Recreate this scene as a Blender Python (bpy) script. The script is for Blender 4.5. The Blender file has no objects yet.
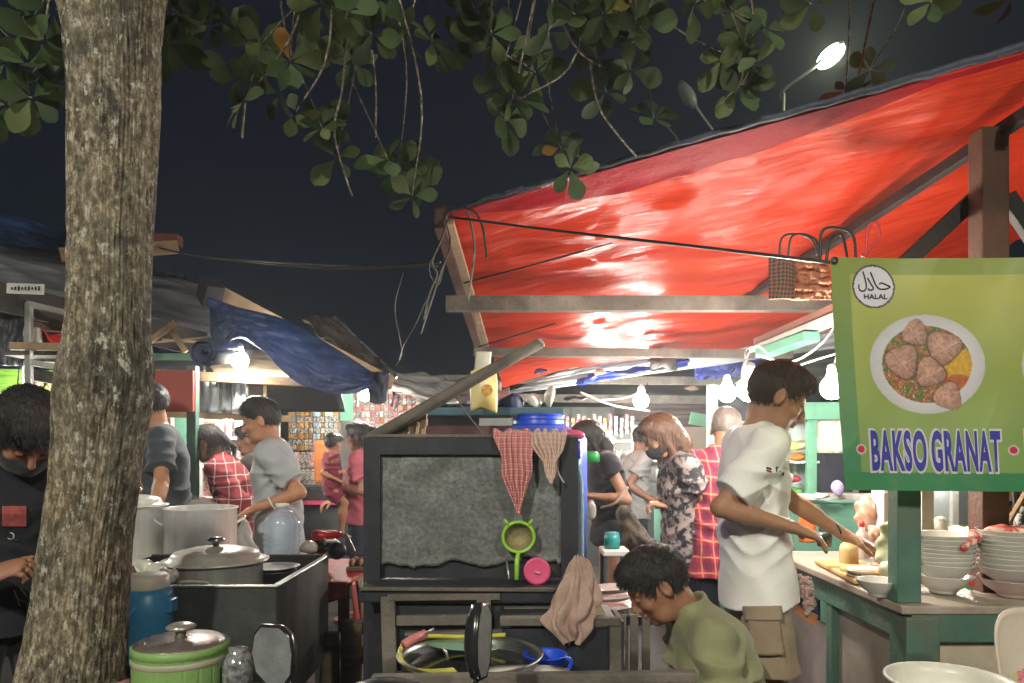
import bpy, bmesh, math, random
import numpy as np
from mathutils import Vector, Matrix, noise
random.seed(7)
rng = np.random.RandomState(7)
D = bpy.data
scn = bpy.context.scene
col = scn.collection
# ------------------------------------------------------------------ camera, sky, exposure
CAMH, FPX, HOR = 1.45, 740.0, 445.0
cam_d = D.cameras.new('camera'); cam = D.objects.new('camera', cam_d); col.objects.link(cam)
cam.location = (0, 0, CAMH); cam.rotation_euler = (math.radians(90), 0, 0)
cam_d.sensor_width = 36.0; cam_d.lens = 36.0*FPX/1024.0
cam_d.shift_y = (HOR-341.5)/1024.0
cam_d.clip_start = 0.05; cam_d.clip_end = 2000
scn.camera = cam
world = D.worlds.new('World'); scn.world = world; world.use_nodes = True
wn = world.node_tree; bg = wn.nodes['Background']
# night: a dim blue-grey city sky
wtc = wn.nodes.new('ShaderNodeTexCoord'); wsp = wn.nodes.new('ShaderNodeSeparateXYZ'); wrp = wn.nodes.new('ShaderNodeValToRGB')
wn.links.new(wtc.outputs['Generated'], wsp.inputs[0]); wn.links.new(wsp.outputs['Z'], wrp.inputs[0]); wn.links.new(wrp.outputs[0], bg.inputs[0])
wrp.color_ramp.elements[0].color = (.0022, .0072, .0110, 1); wrp.color_ramp.elements[1].color = (.0058, .0064, .0125, 1); wrp.color_ramp.elements[1].position = .6
bg.inputs[1].default_value = 1.0
scn.view_settings.view_transform = 'Standard'; scn.view_settings.look = 'None'
scn.view_settings.gamma = 1; scn.view_settings.exposure = 0.35
scn.render.engine = 'CYCLES'
cy = scn.cycles
cy.use_denoising = True
cy.max_bounces = 6; cy.diffuse_bounces = 4; cy.glossy_bounces = 3; cy.transmission_bounces = 4
cy.transparent_max_bounces = 8
cy.sample_clamp_indirect = 4.0; cy.caustics_reflective = False; cy.caustics_refractive = False

HAZE = 0.0055
def P(px, py, Y):
    return Vector(((px-512.0)/FPX*Y, Y, CAMH+(HOR-py)/FPX*Y))
def V(*a): return Vector(a)

# ------------------------------------------------------------------ tagging and linking
ORG = {}
def tag(o, label, cat, group=None, kind=None):
    if label: o['label'] = label
    if cat: o['category'] = cat
    if group: o['group'] = group
    if kind: o['kind'] = kind
    return o
def thing(name, label, cat, loc, group=None, kind=None):
    o = D.objects.new(name, None); col.objects.link(o); o.location = loc
    o.empty_display_size = 0.1
    ORG[o.name] = Vector(loc)
    return tag(o, label, cat, group, kind)
def link_mesh(name, me, mats, parent=None, smooth=False):
    org = ORG[parent.name] if parent is not None else Vector((0, 0, 0))
    if parent is None:   # a thing of one mesh: origin at its base
        if len(me.vertices):
            n = len(me.vertices); a = np.empty(n*3, np.float32); me.vertices.foreach_get('co', a); a = a.reshape(-1, 3)
            mn, mx = a.min(0), a.max(0)
            org = Vector(((mn[0]+mx[0])/2, (mn[1]+mx[1])/2, mn[2]))
    me.transform(Matrix.Translation(-org))
    o = D.objects.new(name, me); col.objects.link(o)
    for m in (mats if isinstance(mats, (list, tuple)) else [mats]): me.materials.append(m)
    if parent is not None: o.parent = parent
    else: o.location = org
    ORG[o.name] = org
    if smooth: me.polygons.foreach_set('use_smooth', [True]*len(me.polygons))
    return o

# ------------------------------------------------------------------ mesh builder
class MB:
    def __init__(self): self.v = []; self.f = []; self.mi = []; self.c = []; self.cur = 0
    def add(self, vs, fs, flip=False):
        b = len(self.v); self.v.extend([tuple(x) for x in vs])
        for f in fs:
            self.f.append(tuple(b+i for i in (reversed(f) if flip else f))); self.mi.append(self.cur)
        return self
    def box(self, c, s, R=None, bev=0.0):
        """bevelled box, centre c, full size s, R a 3x3"""
        hx, hy, hz = s[0]/2, s[1]/2, s[2]/2
        b = min(bev, hx*.9, hy*.9, hz*.9)
        if b <= 0:
            vs = [(x, y, z) for x in (-hx, hx) for y in (-hy, hy) for z in (-hz, hz)]
            fs = [(0, 1, 3, 2), (4, 6, 7, 5), (0, 4, 5, 1), (2, 3, 7, 6), (0, 2, 6, 4), (1, 5, 7, 3)]
        else:
            bm = bmesh.new(); bmesh.ops.create_cube(bm, size=1.0)
            for v in bm.verts: v.co = Vector((v.co.x*2*hx, v.co.y*2*hy, v.co.z*2*hz))
            bmesh.ops.bevel(bm, geom=bm.edges[:], offset=b, segments=2, affect='EDGES', profile=0.6)
            bm.verts.index_update()
            vs = [v.co.copy() for v in bm.verts]; fs = [[v.index for v in f.verts] for f in bm.faces]; bm.free()
        c = Vector(c)
        vs = [c+(R @ Vector(v) if R else Vector(v)) for v in vs]
        return self.add(vs, fs)
    def bar(self, a, b, w, h, up=(0, 0, 1), bev=0.003, sag=0.0):
        a, b = Vector(a), Vector(b); d = (b-a); L = d.length; d.normalize()
        up = Vector(up); s = d.cross(up)
        if s.length < 1e-4: s = d.cross(Vector((1, 0, 0)))
        s.normalize(); u = s.cross(d).normalized()
        R = Matrix((s, d, u)).transposed()
        return self.box((a+b)/2, (w, L, h), R, bev)
    def tube(self, pts, r, n=8, cap=True):
        pts = [Vector(p) for p in pts]; m = len(pts)
        rs = r if isinstance(r, (list, tuple)) else [r]*m
        t0 = (pts[1]-pts[0]).normalized()
        nrm = t0.orthogonal().normalized(); vs = []
        for i in range(m):
            t = (pts[min(i+1, m-1)]-pts[max(i-1, 0)])
            if t.length < 1e-9: t = t0
            t.normalize(); nrm = (nrm - t*nrm.dot(t))
            if nrm.length < 1e-6: nrm = t.orthogonal()
            nrm.normalize(); bn = t.cross(nrm)
            for k in range(n):
                a = 2*math.pi*k/n; vs.append(pts[i]+(nrm*math.cos(a)+bn*math.sin(a))*rs[i])
        fs = []
        for i in range(m-1):
            for k in range(n):
                fs.append((i*n+k, i*n+(k+1) % n, (i+1)*n+(k+1) % n, (i+1)*n+k))
        if cap: fs.append(tuple(reversed(range(n)))); fs.append(tuple((m-1)*n+k for k in range(n)))
        return self.add(vs, fs)
    def lathe(self, prof, c, n=32, R=None, cap=True, sx=1.0, sy=1.0):
        c = Vector(c); vs = []
        for (r, z) in prof:
            for k in range(n):
                a = 2*math.pi*k/n; p = Vector((r*math.cos(a)*sx, r*math.sin(a)*sy, z)); vs.append(c+(R @ p if R else p))
        fs = []; m = len(prof)
        for i in range(m-1):
            for k in range(n): fs.append((i*n+k, i*n+(k+1) % n, (i+1)*n+(k+1) % n, (i+1)*n+k))
        if cap:
            if prof[0][0] > 1e-5: fs.append(tuple(reversed(range(n))))
            if prof[-1][0] > 1e-5: fs.append(tuple((m-1)*n+k for k in range(n)))
        return self.add(vs, fs)
    def sheet(self, fn, nu, nv, th=0.0):
        vs = [Vector(fn(i/nu, j/nv)) for j in range(nv+1) for i in range(nu+1)]
        fs = [(j*(nu+1)+i, j*(nu+1)+i+1, (j+1)*(nu+1)+i+1, (j+1)*(nu+1)+i) for j in range(nv) for i in range(nu)]
        if th:
            W = nu+1; N = len(vs); vs2 = []
            for j in range(nv+1):
                for i in range(W):
                    a = vs[j*W+min(i+1, nu)]-vs[j*W+max(i-1, 0)]; b = vs[min(j+1, nv)*W+i]-vs[max(j-1, 0)*W+i]
                    nn = a.cross(b); nn = nn.normalized() if nn.length > 1e-12 else Vector((0, 1, 0))
                    vs2.append(vs[j*W+i]-nn*th)
            fs += [tuple(reversed([x+N for x in f])) for f in fs[:]]
            rim = [i for i in range(W)]+[j*W+nu for j in range(1, nv+1)]+[nv*W+i for i in range(nu-1, -1, -1)]+[j*W for j in range(nv-1, 0, -1)]
            for k in range(len(rim)):
                a, b = rim[k], rim[(k+1) % len(rim)]; fs.append((b, a, a+N, b+N))
            vs = vs+vs2
        return self.add(vs, fs)
    def sphere(self, c, r, n=16, m=10, R=None):
        rr = r if isinstance(r, (tuple, list)) else (r, r, r); c = Vector(c)
        vs = []; fs = []
        for j in range(1, m):
            th = math.pi*j/m
            for k in range(n):
                a = 2*math.pi*k/n; p = Vector((rr[0]*math.sin(th)*math.cos(a), rr[1]*math.sin(th)*math.sin(a), rr[2]*math.cos(th)))
                vs.append(c+(R @ p if R else p))
        t = Vector((0, 0, rr[2])); b = Vector((0, 0, -rr[2]))
        vs.append(c+(R @ t if R else t)); vs.append(c+(R @ b if R else b)); T = len(vs)-2; B = len(vs)-1
        for j in range(m-2):
            for k in range(n): fs.append((j*n+k, (j+1)*n+k, (j+1)*n+(k+1) % n, j*n+(k+1) % n))
        for k in range(n): fs.append((T, k, (k+1) % n)); fs.append((B, (m-2)*n+(k+1) % n, (m-2)*n+k))
        return self.add(vs, fs)
    def jit(self, amp, sc=3.0, seed=0):
        o = Vector((seed*7.1, seed*3.3, seed))
        self.v = [tuple(Vector(p)+noise.noise_vector((Vector(p)+o)*sc)*amp) for p in self.v]; return self
    def build(self, name, mats, parent=None, smooth=False, cols=None):
        me = D.meshes.new(name); me.from_pydata(self.v, [], self.f)
        if any(self.mi): me.polygons.foreach_set('material_index', self.mi)
        if cols is not None:
            ca = me.color_attributes.new('col', 'FLOAT_COLOR', 'POINT')
            a = np.ones((len(self.v), 4), np.float32); a[:, :3] = cols; ca.data.foreach_set('color', a.ravel())
        me.update()
        o = link_mesh(name, me, mats, parent, smooth)
        if smooth == 'auto':
            pass
        return o
def snap(o, px, py, off=0.004):
    """the point of mesh o straight behind pixel px, py of the photograph, and the surface normal there"""
    from mathutils.bvhtree import BVHTree
    if o.name not in BVH:
        org = ORG[o.name]; BVH[o.name] = BVHTree.FromPolygons([v.co+org for v in o.data.vertices], [tuple(p.vertices) for p in o.data.polygons])
    d = (P(px, py, 1)-V(0, 0, CAMH)).normalized(); h = BVH[o.name].ray_cast(V(0, 0, CAMH), d)
    if h[0] is None: return P(px, py, 2.8), -d
    return h[0]-d*off, h[1] if h[1].dot(d) < 0 else -h[1]
BVH = {}
def rotm(rx=0, ry=0, rz=0):
    return (Matrix.Rotation(math.radians(rz), 3, 'Z') @ Matrix.Rotation(math.radians(ry), 3, 'Y') @ Matrix.Rotation(math.radians(rx), 3, 'X'))
def smooth_path(pts, n=8):
    pts = [Vector(p) for p in pts]; out = []
    q = [pts[0]*2-pts[1]]+pts+[pts[-1]*2-pts[-2]]
    for i in range(1, len(q)-2):
        for k in range(n):
            t = k/n; a, b, c, d = q[i-1], q[i], q[i+1], q[i+2]
            out.append(0.5*((2*b)+(c-a)*t+(2*a-5*b+4*c-d)*t*t+(3*b-a-3*c+d)*t**3))
    out.append(pts[-1]); return out

# ------------------------------------------------------------------ materials
def srgb(r, g, b):
    f = lambda c: (c/255/12.92) if c/255 <= 0.04045 else ((c/255+0.055)/1.055)**2.4
    return (f(r), f(g), f(b))
MATS = {}
def M(name, c1=None, c2=None, scale=8.0, rough=0.6, metal=0.0, bump=0.0, bscale=None, stretch=(1, 1, 1), trans=0.0,
      transl=0.0, spec=0.5, detail=5.0, vcol=False, dirt=0.0, dirtc=(0.03, 0.028, 0.022), sheen=0.0, sss=0.0, alpha=1.0, coat=0.0, rvar=0.12, contrast=1.0, ior=1.45, crease=0.0, dscale=None):
    if name in MATS: return MATS[name]
    m = D.materials.new(name); m.use_nodes = True; nt = m.node_tree; N = nt.nodes; L = nt.links
    b = N['Principled BSDF']; out = N['Material Output']
    tc = N.new('ShaderNodeTexCoord'); mp = N.new('ShaderNodeMapping'); mp.inputs['Scale'].default_value = stretch
    L.new(tc.outputs['Object'], mp.inputs['Vector'])
    ns = N.new('ShaderNodeTexNoise'); ns.inputs['Scale'].default_value = scale; ns.inputs['Detail'].default_value = detail
    ns.inputs['Roughness'].default_value = 0.62
    L.new(mp.outputs[0], ns.inputs['Vector'])
    c2 = c2 or tuple(x*0.72 for x in c1)
    rp = N.new('ShaderNodeMapRange'); w = 0.22/contrast
    rp.inputs['From Min'].default_value = 0.5-w; rp.inputs['From Max'].default_value = 0.5+w
    L.new(ns.outputs['Fac'], rp.inputs['Value'])
    mx = N.new('ShaderNodeMix'); mx.data_type = 'RGBA'
    L.new(rp.outputs[0], mx.inputs['Factor']); mx.inputs['A'].default_value = (*c2, 1); mx.inputs['B'].default_value = (*c1, 1)
    cs = mx.outputs['Result']
    if vcol:
        at = N.new('ShaderNodeAttribute'); at.attribute_name = 'col'
        mu = N.new('ShaderNodeMix'); mu.data_type = 'RGBA'; mu.blend_type = 'MULTIPLY'; mu.inputs['Factor'].default_value = 1
        L.new(at.outputs['Color'], mu.inputs['A']); L.new(cs, mu.inputs['B']); cs = mu.outputs['Result']
    if dirt > 0:
        n2 = N.new('ShaderNodeTexNoise'); n2.inputs['Scale'].default_value = dscale or scale*0.35+1.3; n2.inputs['Detail'].default_value = 7
        n2.inputs['Roughness'].default_value = 0.7; L.new(tc.outputs['Object'], n2.inputs['Vector'])
        r2 = N.new('ShaderNodeMapRange'); r2.inputs['From Min'].default_value = 0.5; r2.inputs['From Max'].default_value = 0.68
        r2.inputs['To Max'].default_value = dirt; L.new(n2.outputs['Fac'], r2.inputs['Value'])
        m2 = N.new('ShaderNodeMix'); m2.data_type = 'RGBA'; L.new(r2.outputs[0], m2.inputs['Factor']); L.new(cs, m2.inputs['A'])
        m2.inputs['B'].default_value = (*dirtc, 1); cs = m2.outputs['Result']
    L.new(cs, b.inputs['Base Color'])
    rr = N.new('ShaderNodeMapRange'); rr.inputs['To Min'].default_value = max(0.02, rough-rvar); rr.inputs['To Max'].default_value = min(1, rough+rvar)
    L.new(ns.outputs['Fac'], rr.inputs['Value']); L.new(rr.outputs[0], b.inputs['Roughness'])
    b.inputs['Metallic'].default_value = metal
    b.inputs['Specular IOR Level'].default_value = spec
    b.inputs['IOR'].default_value = ior
    if trans: b.inputs['Transmission Weight'].default_value = trans
    if coat: b.inputs['Coat Weight'].default_value = coat; b.inputs['Coat Roughness'].default_value = 0.2
    if sheen: b.inputs['Sheen Weight'].default_value = sheen
    if sss:
        b.inputs['Subsurface Weight'].default_value = sss; b.inputs['Subsurface Radius'].default_value = (1.0, 0.35, 0.18)
        b.inputs['Subsurface Scale'].default_value = 0.006
    if alpha < 1: b.inputs['Alpha'].default_value = alpha
    if bump:
        bn = N.new('ShaderNodeTexNoise'); bn.inputs['Roughness'].default_value = .6; bn.inputs['Scale'].default_value = bscale or scale*3; bn.inputs['Detail'].default_value = 6
        L.new(mp.outputs[0], bn.inputs['Vector'])
        bp = N.new('ShaderNodeBump'); bp.inputs['Strength'].default_value = min(1.0, bump); bp.inputs['Distance'].default_value = 0.01*max(1.0, bump)
        L.new(bn.outputs['Fac'], bp.inputs['Height']); L.new(bp.outputs[0], b.inputs['Normal'])
    if crease:
        cn = N.new('ShaderNodeTexNoise'); cn.noise_type = 'RIDGED_MULTIFRACTAL'; cn.inputs['Scale'].default_value = 3.2; cn.inputs['Detail'].default_value = 2.5; cn.inputs['Roughness'].default_value = .45; cn.inputs['Distortion'].default_value = .8
        L.new(tc.outputs['Object'], cn.inputs['Vector'])
        cb = N.new('ShaderNodeBump'); cb.inputs['Strength'].default_value = crease; cb.inputs['Distance'].default_value = .02; L.new(cn.outputs[0], cb.inputs['Height'])
        if bump: L.new(bp.outputs[0], cb.inputs['Normal'])
        L.new(cb.outputs[0], b.inputs['Normal'])
    if transl:
        tr = N.new('ShaderNodeBsdfTranslucent'); L.new(cs, tr.inputs['Color'])
        ms = N.new('ShaderNodeMixShader'); ms.inputs[0].default_value = transl
        L.new(b.outputs[0], ms.inputs[1]); L.new(tr.outputs[0], ms.inputs[2]); L.new(ms.outputs[0], out.inputs['Surface'])
    MATS[name] = m; return m
def emis(name, c, s):
    if name in MATS: return MATS[name]
    m = D.materials.new(name); m.use_nodes = True; b = m.node_tree.nodes['Principled BSDF']
    b.inputs['Base Color'].default_value = (*c, 1); b.inputs['Emission Color'].default_value = (*c, 1); b.inputs['Emission Strength'].default_value = s
    MATS[name] = m; return m
def plaid(name, base, s1, s2, scale=14.0, thin=0.18, rough=0.85, axes=(1.0, 0.6)):
    """woven check: stripes across object z and across object x+y"""
    m = D.materials.new(name); m.use_nodes = True; nt = m.node_tree; N = nt.nodes; L = nt.links
    b = N['Principled BSDF']; tc = N.new('ShaderNodeTexCoord'); sp = N.new('ShaderNodeSeparateXYZ'); L.new(tc.outputs['Object'], sp.inputs[0])
    def math_(op, a, bb=None):
        n = N.new('ShaderNodeMath'); n.operation = op
        for i, x in enumerate((a, bb)):
            if x is None: continue
            if isinstance(x, (int, float)): n.inputs[i].default_value = x
            else: L.new(x, n.inputs[i])
        return n.outputs[0]
    nz = N.new('ShaderNodeTexNoise'); nz.inputs['Scale'].default_value = 4; L.new(tc.outputs['Object'], nz.inputs['Vector'])
    wob = math_('MULTIPLY', nz.outputs['Fac'], 0.06)
    sx = math_('ADD', math_('MULTIPLY', sp.outputs[0], axes[0]), math_('ADD', math_('MULTIPLY', sp.outputs[1], axes[1]), wob))
    sz = math_('ADD', sp.outputs[2], wob)
    def stripe(c, sc, w, off=0.0):
        fr = math_('FRACT', math_('ADD', math_('MULTIPLY', c, sc), off)); return math_('LESS_THAN', fr, w)
    def mixc(f, A, B):
        n = N.new('ShaderNodeMix'); n.data_type = 'RGBA'; L.new(f, n.inputs['Factor'])
        for k, x in (('A', A), ('B', B)):
            if isinstance(x, tuple): n.inputs[k].default_value = (*x, 1)
            else: L.new(x, n.inputs[k])
        return n.outputs['Result']
    c = mixc(math_('MULTIPLY', stripe(sx, scale, 0.45), 0.6), base, s1)
    c = mixc(math_('MULTIPLY', stripe(sz, scale, 0.45), 0.6), c, s1)
    c = mixc(math_('MULTIPLY', stripe(sx, scale, thin, 0.3), 0.7), c, s2)
    c = mixc(math_('MULTIPLY', stripe(sz, scale, thin, 0.3), 0.7), c, s2)
    L.new(c, b.inputs['Base Color']); b.inputs['Roughness'].default_value = rough
    bn = N.new('ShaderNodeTexNoise'); bn.inputs['Scale'].default_value = 14; L.new(tc.outputs['Object'], bn.inputs['Vector'])
    bp = N.new('ShaderNodeBump'); bp.inputs['Strength'].default_value = 0.5; bp.inputs['Distance'].default_value = 0.02; L.new(bn.outputs['Fac'], bp.inputs['Height']); L.new(bp.outputs[0], b.inputs['Normal'])
    MATS[name] = m; return m

# ------------------------------------------------------------------ implicit surfaces for people and cloth
class SDF:
    def __init__(self, res): self.res = res; self.ops = []
    def cone(self, a, b, ra, rb, k=0.02, sq=None, cutA=False, cutB=False, sub=False):
        self.ops.append(('c', np.array(a, float), np.array(b, float), ra, rb, k, sq, cutA, cutB, sub)); return self
    def ell(self, c, r, R=None, k=0.015, sub=False):
        self.ops.append(('e', np.array(c, float), np.array(r, float), None if R is None else np.array(R, float), k, sub)); return self
    def cut(self, o, n, near=None):   # keeps the side against n; near=(centre, radius) limits it
        self.ops.append(('h', np.array(o, float), np.array(n, float)/np.linalg.norm(n), near)); return self
    def run(self, disp=None):
        lo = np.full(3, 1e9); hi = -lo
        for o in self.ops:
            if o[0] == 'c' and not o[9]:
                r = max(o[3], o[4])*1.0+0.02; lo = np.minimum(lo, np.minimum(o[1], o[2])-r); hi = np.maximum(hi, np.maximum(o[1], o[2])+r)
            if o[0] == 'e' and not o[5]:
                r = max(o[2])+0.02; lo = np.minimum(lo, o[1]-r); hi = np.maximum(hi, o[1]+r)
        h = self.res; n = np.ceil((hi-lo)/h).astype(int)+3; lo = lo-h
        F = np.full(tuple(n), 0.5, np.float32)
        ax = [lo[i]+h*np.arange(n[i]) for i in range(3)]
        for o in self.ops:
            if o[0] == 'h':
                _, oo, nn, near = o
                X, Y, Z = ax[0][:, None, None], ax[1][None, :, None], ax[2][None, None, :]
                d = ((X-oo[0])*nn[0]+(Y-oo[1])*nn[1]+(Z-oo[2])*nn[2]).astype(np.float32)
                if near is not None:
                    c, rad = near; q = (X-c[0])**2+(Y-c[1])**2+(Z-c[2])**2 < rad*rad
                    F = np.where(q, np.maximum(F, d), F)
                else: F = np.maximum(F, d)
                continue
            if o[0] == 'c': a, b = np.minimum(o[1], o[2]), np.maximum(o[1], o[2]); rr = max(o[3], o[4]); k = o[5]; sub = o[9]
            else: a = b = o[1]; rr = max(o[2]); k = o[4]; sub = o[5]
            mg = rr+k+2.5*h
            i0 = np.clip(((a-mg-lo)/h).astype(int), 0, n); i1 = np.clip(((b+mg-lo)/h).astype(int)+2, 0, n)
            if np.any(i1 <= i0): continue
            sl = tuple(slice(i0[i], i1[i]) for i in range(3))
            X = ax[0][sl[0]][:, None, None]; Y = ax[1][sl[1]][None, :, None]; Z = ax[2][sl[2]][None, None, :]
            if o[0] == 'c':
                A, B = o[1], o[2]; x, y, z = X-A[0], Y-A[1], Z-A[2]; ba = (B-A).copy()
                t0 = (x*ba[0]+y*ba[1]+z*ba[2]); L2 = max(1e-9, ba @ ba)
                if o[6] is not None:
                    s_ax, s = o[6]; s_ax = np.array(s_ax, float); q = (x*s_ax[0]+y*s_ax[1]+z*s_ax[2])*(1/s-1)
                    x, y, z = x+q*s_ax[0], y+q*s_ax[1], z+q*s_ax[2]; bb = ba+(ba @ s_ax)*(1/s-1)*s_ax
                else: bb = ba; s = 1
                t = np.clip((x*bb[0]+y*bb[1]+z*bb[2])/max(1e-9, bb @ bb), 0, 1)
                d = np.sqrt((x-t*bb[0])**2+(y-t*bb[1])**2+(z-t*bb[2])**2)-(o[3]+(o[4]-o[3])*t)
                if s != 1: d = d*(0.5+0.5*s)
                ln = math.sqrt(L2)
                if o[8]: d = np.maximum(d, t0/ln-ln)
                if o[7]: d = np.maximum(d, -t0/ln)
            else:
                c, r, R = o[1], o[2], o[3]; x, y, z = X-c[0], Y-c[1], Z-c[2]
                if R is not None: x, y, z = (x*R[0, 0]+y*R[1, 0]+z*R[2, 0]), (x*R[0, 1]+y*R[1, 1]+z*R[2, 1]), (x*R[0, 2]+y*R[1, 2]+z*R[2, 2])
                k0 = np.sqrt((x/r[0])**2+(y/r[1])**2+(z/r[2])**2); k1 = np.sqrt((x/r[0]**2)**2+(y/r[1]**2)**2+(z/r[2]**2)**2)+1e-9
                d = k0*(k0-1)/k1
            f = F[sl]; d = d.astype(np.float32)
            if sub:
                d = -d; hh = np.clip(0.5-0.5*(f-d)/k, 0, 1); F[sl] = f*(1-hh)+d*hh+k*hh*(1-hh)
            else:
                hh = np.clip(0.5+0.5*(f-d)/k, 0, 1); F[sl] = f*(1-hh)+d*hh-k*hh*(1-hh)
        if disp is not None: 
            X, Y, Z = ax[0][:, None, None], ax[1][None, :, None], ax[2][None, None, :]
            F = F+disp(X, Y, Z).astype(np.float32)
        return surfnet(F, lo, h)
def surfnet(F, lo, h):
    I = F < 0; nx, ny, nz = F.shape
    cnt = np.zeros((nx-1, ny-1, nz-1), np.uint8)
    cs = [(i, j, k) for i in (0, 1) for j in (0, 1) for k in (0, 1)]
    for (i, j, k) in cs: cnt += I[i:nx-1+i, j:ny-1+j, k:nz-1+k]
    act = (cnt > 0) & (cnt < 8); idx = np.argwhere(act)
    imap = np.full(act.shape, -1, np.int32); imap[act] = np.arange(len(idx))
    vals = np.stack([F[idx[:, 0]+i, idx[:, 1]+j, idx[:, 2]+k] for (i, j, k) in cs], 1)
    acc = np.zeros((len(idx), 3)); n = np.zeros(len(idx))
    for a in range(8):
        for b in range(a+1, 8):
            ca, cb = np.array(cs[a]), np.array(cs[b])
            if abs(ca-cb).sum() != 1: continue
            va, vb = vals[:, a], vals[:, b]; m = (va < 0) != (vb < 0)
            t = np.where(m, va/np.where(m, va-vb, 1), 0)
            acc += np.where(m[:, None], ca+(cb-ca)*t[:, None], 0); n += m
    vs = lo+h*(idx+acc/n[:, None])
    fs = []
    for axd in range(3):
        s0 = [slice(None)]*3; s1 = [slice(None)]*3; s0[axd] = slice(0, -1); s1[axd] = slice(1, None)
        A, B = I[tuple(s0)], I[tuple(s1)]; e = np.argwhere(A != B)
        o1, o2 = [x for x in range(3) if x != axd]
        ok = (e[:, o1] > 0) & (e[:, o2] > 0) & (e[:, o1] < F.shape[o1]-1) & (e[:, o2] < F.shape[o2]-1); e = e[ok]
        q = []
        for d1, d2 in ((-1, -1), (0, -1), (0, 0), (-1, 0)):
            c = e.copy(); c[:, o1] += d1; c[:, o2] += d2; q.append(imap[c[:, 0], c[:, 1], c[:, 2]])
        q = np.stack(q, 1); ins = A[e[:, 0], e[:, 1], e[:, 2]]
        fl = ~ins if axd != 1 else ins
        q[fl] = q[fl][:, ::-1]; fs.append(q)
    return vs, np.concatenate(fs)
def sdf_obj(name, sdf, mat, parent=None, disp=None, colfn=None, vdisp=None):
    vs, fs = sdf.run(disp)
    if vdisp is not None: vs = vdisp(vs)
    me = D.meshes.new(name); nv, nf = len(vs), len(fs)
    me.vertices.add(nv); me.vertices.foreach_set('co', vs.astype(np.float32).ravel())
    me.loops.add(nf*4); me.loops.foreach_set('vertex_index', fs.astype(np.int32).ravel())
    me.polygons.add(nf); me.polygons.foreach_set('loop_start', np.arange(0, nf*4, 4, dtype=np.int32))
    try: me.polygons.foreach_set('loop_total', np.full(nf, 4, np.int32))
    except Exception: pass
    me.update(calc_edges=True); me.validate()
    if colfn is not None:
        ca = me.color_attributes.new('col', 'FLOAT_COLOR', 'POINT'); a = np.ones((len(me.vertices), 4), np.float32)
        a[:, :3] = colfn(vs); ca.data.foreach_set('color', a.ravel())
    return link_mesh(name, me, mat, parent, True)
def wrinkle(amp, f=40.0, seed=0, d=(1, 0.4, 0.7)):
    ph = seed*1.7
    def fn(X, Y, Z):
        w = np.sin(X*f*d[0]+Z*f*0.55+ph+1.8*np.sin(Y*f*.33+ph))*np.sin(Y*f*d[1]-Z*f*d[2]*0.5+ph*2+1.5*np.sin(X*f*.4))
        w = w+0.5*np.sin(Z*f*1.3+X*f*.8+Y*f*.6+2*np.sin(X*f*.7+ph))
        return w*amp
    return fn
# ------------------------------------------------------------------ people
def A(v): return np.array(v, float)
def unit(v): v = A(v); return v/max(1e-9, np.linalg.norm(v))
def rotv(v, ax, deg):
    a = math.radians(deg); v = A(v); ax = unit(ax)
    return v*math.cos(a)+np.cross(ax, v)*math.sin(a)+ax*(ax @ v)*(1-math.cos(a))
def ik(sh, wr, l1, l2, hint):
    sh, wr = A(sh), A(wr); d = wr-sh; L = np.linalg.norm(d)
    if L > (l1+l2)*0.995: wr = sh+d/L*(l1+l2)*0.995; d = wr-sh; L = np.linalg.norm(d)
    a = (l1*l1-l2*l2+L*L)/(2*L); h = math.sqrt(max(0, l1*l1-a*a)); dn = d/L
    hn = A(hint)-dn*(A(hint) @ dn); hn = unit(hn)
    return sh+dn*a+hn*h, wr
def hand(S, w, d, n, t, s=1.0, curl=35, spread=5, thumb=30, closed=False):
    """w wrist, d along the fingers, n out of the palm, t towards the thumb"""
    w = A(w); d = unit(d); n = unit(A(n)-d*(A(n) @ d)); tt = np.cross(d, n); t = tt if tt @ A(t) > 0 else -tt
    S.cone(w-d*.01, w+d*.045*s, .026*s, .036*s, .02, sq=(n, .55))
    S.cone(w+d*.045*s, w+d*.08*s, .036*s, .037*s, .015, sq=(n, .42))
    L = [.078, .088, .082, .064]
    for i in range(4):
        off = (1.5-i)*.0195*s; b = w+d*.082*s+t*off-d*abs(off)*.12
        dd = rotv(d, n, 0); dd = unit(d+t*(1.5-i)*math.tan(math.radians(spread))*.6)
        axis = np.cross(dd, n); c = curl*(1+.12*i); q = b; segs = (.44, .32, .26); rr = (.0092, .0083, .0076, .0066)
        for j in range(3):
            dd = rotv(dd, axis, c*(0.6 if j == 0 else 1.0)); e = q+dd*L[i]*s*segs[j]
            S.cone(q, e, rr[j]*s, rr[j+1]*s, .004); q = e
    b = w+d*.022*s+t*.024*s; dd = unit(d*math.cos(math.radians(thumb+12))+t*math.sin(math.radians(thumb+12))+n*.35)
    e = b+dd*.04*s; S.cone(b, e, .015*s, .011*s, .01)
    dd2 = unit(dd+d*.45+n*.2); S.cone(e, e+dd2*.032*s, .0105*s, .009*s, .006); S.cone(e+dd2*.032*s, e+dd2*.055*s, .009*s, .0072*s, .005)

SKINC = (0.42, 0.225, 0.135)
def skin_mat(): return M('skin', (1, 1, 1), (0.86, 0.80, 0.78), scale=22, rough=0.44, bump=0.25, bscale=150, vcol=True, sss=0.25, spec=0.4)
HAIRM = lambda nm='hair_black', c=(0.012, 0.010, 0.010): M(nm, c, tuple(x*1.9 for x in c), scale=30, rough=0.42, bump=0.9, bscale=120, stretch=(1, 1, 0.25), spec=0.45)

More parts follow.
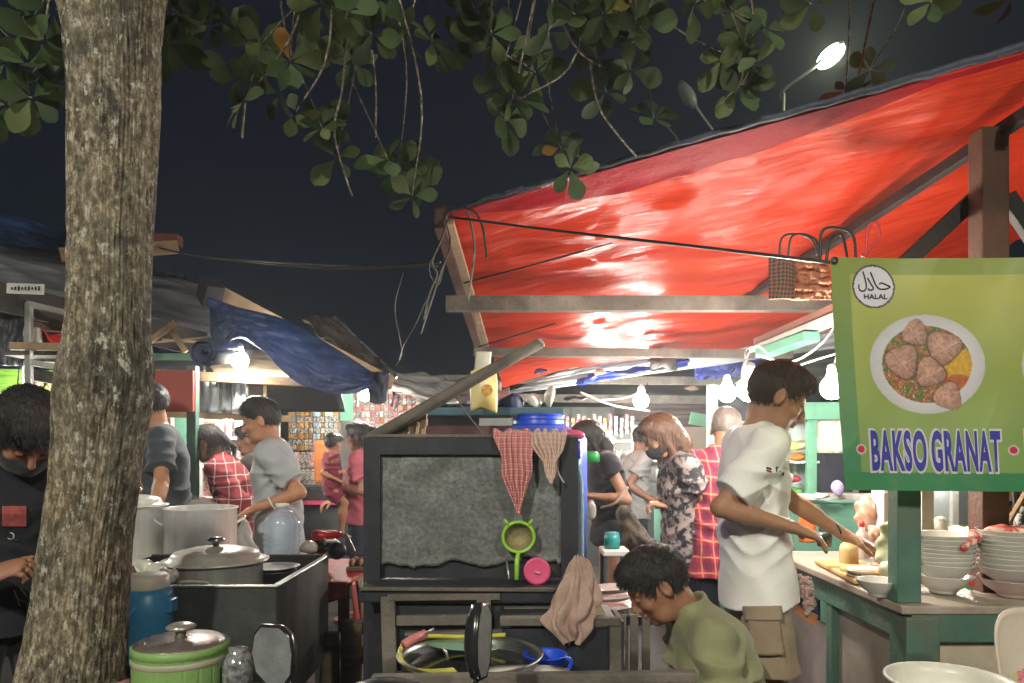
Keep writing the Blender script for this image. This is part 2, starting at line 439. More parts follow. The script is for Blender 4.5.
def head_frame(f, pitch, yaw, roll=0):
    f = rotv(f, (0, 0, 1), yaw); r = np.cross(f, (0, 0, 1)); r = unit(r)
    f2 = rotv(f, r, -pitch); u2 = np.cross(r, f2)
    if roll: r = rotv(r, f2, roll); u2 = rotv(u2, f2, roll)
    return r, f2, u2
def head(S, c, r, f, u, s=1.0):
    R = np.stack([r, f, u], 1); g = lambda x, y, z: c+(r*x+f*y+u*z)*s
    S.ell(g(0, -.012, .022), A((.076, .096, .088))*s, R, .02)
    S.ell(g(0, .028, -.030), A((.064, .066, .080))*s, R, .03)
    S.cone(g(-.035, .045, -.085), g(.035, .045, -.085), .026*s, .026*s, .03)
    S.ell(g(0, .072, -.100), A((.022, .019, .017))*s, R, .02)
    for e in (-1, 1):
        S.cone(g(e*.012, .086, .020), g(e*.046, .072, .020), .008*s, .008*s, .012)
        S.ell(g(e*.043, .066, -.030), A((.019, .016, .015))*s, R, .02)
        S.ell(g(e*.031, .097, .001), A((.017, .013, .010))*s, R, .010, sub=True)
        S.ell(g(e*.031, .081, .000), A((.0135, .0115, .0105))*s, R, .003)
        S.ell(g(e*.079, -.006, -.010), A((.008, .018, .031))*s, rotm_np(r, f, u, e*18), .006)
        S.ell(g(e*.088, -.002, -.008), A((.006, .010, .018))*s, R, .004, sub=True)
    S.cone(g(0, .090, .006), g(0, .110, -.030), .0075*s, .0105*s, .010)
    for e in (-1, 1): S.ell(g(e*.012, .100, -.037), A((.0085, .010, .007))*s, R, .006)
    S.ell(g(0, .093, -.061), A((.022, .011, .0055))*s, R, .005)
    S.ell(g(0, .091, -.073), A((.019, .010, .006))*s, R, .005)
def rotm_np(r, f, u, deg):
    f2 = rotv(f, u, -deg); r2 = rotv(r, u, -deg); return np.stack([r2, f2, u], 1)
def head_cols(c, r, f, u, s, base, brow=True, lips=(0.36, 0.12, 0.10), buzz=None):
    def fn(vs):
        q = (vs-c)/s; x, y, z = q @ r, q @ f, q @ u; a = np.tile(np.array(base), (len(vs), 1))
        def blend(m, cc): nonlocal a; a = a*(1-m[:, None])+np.array(cc)*m[:, None]
        hd = (np.abs(x) < .1) & (np.abs(y) < .14) & (np.abs(z) < .14)
        g = lambda cx, cy_, cz, sx, sy, sz: np.exp(-(((np.abs(x)-cx)/sx)**2+((y-cy_)/sy)**2+((z-cz)/sz)**2))*hd
        blend(np.clip(g(0, .095, -.067, .024, .022, .011)*1.3, 0, .75), lips)
        blend(np.clip(g(.032, .085, .024, .017, .03, .0045)*1.5, 0, .85), (0.02, 0.015, 0.012))
        blend(np.clip(g(.031, .088, -.003, .013, .02, .0032)*1.6, 0, .9), (0.02, 0.014, 0.012))
        blend(g(.042, .06, -.03, .03, .04, .03)*.25, tuple(v*1.05 if i == 0 else v*.85 for i, v in enumerate(base)))
        return a
    return fn
def hair_short(c, r, f, u, s, top=.010, side=.003, fringe=.03, nape=-.055, res=.006):
    R = np.stack([r, f, u], 1); g = lambda x, y, z: c+(r*x+f*y+u*z)*s
    H = SDF(res)
    H.ell(g(0, -.014, .024), A((.078+side, .098+side, .090+top*.5))*s, R, .01)
    H.ell(g(0, .012, .060), A((.064, .078, .056+top))*s, R, .02)
    if fringe: H.cone(g(-.035, .062, .085), g(.035, .066, .08), fringe*s*.8, fringe*s*.8, .03)
    H.ell(g(0, .088, -.034), A((.085, .062, .088))*s, R, .006, sub=True)
    for e in (-1, 1): H.ell(g(e*.09, .002, -.018), A((.035, .028, .036))*s, R, .006, sub=True)
    H.cut(g(0, -.0, nape), -(u*1.0-f*.25))
    return H
def hair_disp(amp=.0016, f=300):
    def fn(X, Y, Z):
        return amp*(np.sin(X*f+3*np.sin(Z*60))*np.sin(Y*f*.9+2*np.sin(Z*80+X*50))+.6*np.sin(Z*f*.5+X*90+Y*110))
    return fn

def strands(I, style):
    if style == 'buzz': return
    h = [c for c in D.objects if c.parent == I['root'] and c.name.startswith('hair')][0]; me = h.data; nv = len(me.vertices)
    co = np.empty(nv*3, np.float32); me.vertices.foreach_get('co', co); co = co.reshape(-1, 3); no = np.empty(nv*3, np.float32); me.vertices.foreach_get('normal', no); no = no.reshape(-1, 3)
    k = 6500 if I['res'] < .006 else 2200; rs_ = np.random.RandomState(nv % 977); ids = rs_.randint(0, nv, k); org = np.array(ORG[h.name]); c = I['hc']-org
    hu, hf, hr, s = I['hu'], I['hf'], I['hr'], I['hs']; V_, F_ = [], []
    for i in ids:
        p, n = co[i], no[i]; q = p-c; z = q @ hu; y = q @ hf
        if style == 'short' or z > .07*s:
            d = n*.22+hf*(.8 if y > -.02 else -.1)+hr*rs_.uniform(-.3, .3)-hu*(.22 if z > .05*s else .9); L_ = rs_.uniform(.010, .021)*s
        else: d = n*.10-A((0, 0, 1.0))+hr*rs_.uniform(-.12, .12); L_ = rs_.uniform(.04, .09)*s
        d = unit(d); w = unit(np.cross(d, n)+1e-6)*rs_.uniform(.0007, .0014); b0 = len(V_); p0 = p-n*.003
        m1 = p0+d*L_*.5+n*.002; e = p0+d*L_+(-A((0, 0, 1)))*L_*.18
        V_ += [p0-w, p0+w, m1-w*.8, m1+w*.8, e]; F_ += [(b0, b0+1, b0+3, b0+2), (b0+2, b0+3, b0+4)]
    m = MB(); m.v = [tuple(v+org) for v in V_]; m.f = F_; m.mi = [0]*len(F_); m.build('hair_strands', me.materials[0], h)
def person(name, label, x, y, facing, h=1.68, lean=0, pitch=0, yaw=0, wl=None, wr=None, hintl=(0, 0, -1), hintr=(0, 0, -1),
           res=.007, base=SKINC, hair='short', hairc=None, top=None, bottom=None, hands=None, group='people at the night market', girth=1.0,
           legs=None, pelvis=None, roll=0, female=False, foot_u=0.0, mask=None, shoes=True, hair_kw={}, curve=0.0, stagger=0.0, shoulder=1.0, headk=1.07):
    s = h/1.72; f = A((math.cos(math.radians(facing)), math.sin(math.radians(facing)), 0)); r = np.cross(f, (0, 0, 1)); u = A((0, 0, 1))
    HC = A((x, y, .90*s)) if pelvis is None else A(pelvis)
    u2 = rotv(u, r, -lean); f2 = rotv(f, r, -lean); u3 = rotv(u, r, -(lean+curve)); f3 = rotv(f, r, -(lean+curve))
    wa = HC+u2*.16*s; ch = wa+unit(u2+u3)*.22*s; nb = ch+u3*.155*s; shm = ch+u3*.105*s
    sw = (.165 if female else .185)*s*shoulder
    SH = {1: shm+r*sw, -1: shm-r*sw}
    hr, hf, hu = head_frame(f, pitch, yaw, roll)
    ntop = nb+unit(u3+hu*.6)*.075*s+hf*.012; hc = ntop+hu*.085*s+hf*.018*s
    hs = s*(1.0 if not female else .96)*headk
    S = SDF(res)
    g = girth
    # torso
    S.cone(HC-u2*.02*s, wa, .140*s*g, .124*s*g, .03, sq=(f2, .68))
    S.cone(wa, ch, .128*s*g, .150*s*g, .04, sq=(f2, .68))
    S.cone(ch, nb-u3*.04*s, .150*s*g, .085*s, .05, sq=(f3, .68))
    S.cone(SH[-1]*.8+shm*.2, SH[1]*.8+shm*.2, .058*s, .058*s, .04)
    S.cone(nb-u3*.05*s, ntop+hu*.02*s, .060*s if not female else .050*s, .050*s if not female else .043*s, .025)
    S.cone(ntop-hf*.006, hc-hu*.03*hs-hf*.022*hs, .050*s, .050*hs, .014)
    # legs
    J = {}
    for e in (-1, 1):
        hip = HC+r*e*.088*s-u*.02*s
        if legs is not None: kn, an, toe = [A(q) for q in legs[e]]
        else:
            st = stagger*e*.5
            kn = A((x, y, 0))+r*e*.10*s+u*.48*s+f*(st*.5+.01); an = A((x, y, 0))+r*e*.105*s+u*.085*s+f*(st-.02); toe = an+f*.17*s-u*.055*s
        J[e] = (hip, kn, an, toe)
        S.cone(hip, kn, .076*s*g, .054*s, .03); S.cone(kn, an, .054*s, .036*s, .02)
        S.ell(kn*.65+an*.35-f*.012, A((.05, .052, .10))*s, None, .03)
        S.cone(an-f*.035*s-u*.04*s, toe, .033*s, .026*s, .03); S.ell(toe+f*.02*s, A((.045, .05, .022))*s, None, .02)
    # arms
    arm = {}
    for e, w, hint in ((1, wr, hintr), (-1, wl, hintl)):
        sh = SH[e]
        if w is None: w = sh-u*.54*s+f*.06+r*e*.05; hint = -f
        el, w2 = ik(sh, w, .29*s, .255*s, hint); arm[e] = (sh, el, w2)
        gg = g**.5
        S.cone(sh-u*.0, el, .045*s*gg, .036*s*gg, .035); S.cone(el, w2, .036*s*gg, .024*s, .015)
        S.cone(el*.8+w2*.2, el*.55+w2*.45, .038*s*gg, .033*s*gg, .02)
        hk = dict(d=w2-el, n=-u, t=-r*e, curl=28)
        if hands and hands.get(e): hk.update(hands[e])
        hand(S, w2, hk['d'], hk['n'], hk['t'], s*.98, hk.get('curl', 28), hk.get('spread', 5), hk.get('thumb', 30))
    head(S, hc, hr, hf, hu, hs)
    root = sdf_obj(name, S, skin_mat(), None, colfn=head_cols(hc, hr, hf, hu, hs, base))
    tag(root, label, 'person', group)
    info = dict(s=s, f=f, r=r, u=u, HC=HC, wa=wa, ch=ch, nb=nb, SH=SH, arm=arm, J=J, hc=hc, hr=hr, hf=hf, hu=hu, hs=hs, root=root, u2=u2, f2=f2, f3=f3, u3=u3, shm=shm, g=g, ntop=ntop, res=res)
    # hair
    hm = hairc or HAIRM()
    if hair == 'short': sdf_obj('hair', hair_short(hc, hr, hf, hu, hs, res=min(res, .006), **hair_kw), hm, root, disp=hair_disp())
    elif hair == 'buzz': sdf_obj('hair', hair_short(hc, hr, hf, hu, hs, top=.0, side=.001, fringe=0, res=.006), hm, root, disp=hair_disp(.0012))
    elif hair in ('long', 'bun', 'pony'):
        H = hair_short(hc, hr, hf, hu, hs, top=.012, side=.010, fringe=.03, nape=-.12)
        gg = lambda X, Y, Z: hc+(hr*X+hf*Y+hu*Z)*hs
        if hair == 'long':
            b = nb-u3*.30*s-f3*.125*s
            H.cone(gg(0, -.05, .0), gg(0, -.065, -.10), .078*hs, .075*hs, .03); H.cone(gg(0, -.065, -.10), b, .085*hs, .07*hs, .03, sq=(f3, .5))
            for e in (-1, 1): H.cone(gg(e*.062, .0, -.0), gg(e*.074, .015, -.20), .024*hs, .020*hs, .02)
        elif hair == 'bun': H.ell(gg(0, -.115, .03), A((.045, .042, .042))*hs, None, .01)
        else: H.cone(gg(0, -.10, .0), gg(0, -.15, -.10), .035*hs, .02*hs, .02)
        sdf_obj('hair', H, hm, root, disp=hair_disp())
    strands(info, hair)
    if mask:
        R = np.stack([hr, hf, hu], 1); gg = lambda X, Y, Z: hc+(hr*X+hf*Y+hu*Z)*hs
        K = SDF(.005); K.ell(gg(0, .040, -.058), A((.071, .072, .062))*hs, R, .01); K.ell(gg(0, .09, -.05), A((.03, .03, .04))*hs, R, .02)
        K.cut(gg(0, .0, -.012), hu+hf*.15); K.cut(gg(0, -.0, 0), -hf)
        sdf_obj('face_mask', K, mask, root)
    if top: make_top(info, **top)
    if bottom: make_bottom(info, **bottom)
    if shoes:
        for e in (-1, 1):
            hip, kn, an, toe = J[e]; B = SDF(.008)
            B.cone(an-f*.045*s-u*.065*s, toe-u*.018*s, .032*s, .03*s, .02, sq=(u, .5)); sdf_obj('sandal', B, M('rubber_dark', (0.03, 0.03, 0.032), rough=.6), root)
    return info
def folds(I, amp, seed):
    w1 = wrinkle(amp*.7, 26, seed); s = I['s']; els = [(I['arm'][e][0]*.75+I['arm'][e][1]*.25-I['u']*.06*s) for e in (-1, 1)]; wz = I['wa']
    def fn(X, Y, Z):
        d = w1(X, Y, Z)
        for k, c in enumerate(els):   # drag folds running out of the armpit
            x, y, z = X-c[0], Y-c[1], Z-c[2]; r = np.sqrt(x*x+y*y+z*z)+.03; h = np.sqrt(x*x+y*y)+.02
            ang = np.arctan2(z, h); d = d+amp*1.5*np.exp(-(r/.19)**2)*(np.abs(np.sin(ang*5+k+seed))*2-1)*np.minimum(1, r/.05)
        zz = Z-wz[2]; d = d+amp*1.0*np.exp(-(zz/.12)**2)*(np.abs(np.sin(zz*38+1.6*np.sin(X*22+seed)+1.3*np.sin(Y*19)))*2-1)
        return d
    return fn
def make_top(I, mat, sleeve=.62, hem=-.10, loose=1.0, name='t_shirt', res=.007, collar=False, amp=.006, seed=1, sl_r=1.0, neck=.0, flare=.012, trim=None, cut_dir=None):
    s, f, r, u, HC, wa, ch, nb, SH = [I[k] for k in 's f r u HC wa ch nb SH'.split()]; g = I['g']; u2, f2, f3, u3 = I['u2'], I['f2'], I['f3'], I['u3']
    o = .0145*loose; T = SDF(res)
    hemp = HC+u2*(hem-.06)*s
    T.cone(hemp, wa, (.162*g+flare+o)*s, (.138*g+o+flare*.5)*s, .03, sq=(f2, .80))
    T.cone(wa, ch, (.136*g+o+flare*.5)*s, (.155*g+o)*s, .05, sq=(f2, .74))
    T.cone(ch, nb-u3*.045*s, (.155*g+o)*s, (.090+o*.5)*s, .05, sq=(f3, .74))
    T.cone(SH[-1]*.85+I['shm']*.15+u*.004, SH[1]*.85+I['shm']*.15+u*.004, (.060+o*.5)*s, (.060+o*.5)*s, .045)
    for e in (-1, 1):
        sh, el, w = I['arm'][e]; rr = (.050*g**.5+o)*s*sl_r
        if sleeve <= 1:
            b = sh+(el-sh)*sleeve; T.cone(sh, b, rr*.97, rr*1.04+.003, .03, cutB=True)
        else:
            T.cone(sh, el, rr, .047*s+o, .03); T.cone(el, el+(w-el)*(sleeve-1), .047*s+o, .034*s+o*.7, .015, cutB=True)
    T.cut(HC+u2*hem*s, -(u2 if cut_dir is None else A(cut_dir)))
    T.cone(nb+u3*.045*s-f3*.004, nb+u3*.085*s+f3*.025*s, (.068+neck)*s, .10*s, .008, sub=True)
    if collar:
        T.cone(nb-u3*.01*s+f3*.0, nb+u3*.052*s-f3*.005, .082*s, .072*s, .012, cutB=True)
        T.cone(nb+u3*.03*s, nb+u3*.10*s, .060*s, .062*s, .006, sub=True)
    ob = sdf_obj(name, T, mat, I['root'], disp=folds(I, amp, seed)); I['top'] = ob; return ob
def make_bottom(I, mat, kind='shorts', name='shorts', loose=1.0, res=.008, length=.95, amp=.004, seed=3, waist=.02):
    s, f, r, u, HC = [I[k] for k in 's f r u HC'.split()]; g = I['g']; T = SDF(res); u2 = I['u2']
    T.cone(HC-u*.02*s, HC+u2*waist*s, (.150*g)*s, (.132*g)*s, .03, sq=(I['f2'], .72), cutB=True)
    for e in (-1, 1):
        hip, kn, an, toe = I['J'][e]
        if kind == 'shorts': T.cone(hip-u*.05*s, hip+(kn-hip)*length, .088*s*g, (.078+.02*loose)*s, .03, cutB=True)
        elif kind == 'skirt': T.cone(hip, hip+(kn-hip)*length, .115*s*g, .125*s, .12, cutB=True)
        else:
            T.cone(hip-u*.04*s, kn, .090*s*g, .072*s, .03); T.cone(kn, an+(kn-an)*.05, .072*s, .058*s*(.7+.3*loose), .02, cutB=True)
    I['bot'] = sdf_obj(name, T, mat, I['root'], disp=wrinkle(amp, 30, seed)); return I['bot']
# ------------------------------------------------------------------ shared materials
WOODG = M('wood_weathered', (0.20, 0.175, 0.145), (0.075, 0.066, 0.055), scale=5, stretch=(1, 1, 1), rough=.8, bump=.6, bscale=50, dirt=.5)
WOODB = M('wood_brown', (0.13, 0.055, 0.032), (0.06, 0.026, 0.017), scale=6, rough=.65, bump=.5, bscale=40)
WOODL = M('wood_light', (0.42, 0.29, 0.17), (0.24, 0.155, 0.085), scale=9, rough=.7, bump=.4, dirt=.35)
WOODK = M('wood_darkbrown', (0.022, 0.014, 0.012), (0.012, 0.009, 0.008), scale=6, rough=.6, bump=.4, bscale=40)
WOODD = M('wood_dark', (0.026, 0.029, 0.038), (0.014, 0.016, 0.022), scale=7, stretch=(1,1,.3), rough=.45, bump=.2, bscale=60, dscale=9, dirt=.3, dirtc=(.07, .065, .06))
GREENP = M('paint_green', (0.085, 0.175, 0.130), (0.050, 0.110, 0.085), scale=6, rough=.5, bump=.4, bscale=30, dirt=.85, dirtc=(.13, .12, .09), dscale=4)
MINT = M('paint_mint', (0.14, 0.36, 0.24), (0.10, 0.28, 0.19), scale=6, rough=.5, bump=.2, dirt=.35)
WHITEP = M('paint_white', (0.72, 0.72, 0.68), (0.55, 0.55, 0.50), scale=6, rough=.5, bump=.15, dirt=.3, dirtc=(.25, .22, .18))
ALU = M('aluminium', (0.62, 0.61, 0.58), (0.40, 0.39, 0.37), scale=7, rough=.34, metal=.7, bump=.25, bscale=30, dirt=.35, dirtc=(.16, .14, .12))
STEEL = M('steel_dark', (0.11, 0.115, 0.115), (0.055, 0.058, 0.06), scale=5, rough=.42, metal=.55, bump=.25, bscale=20, dirt=.45, dirtc=(.02, .02, .02))
IRON = M('iron_grey', (0.20, 0.20, 0.20), (0.10, 0.10, 0.10), scale=9, rough=.5, metal=.6, bump=.2)
ZINC = M('zinc_sheet', (0.25, 0.26, 0.25), (0.115, 0.122, 0.12), scale=60, rough=.42, metal=.45, bump=.15, bscale=70, dirt=.75, dirtc=(.09, .09, .078), dscale=3.5, crease=.25)
BLACKP = M('plastic_black', (0.014, 0.014, 0.017), (0.03, 0.03, 0.034), scale=10, rough=.35)
WHITEPL = M('plastic_white', (0.74, 0.73, 0.66), (0.60, 0.58, 0.50), scale=6, rough=.35, bump=.08, sss=.05)
CERAM = M('ceramic_white', (0.74, 0.72, 0.67), (0.66, 0.63, 0.58), scale=9, rough=.14, coat=.4)
ROPE = M('rope_grey', (0.20, 0.19, 0.17), (0.08, 0.075, 0.07), scale=60, rough=.9)
CABLE = M('cable_black', (0.012, 0.012, 0.013), rough=.45)
CABLEW = M('cable_white', (0.6, 0.6, 0.57), rough=.45)
DARKT = M('tarp_dark', (0.035, 0.036, 0.045), (0.015, 0.016, 0.02), scale=4, rough=.5, bump=.6, bscale=9)
GREYT = M('tarp_grey', (0.30, 0.31, 0.32), (0.10, 0.105, 0.12), scale=3, stretch=(1, 1, 6), rough=.38, bump=.8, bscale=8)
BLUET = M('tarp_blue', (0.050, 0.105, 0.27), (0.020, 0.038, 0.12), scale=6, rough=.45, bump=1.4, bscale=13, transl=.25, dirt=.5, dirtc=(.10, .13, .20))
CARD = M('cardboard', (0.45, 0.36, 0.25), (0.32, 0.25, 0.17), scale=4, rough=.85, bump=.2)
ORANGE = M('plastic_orange', (0.72, 0.16, 0.04), rough=.35)
REDP = M('plastic_red', (0.60, 0.035, 0.03), (.42, .02, .02), rough=.35)
PINK = M('plastic_pink', (0.72, 0.09, 0.22), (.6, .06, .17), rough=.38)
GLASS = M('glass_clear', (0.9, 0.93, 0.93), (.85, .9, .9), rough=.06, trans=.95, rvar=.02)
BULBG = emis('bulb_glow', (1.0, 0.93, 0.80), 520)

# ------------------------------------------------------------------ ground
g = MB().sheet(lambda u, v: ((u-.5)*400, -60+v*460, 0.012*noise.noise(Vector((u*300, v*300, 0)))), 60, 60)
tag(g.build('ground', M('asphalt', (0.050, 0.048, 0.046), (0.025, 0.024, 0.024), scale=3, rough=.75, bump=.6, bscale=40, dirt=.5, dirtc=(.07, .06, .05)), None, True), 'dark worn asphalt ground under the stalls', None, kind='structure')

# ------------------------------------------------------------------ lamps
def bulb(px, py, Y, r, label, power=1.0, cable=None):
    p = P(px, py, Y); t = thing('light_bulb', label, 'light bulb', p, 'bare bulbs over the stalls')
    m = MB(); m.lathe([(0, -r), (r*.5, -r*.87), (r*.87, -r*.5), (r, 0), (r*.87, r*.5), (r*.5, r*.95), (r*.42, r*1.25)], p, 20, cap=False)
    mt = BULBG if power == 1.0 else emis('bulb_glow_%d' % int(power*100), (1.0, 0.95, 0.86), 520*power)
    m.build('glass_globe', mt, t, True)
    s = MB(); s.lathe([(r*.36, r*1.15), (r*.4, r*1.5), (r*.42, r*1.55), (r*.38, r*1.95), (r*.12, r*2.1)], p, 14); s.build('socket', WHITEP, t, True)
    if cable:
        c = MB(); c.tube(smooth_path([p+V(0, 0, r*2.05)]+[P(*q) for q in cable], 8), .004, 6); c.build('cord', CABLEW if r > .03 and Y < 4 else CABLE, t, True)
    return t
bulb(750, 389, 3.35, .058, 'big glaring white bulb beside the head of the man in the white shirt', 1.0, [(752, 372, 3.35), (745, 352, 3.36), (757, 346, 3.4), (766, 352, 3.45)])
bulb(727, 393, 4.5, .055, 'smaller bright bulb by the top of the mint green post', .5, [(727, 380, 4.5), (735, 368, 4.55)])
bulb(832, 388, 3.7, .058, 'bright bulb partly behind the left edge of the green banner', .3, [(833, 372, 3.7), (838, 345, 3.72)])
bulb(641, 401, 5.5, .058, 'bare bulb hanging above the man in the grey shirt, middle of the stalls', .45, [(641, 392, 5.5), (648, 383, 5.55)])
bulb(240, 361, 4.9, .055, 'bulb glowing under the blue tarpaulin on the left', 1.0, [(241, 352, 4.92), (246, 344, 5.0)])
bulb(365, 396, 6.3, .045, 'bulb at the top of the green panel beside the hanging sachets', 1.0, [(366, 388, 6.3), (370, 382, 6.35)])
bulb(651, 438, 8.2, .05, 'far bulb at head height behind the masked woman with brown hair', 1.5, [(651, 428, 8.2), (652, 415, 8.3)])
bulb(608, 441, 7.6, .06, 'far bulb glowing behind the woman with long black hair', 1.6, [(608, 430, 7.6), (610, 415, 7.7)])
bulb(228, 418, 5.9, .04, 'bulb inside the white snack cabinet over the woman in the plaid shirt', .9, [(228, 408, 5.9), (230, 402, 5.95)])
bulb(800, 437, 5.2, .035, 'bulb inside the green food display case', .7, [(800, 426, 5.2), (801, 418, 5.2)])
bulb(955, 472, 3.5, .035, 'bulb behind the green banner over the glass case', 1.0, [(955, 460, 3.5), (955, 300, 3.5)])
bulb(345, 416, 7.3, .04, 'bulb in front of the sachet racks above the woman in pink', .45, [(345, 404, 7.3), (346, 394, 7.3)])

PALEM = M('metal_lamp', (.42, .43, .44), (.3, .3, .31), rough=.5, metal=.2)
def street_lamp(base, h, head, label, lit, W=0.0, aim=(0, 1, 0), nm='street_lamp'):
    base = Vector(base); head = Vector(head)
    t = thing('street_lamp', label, 'street lamp', base, 'street lamps')
    m = MB(); top = base+V(0, 0, h); m.tube([base, base+V(0, 0, h*.5), top], [.09, .075, .06], 10); m.build('pole', IRON, t, True)
    d = (head-top); a = MB(); a.tube(smooth_path([top-V(0, 0, .3), top+V(0, 0, .05), top+d*.55, head-d.normalized()*.3], 6), .04, 8); a.build('arm', PALEM, t, True)
    dn = d.normalized(); R = Matrix((dn.cross(V(0, 0, 1)).normalized(), dn, dn.cross(V(0, 0, 1)).normalized().cross(dn))).transposed()
    hd = MB(); hd.sphere(head, (.22, .44, .10), 18, 10, R); hd.build('lamp_head', PALEM, t, True)
    ln = MB(); ln.sphere(head-(R @ V(0, .02, .05)), (.24, .40, .20), 18, 10, R)
    ln.build('lamp_lens', emis('lamp_lens_lit', (0.90, 1.0, 0.62), 60) if lit else M('lamp_lens_off', (.35, .36, .36), rough=.3), t, True)
    if W:  # point light, only for the assumed lamps out of view
        l = D.lights.new('assumed_lamp_light', 'POINT'); l.energy = W; l.color = (1.0, .93, .82); l.shadow_soft_size = .12
        lo = D.objects.new('assumed_lamp_light', l); col.objects.link(lo); lo.location = head-V(0, 0, .3)-base; lo.parent = t
    return t
hd = P(830, 54, 18)
street_lamp((P(795, 120, 18).x-.3, 18, 0), 10.0, hd, 'lit street lamp glowing yellow green above the red tarpaulin', True)
street_lamp((P(716, 140, 20).x+.1, 20, 0), 9.6, P(688, 94, 20), 'unlit grey street lamp head beside the lit one in the night sky', False)
street_lamp((-3.6, -5.0, 0), 5.3, (-2.6, -4.0, 5.6), 'assumed street lamp behind the viewer, unseen, added to light the foreground', True, 1500)  # assumed lamp out of view, added to light the trunk and foreground
street_lamp((4.2, -6.5, 0), 5.3, (3.4, -5.3, 5.6), 'second assumed street lamp behind the viewer, unseen, added to light the foreground', True, 900)  # another assumed lamp, never in frame, added for more light from behind

# ------------------------------------------------------------------ the red tarpaulin roof
A0 = P(447, 214, 3.7); A1 = Vector((2.96, 2.2, 3.04)); B0 = P(503, 388, 8.0); B1 = Vector((3.4, 6.6, 2.55))
du = (A1-A0).normalized()
def tarp(u, v, off=0.0):
    a = A0.lerp(A1, u); b = B0.lerp(B1, u); p = a.lerp(b, v)
    al = p.dot(du); ac = v*4.0
    n1 = noise.noise(Vector((al*.9, ac*3.2, 1.0))); n2 = noise.noise(Vector((al*2.2, ac*9.0, 5.0))); n3 = noise.noise(Vector((al*.35, ac*.8, 9.0)))
    n4 = noise.noise(Vector((al*6+ac*1.5, ac*20.0, 3.0)))
    e = min(1, 14*min(v, 1-v)+.15)
    sag = -.30*math.sin(math.pi*u)*math.sin(math.pi*min(1, v*1.0))*.55
    return p+Vector((0, 0, sag+.11*math.sin(math.pi*min(1,u*1.6))*v**5*(u<.62)+e*(n1*.045+n2*.016+n3*.07+n4*.006+.030*(abs(noise.noise(Vector((al*2.6, ac*5.0+al*.8, 21))))-.15)*math.exp(-((v-.10)/.14)**2)*min(1, v*25))-off))
def red_mat():
    m = D.materials.new('tarp_red'); m.use_nodes = True; nt = m.node_tree; N = nt.nodes; L = nt.links; b = N['Principled BSDF']
    tc = N.new('ShaderNodeTexCoord'); mp = N.new('ShaderNodeMapping'); mp.inputs['Rotation'].default_value = (0, 0, math.radians(24.5)); mp.inputs['Scale'].default_value = (1, 1, 1)
    L.new(tc.outputs['Object'], mp.inputs['Vector'])
    
    def nn_(st, det, rg, typ, dist=.6):
        q = N.new('ShaderNodeMapping'); q.inputs['Scale'].default_value = st; L.new(mp.outputs[0], q.inputs['Vector'])
        k = N.new('ShaderNodeTexNoise'); k.noise_type = typ; k.inputs['Scale'].default_value = 1.0; k.inputs['Detail'].default_value = det; k.inputs['Roughness'].default_value = rg; k.inputs['Distortion'].default_value = dist
        L.new(q.outputs[0], k.inputs['Vector']); return k.outputs[0]
    a1 = nn_((2.0, 22, 6), 6, .65, 'FBM'); a2 = nn_((1.1, 7.5, 3), 4, .5, 'RIDGED_MULTIFRACTAL', .9); a3 = nn_((9, 60, 20), 3, .5, 'FBM', .2)
    bp = N.new('ShaderNodeBump'); bp.inputs['Strength'].default_value = .9; bp.inputs['Distance'].default_value = .022; L.new(a1, bp.inputs['Height'])
    bp2 = N.new('ShaderNodeBump'); bp2.inputs['Strength'].default_value = .35; bp2.inputs['Distance'].default_value = .02; L.new(a2, bp2.inputs['Height']); L.new(bp.outputs[0], bp2.inputs['Normal'])
    bp3 = N.new('ShaderNodeBump'); bp3.inputs['Strength'].default_value = .35; bp3.inputs['Distance'].default_value = .006; L.new(a3, bp3.inputs['Height']); L.new(bp2.outputs[0], bp3.inputs['Normal']); L.new(bp3.outputs[0], b.inputs['Normal'])
    n2 = N.new('ShaderNodeTexNoise'); n2.inputs['Scale'].default_value = 1.6; n2.inputs['Detail'].default_value = 5; L.new(tc.outputs['Object'], n2.inputs['Vector'])
    mx = N.new('ShaderNodeMix'); mx.data_type = 'RGBA'; L.new(n2.outputs['Fac'], mx.inputs['Factor']); mx.inputs['A'].default_value = (.60, .026, .012, 1); mx.inputs['B'].default_value = (.80, .075, .020, 1)
    L.new(mx.outputs['Result'], b.inputs['Base Color']); b.inputs['Roughness'].default_value = .27; b.inputs['Specular IOR Level'].default_value = .5
    tr = N.new('ShaderNodeBsdfTranslucent'); L.new(mx.outputs['Result'], tr.inputs['Color']); ms = N.new('ShaderNodeMixShader'); ms.inputs[0].default_value = .30
    L.new(b.outputs[0], ms.inputs[1]); L.new(tr.outputs[0], ms.inputs[2]); L.new(ms.outputs[0], N['Material Output'].inputs['Surface'])
    return m
REDT = red_mat()
roof = thing('tarpaulin_roof', 'red glossy tarpaulin roof stretched over the stalls on the right', 'tarpaulin', A0)
MB().sheet(lambda u, v: tarp(u, v), 300, 220).build('canopy_sheet', REDT, roof, True)
MB().sheet(lambda u, v: tarp(u, v*(.004+.050*max(0, math.sin(math.pi*min(1, (u+.02)/.62)))**1.3), .012+.01*v), 160, 8).build('folded_hem', M('tarp_crimson', (.30, .008, .014), (.22, .006, .010), scale=3, rough=.5, bump=.6, bscale=20, spec=.2), roof, True)
pth = [tarp(i/60, 0, -.01)+V(0, -.012, .004*math.sin(i*2.1)) for i in range(61)]
MB().tube(pth, [.010+.012*(i/60) for i in range(61)], 8).build('edge_binding', M('binding_navy', (.025, .032, .055), (.06, .07, .10), scale=30, rough=.45, bump=.6, bscale=60), roof, True)

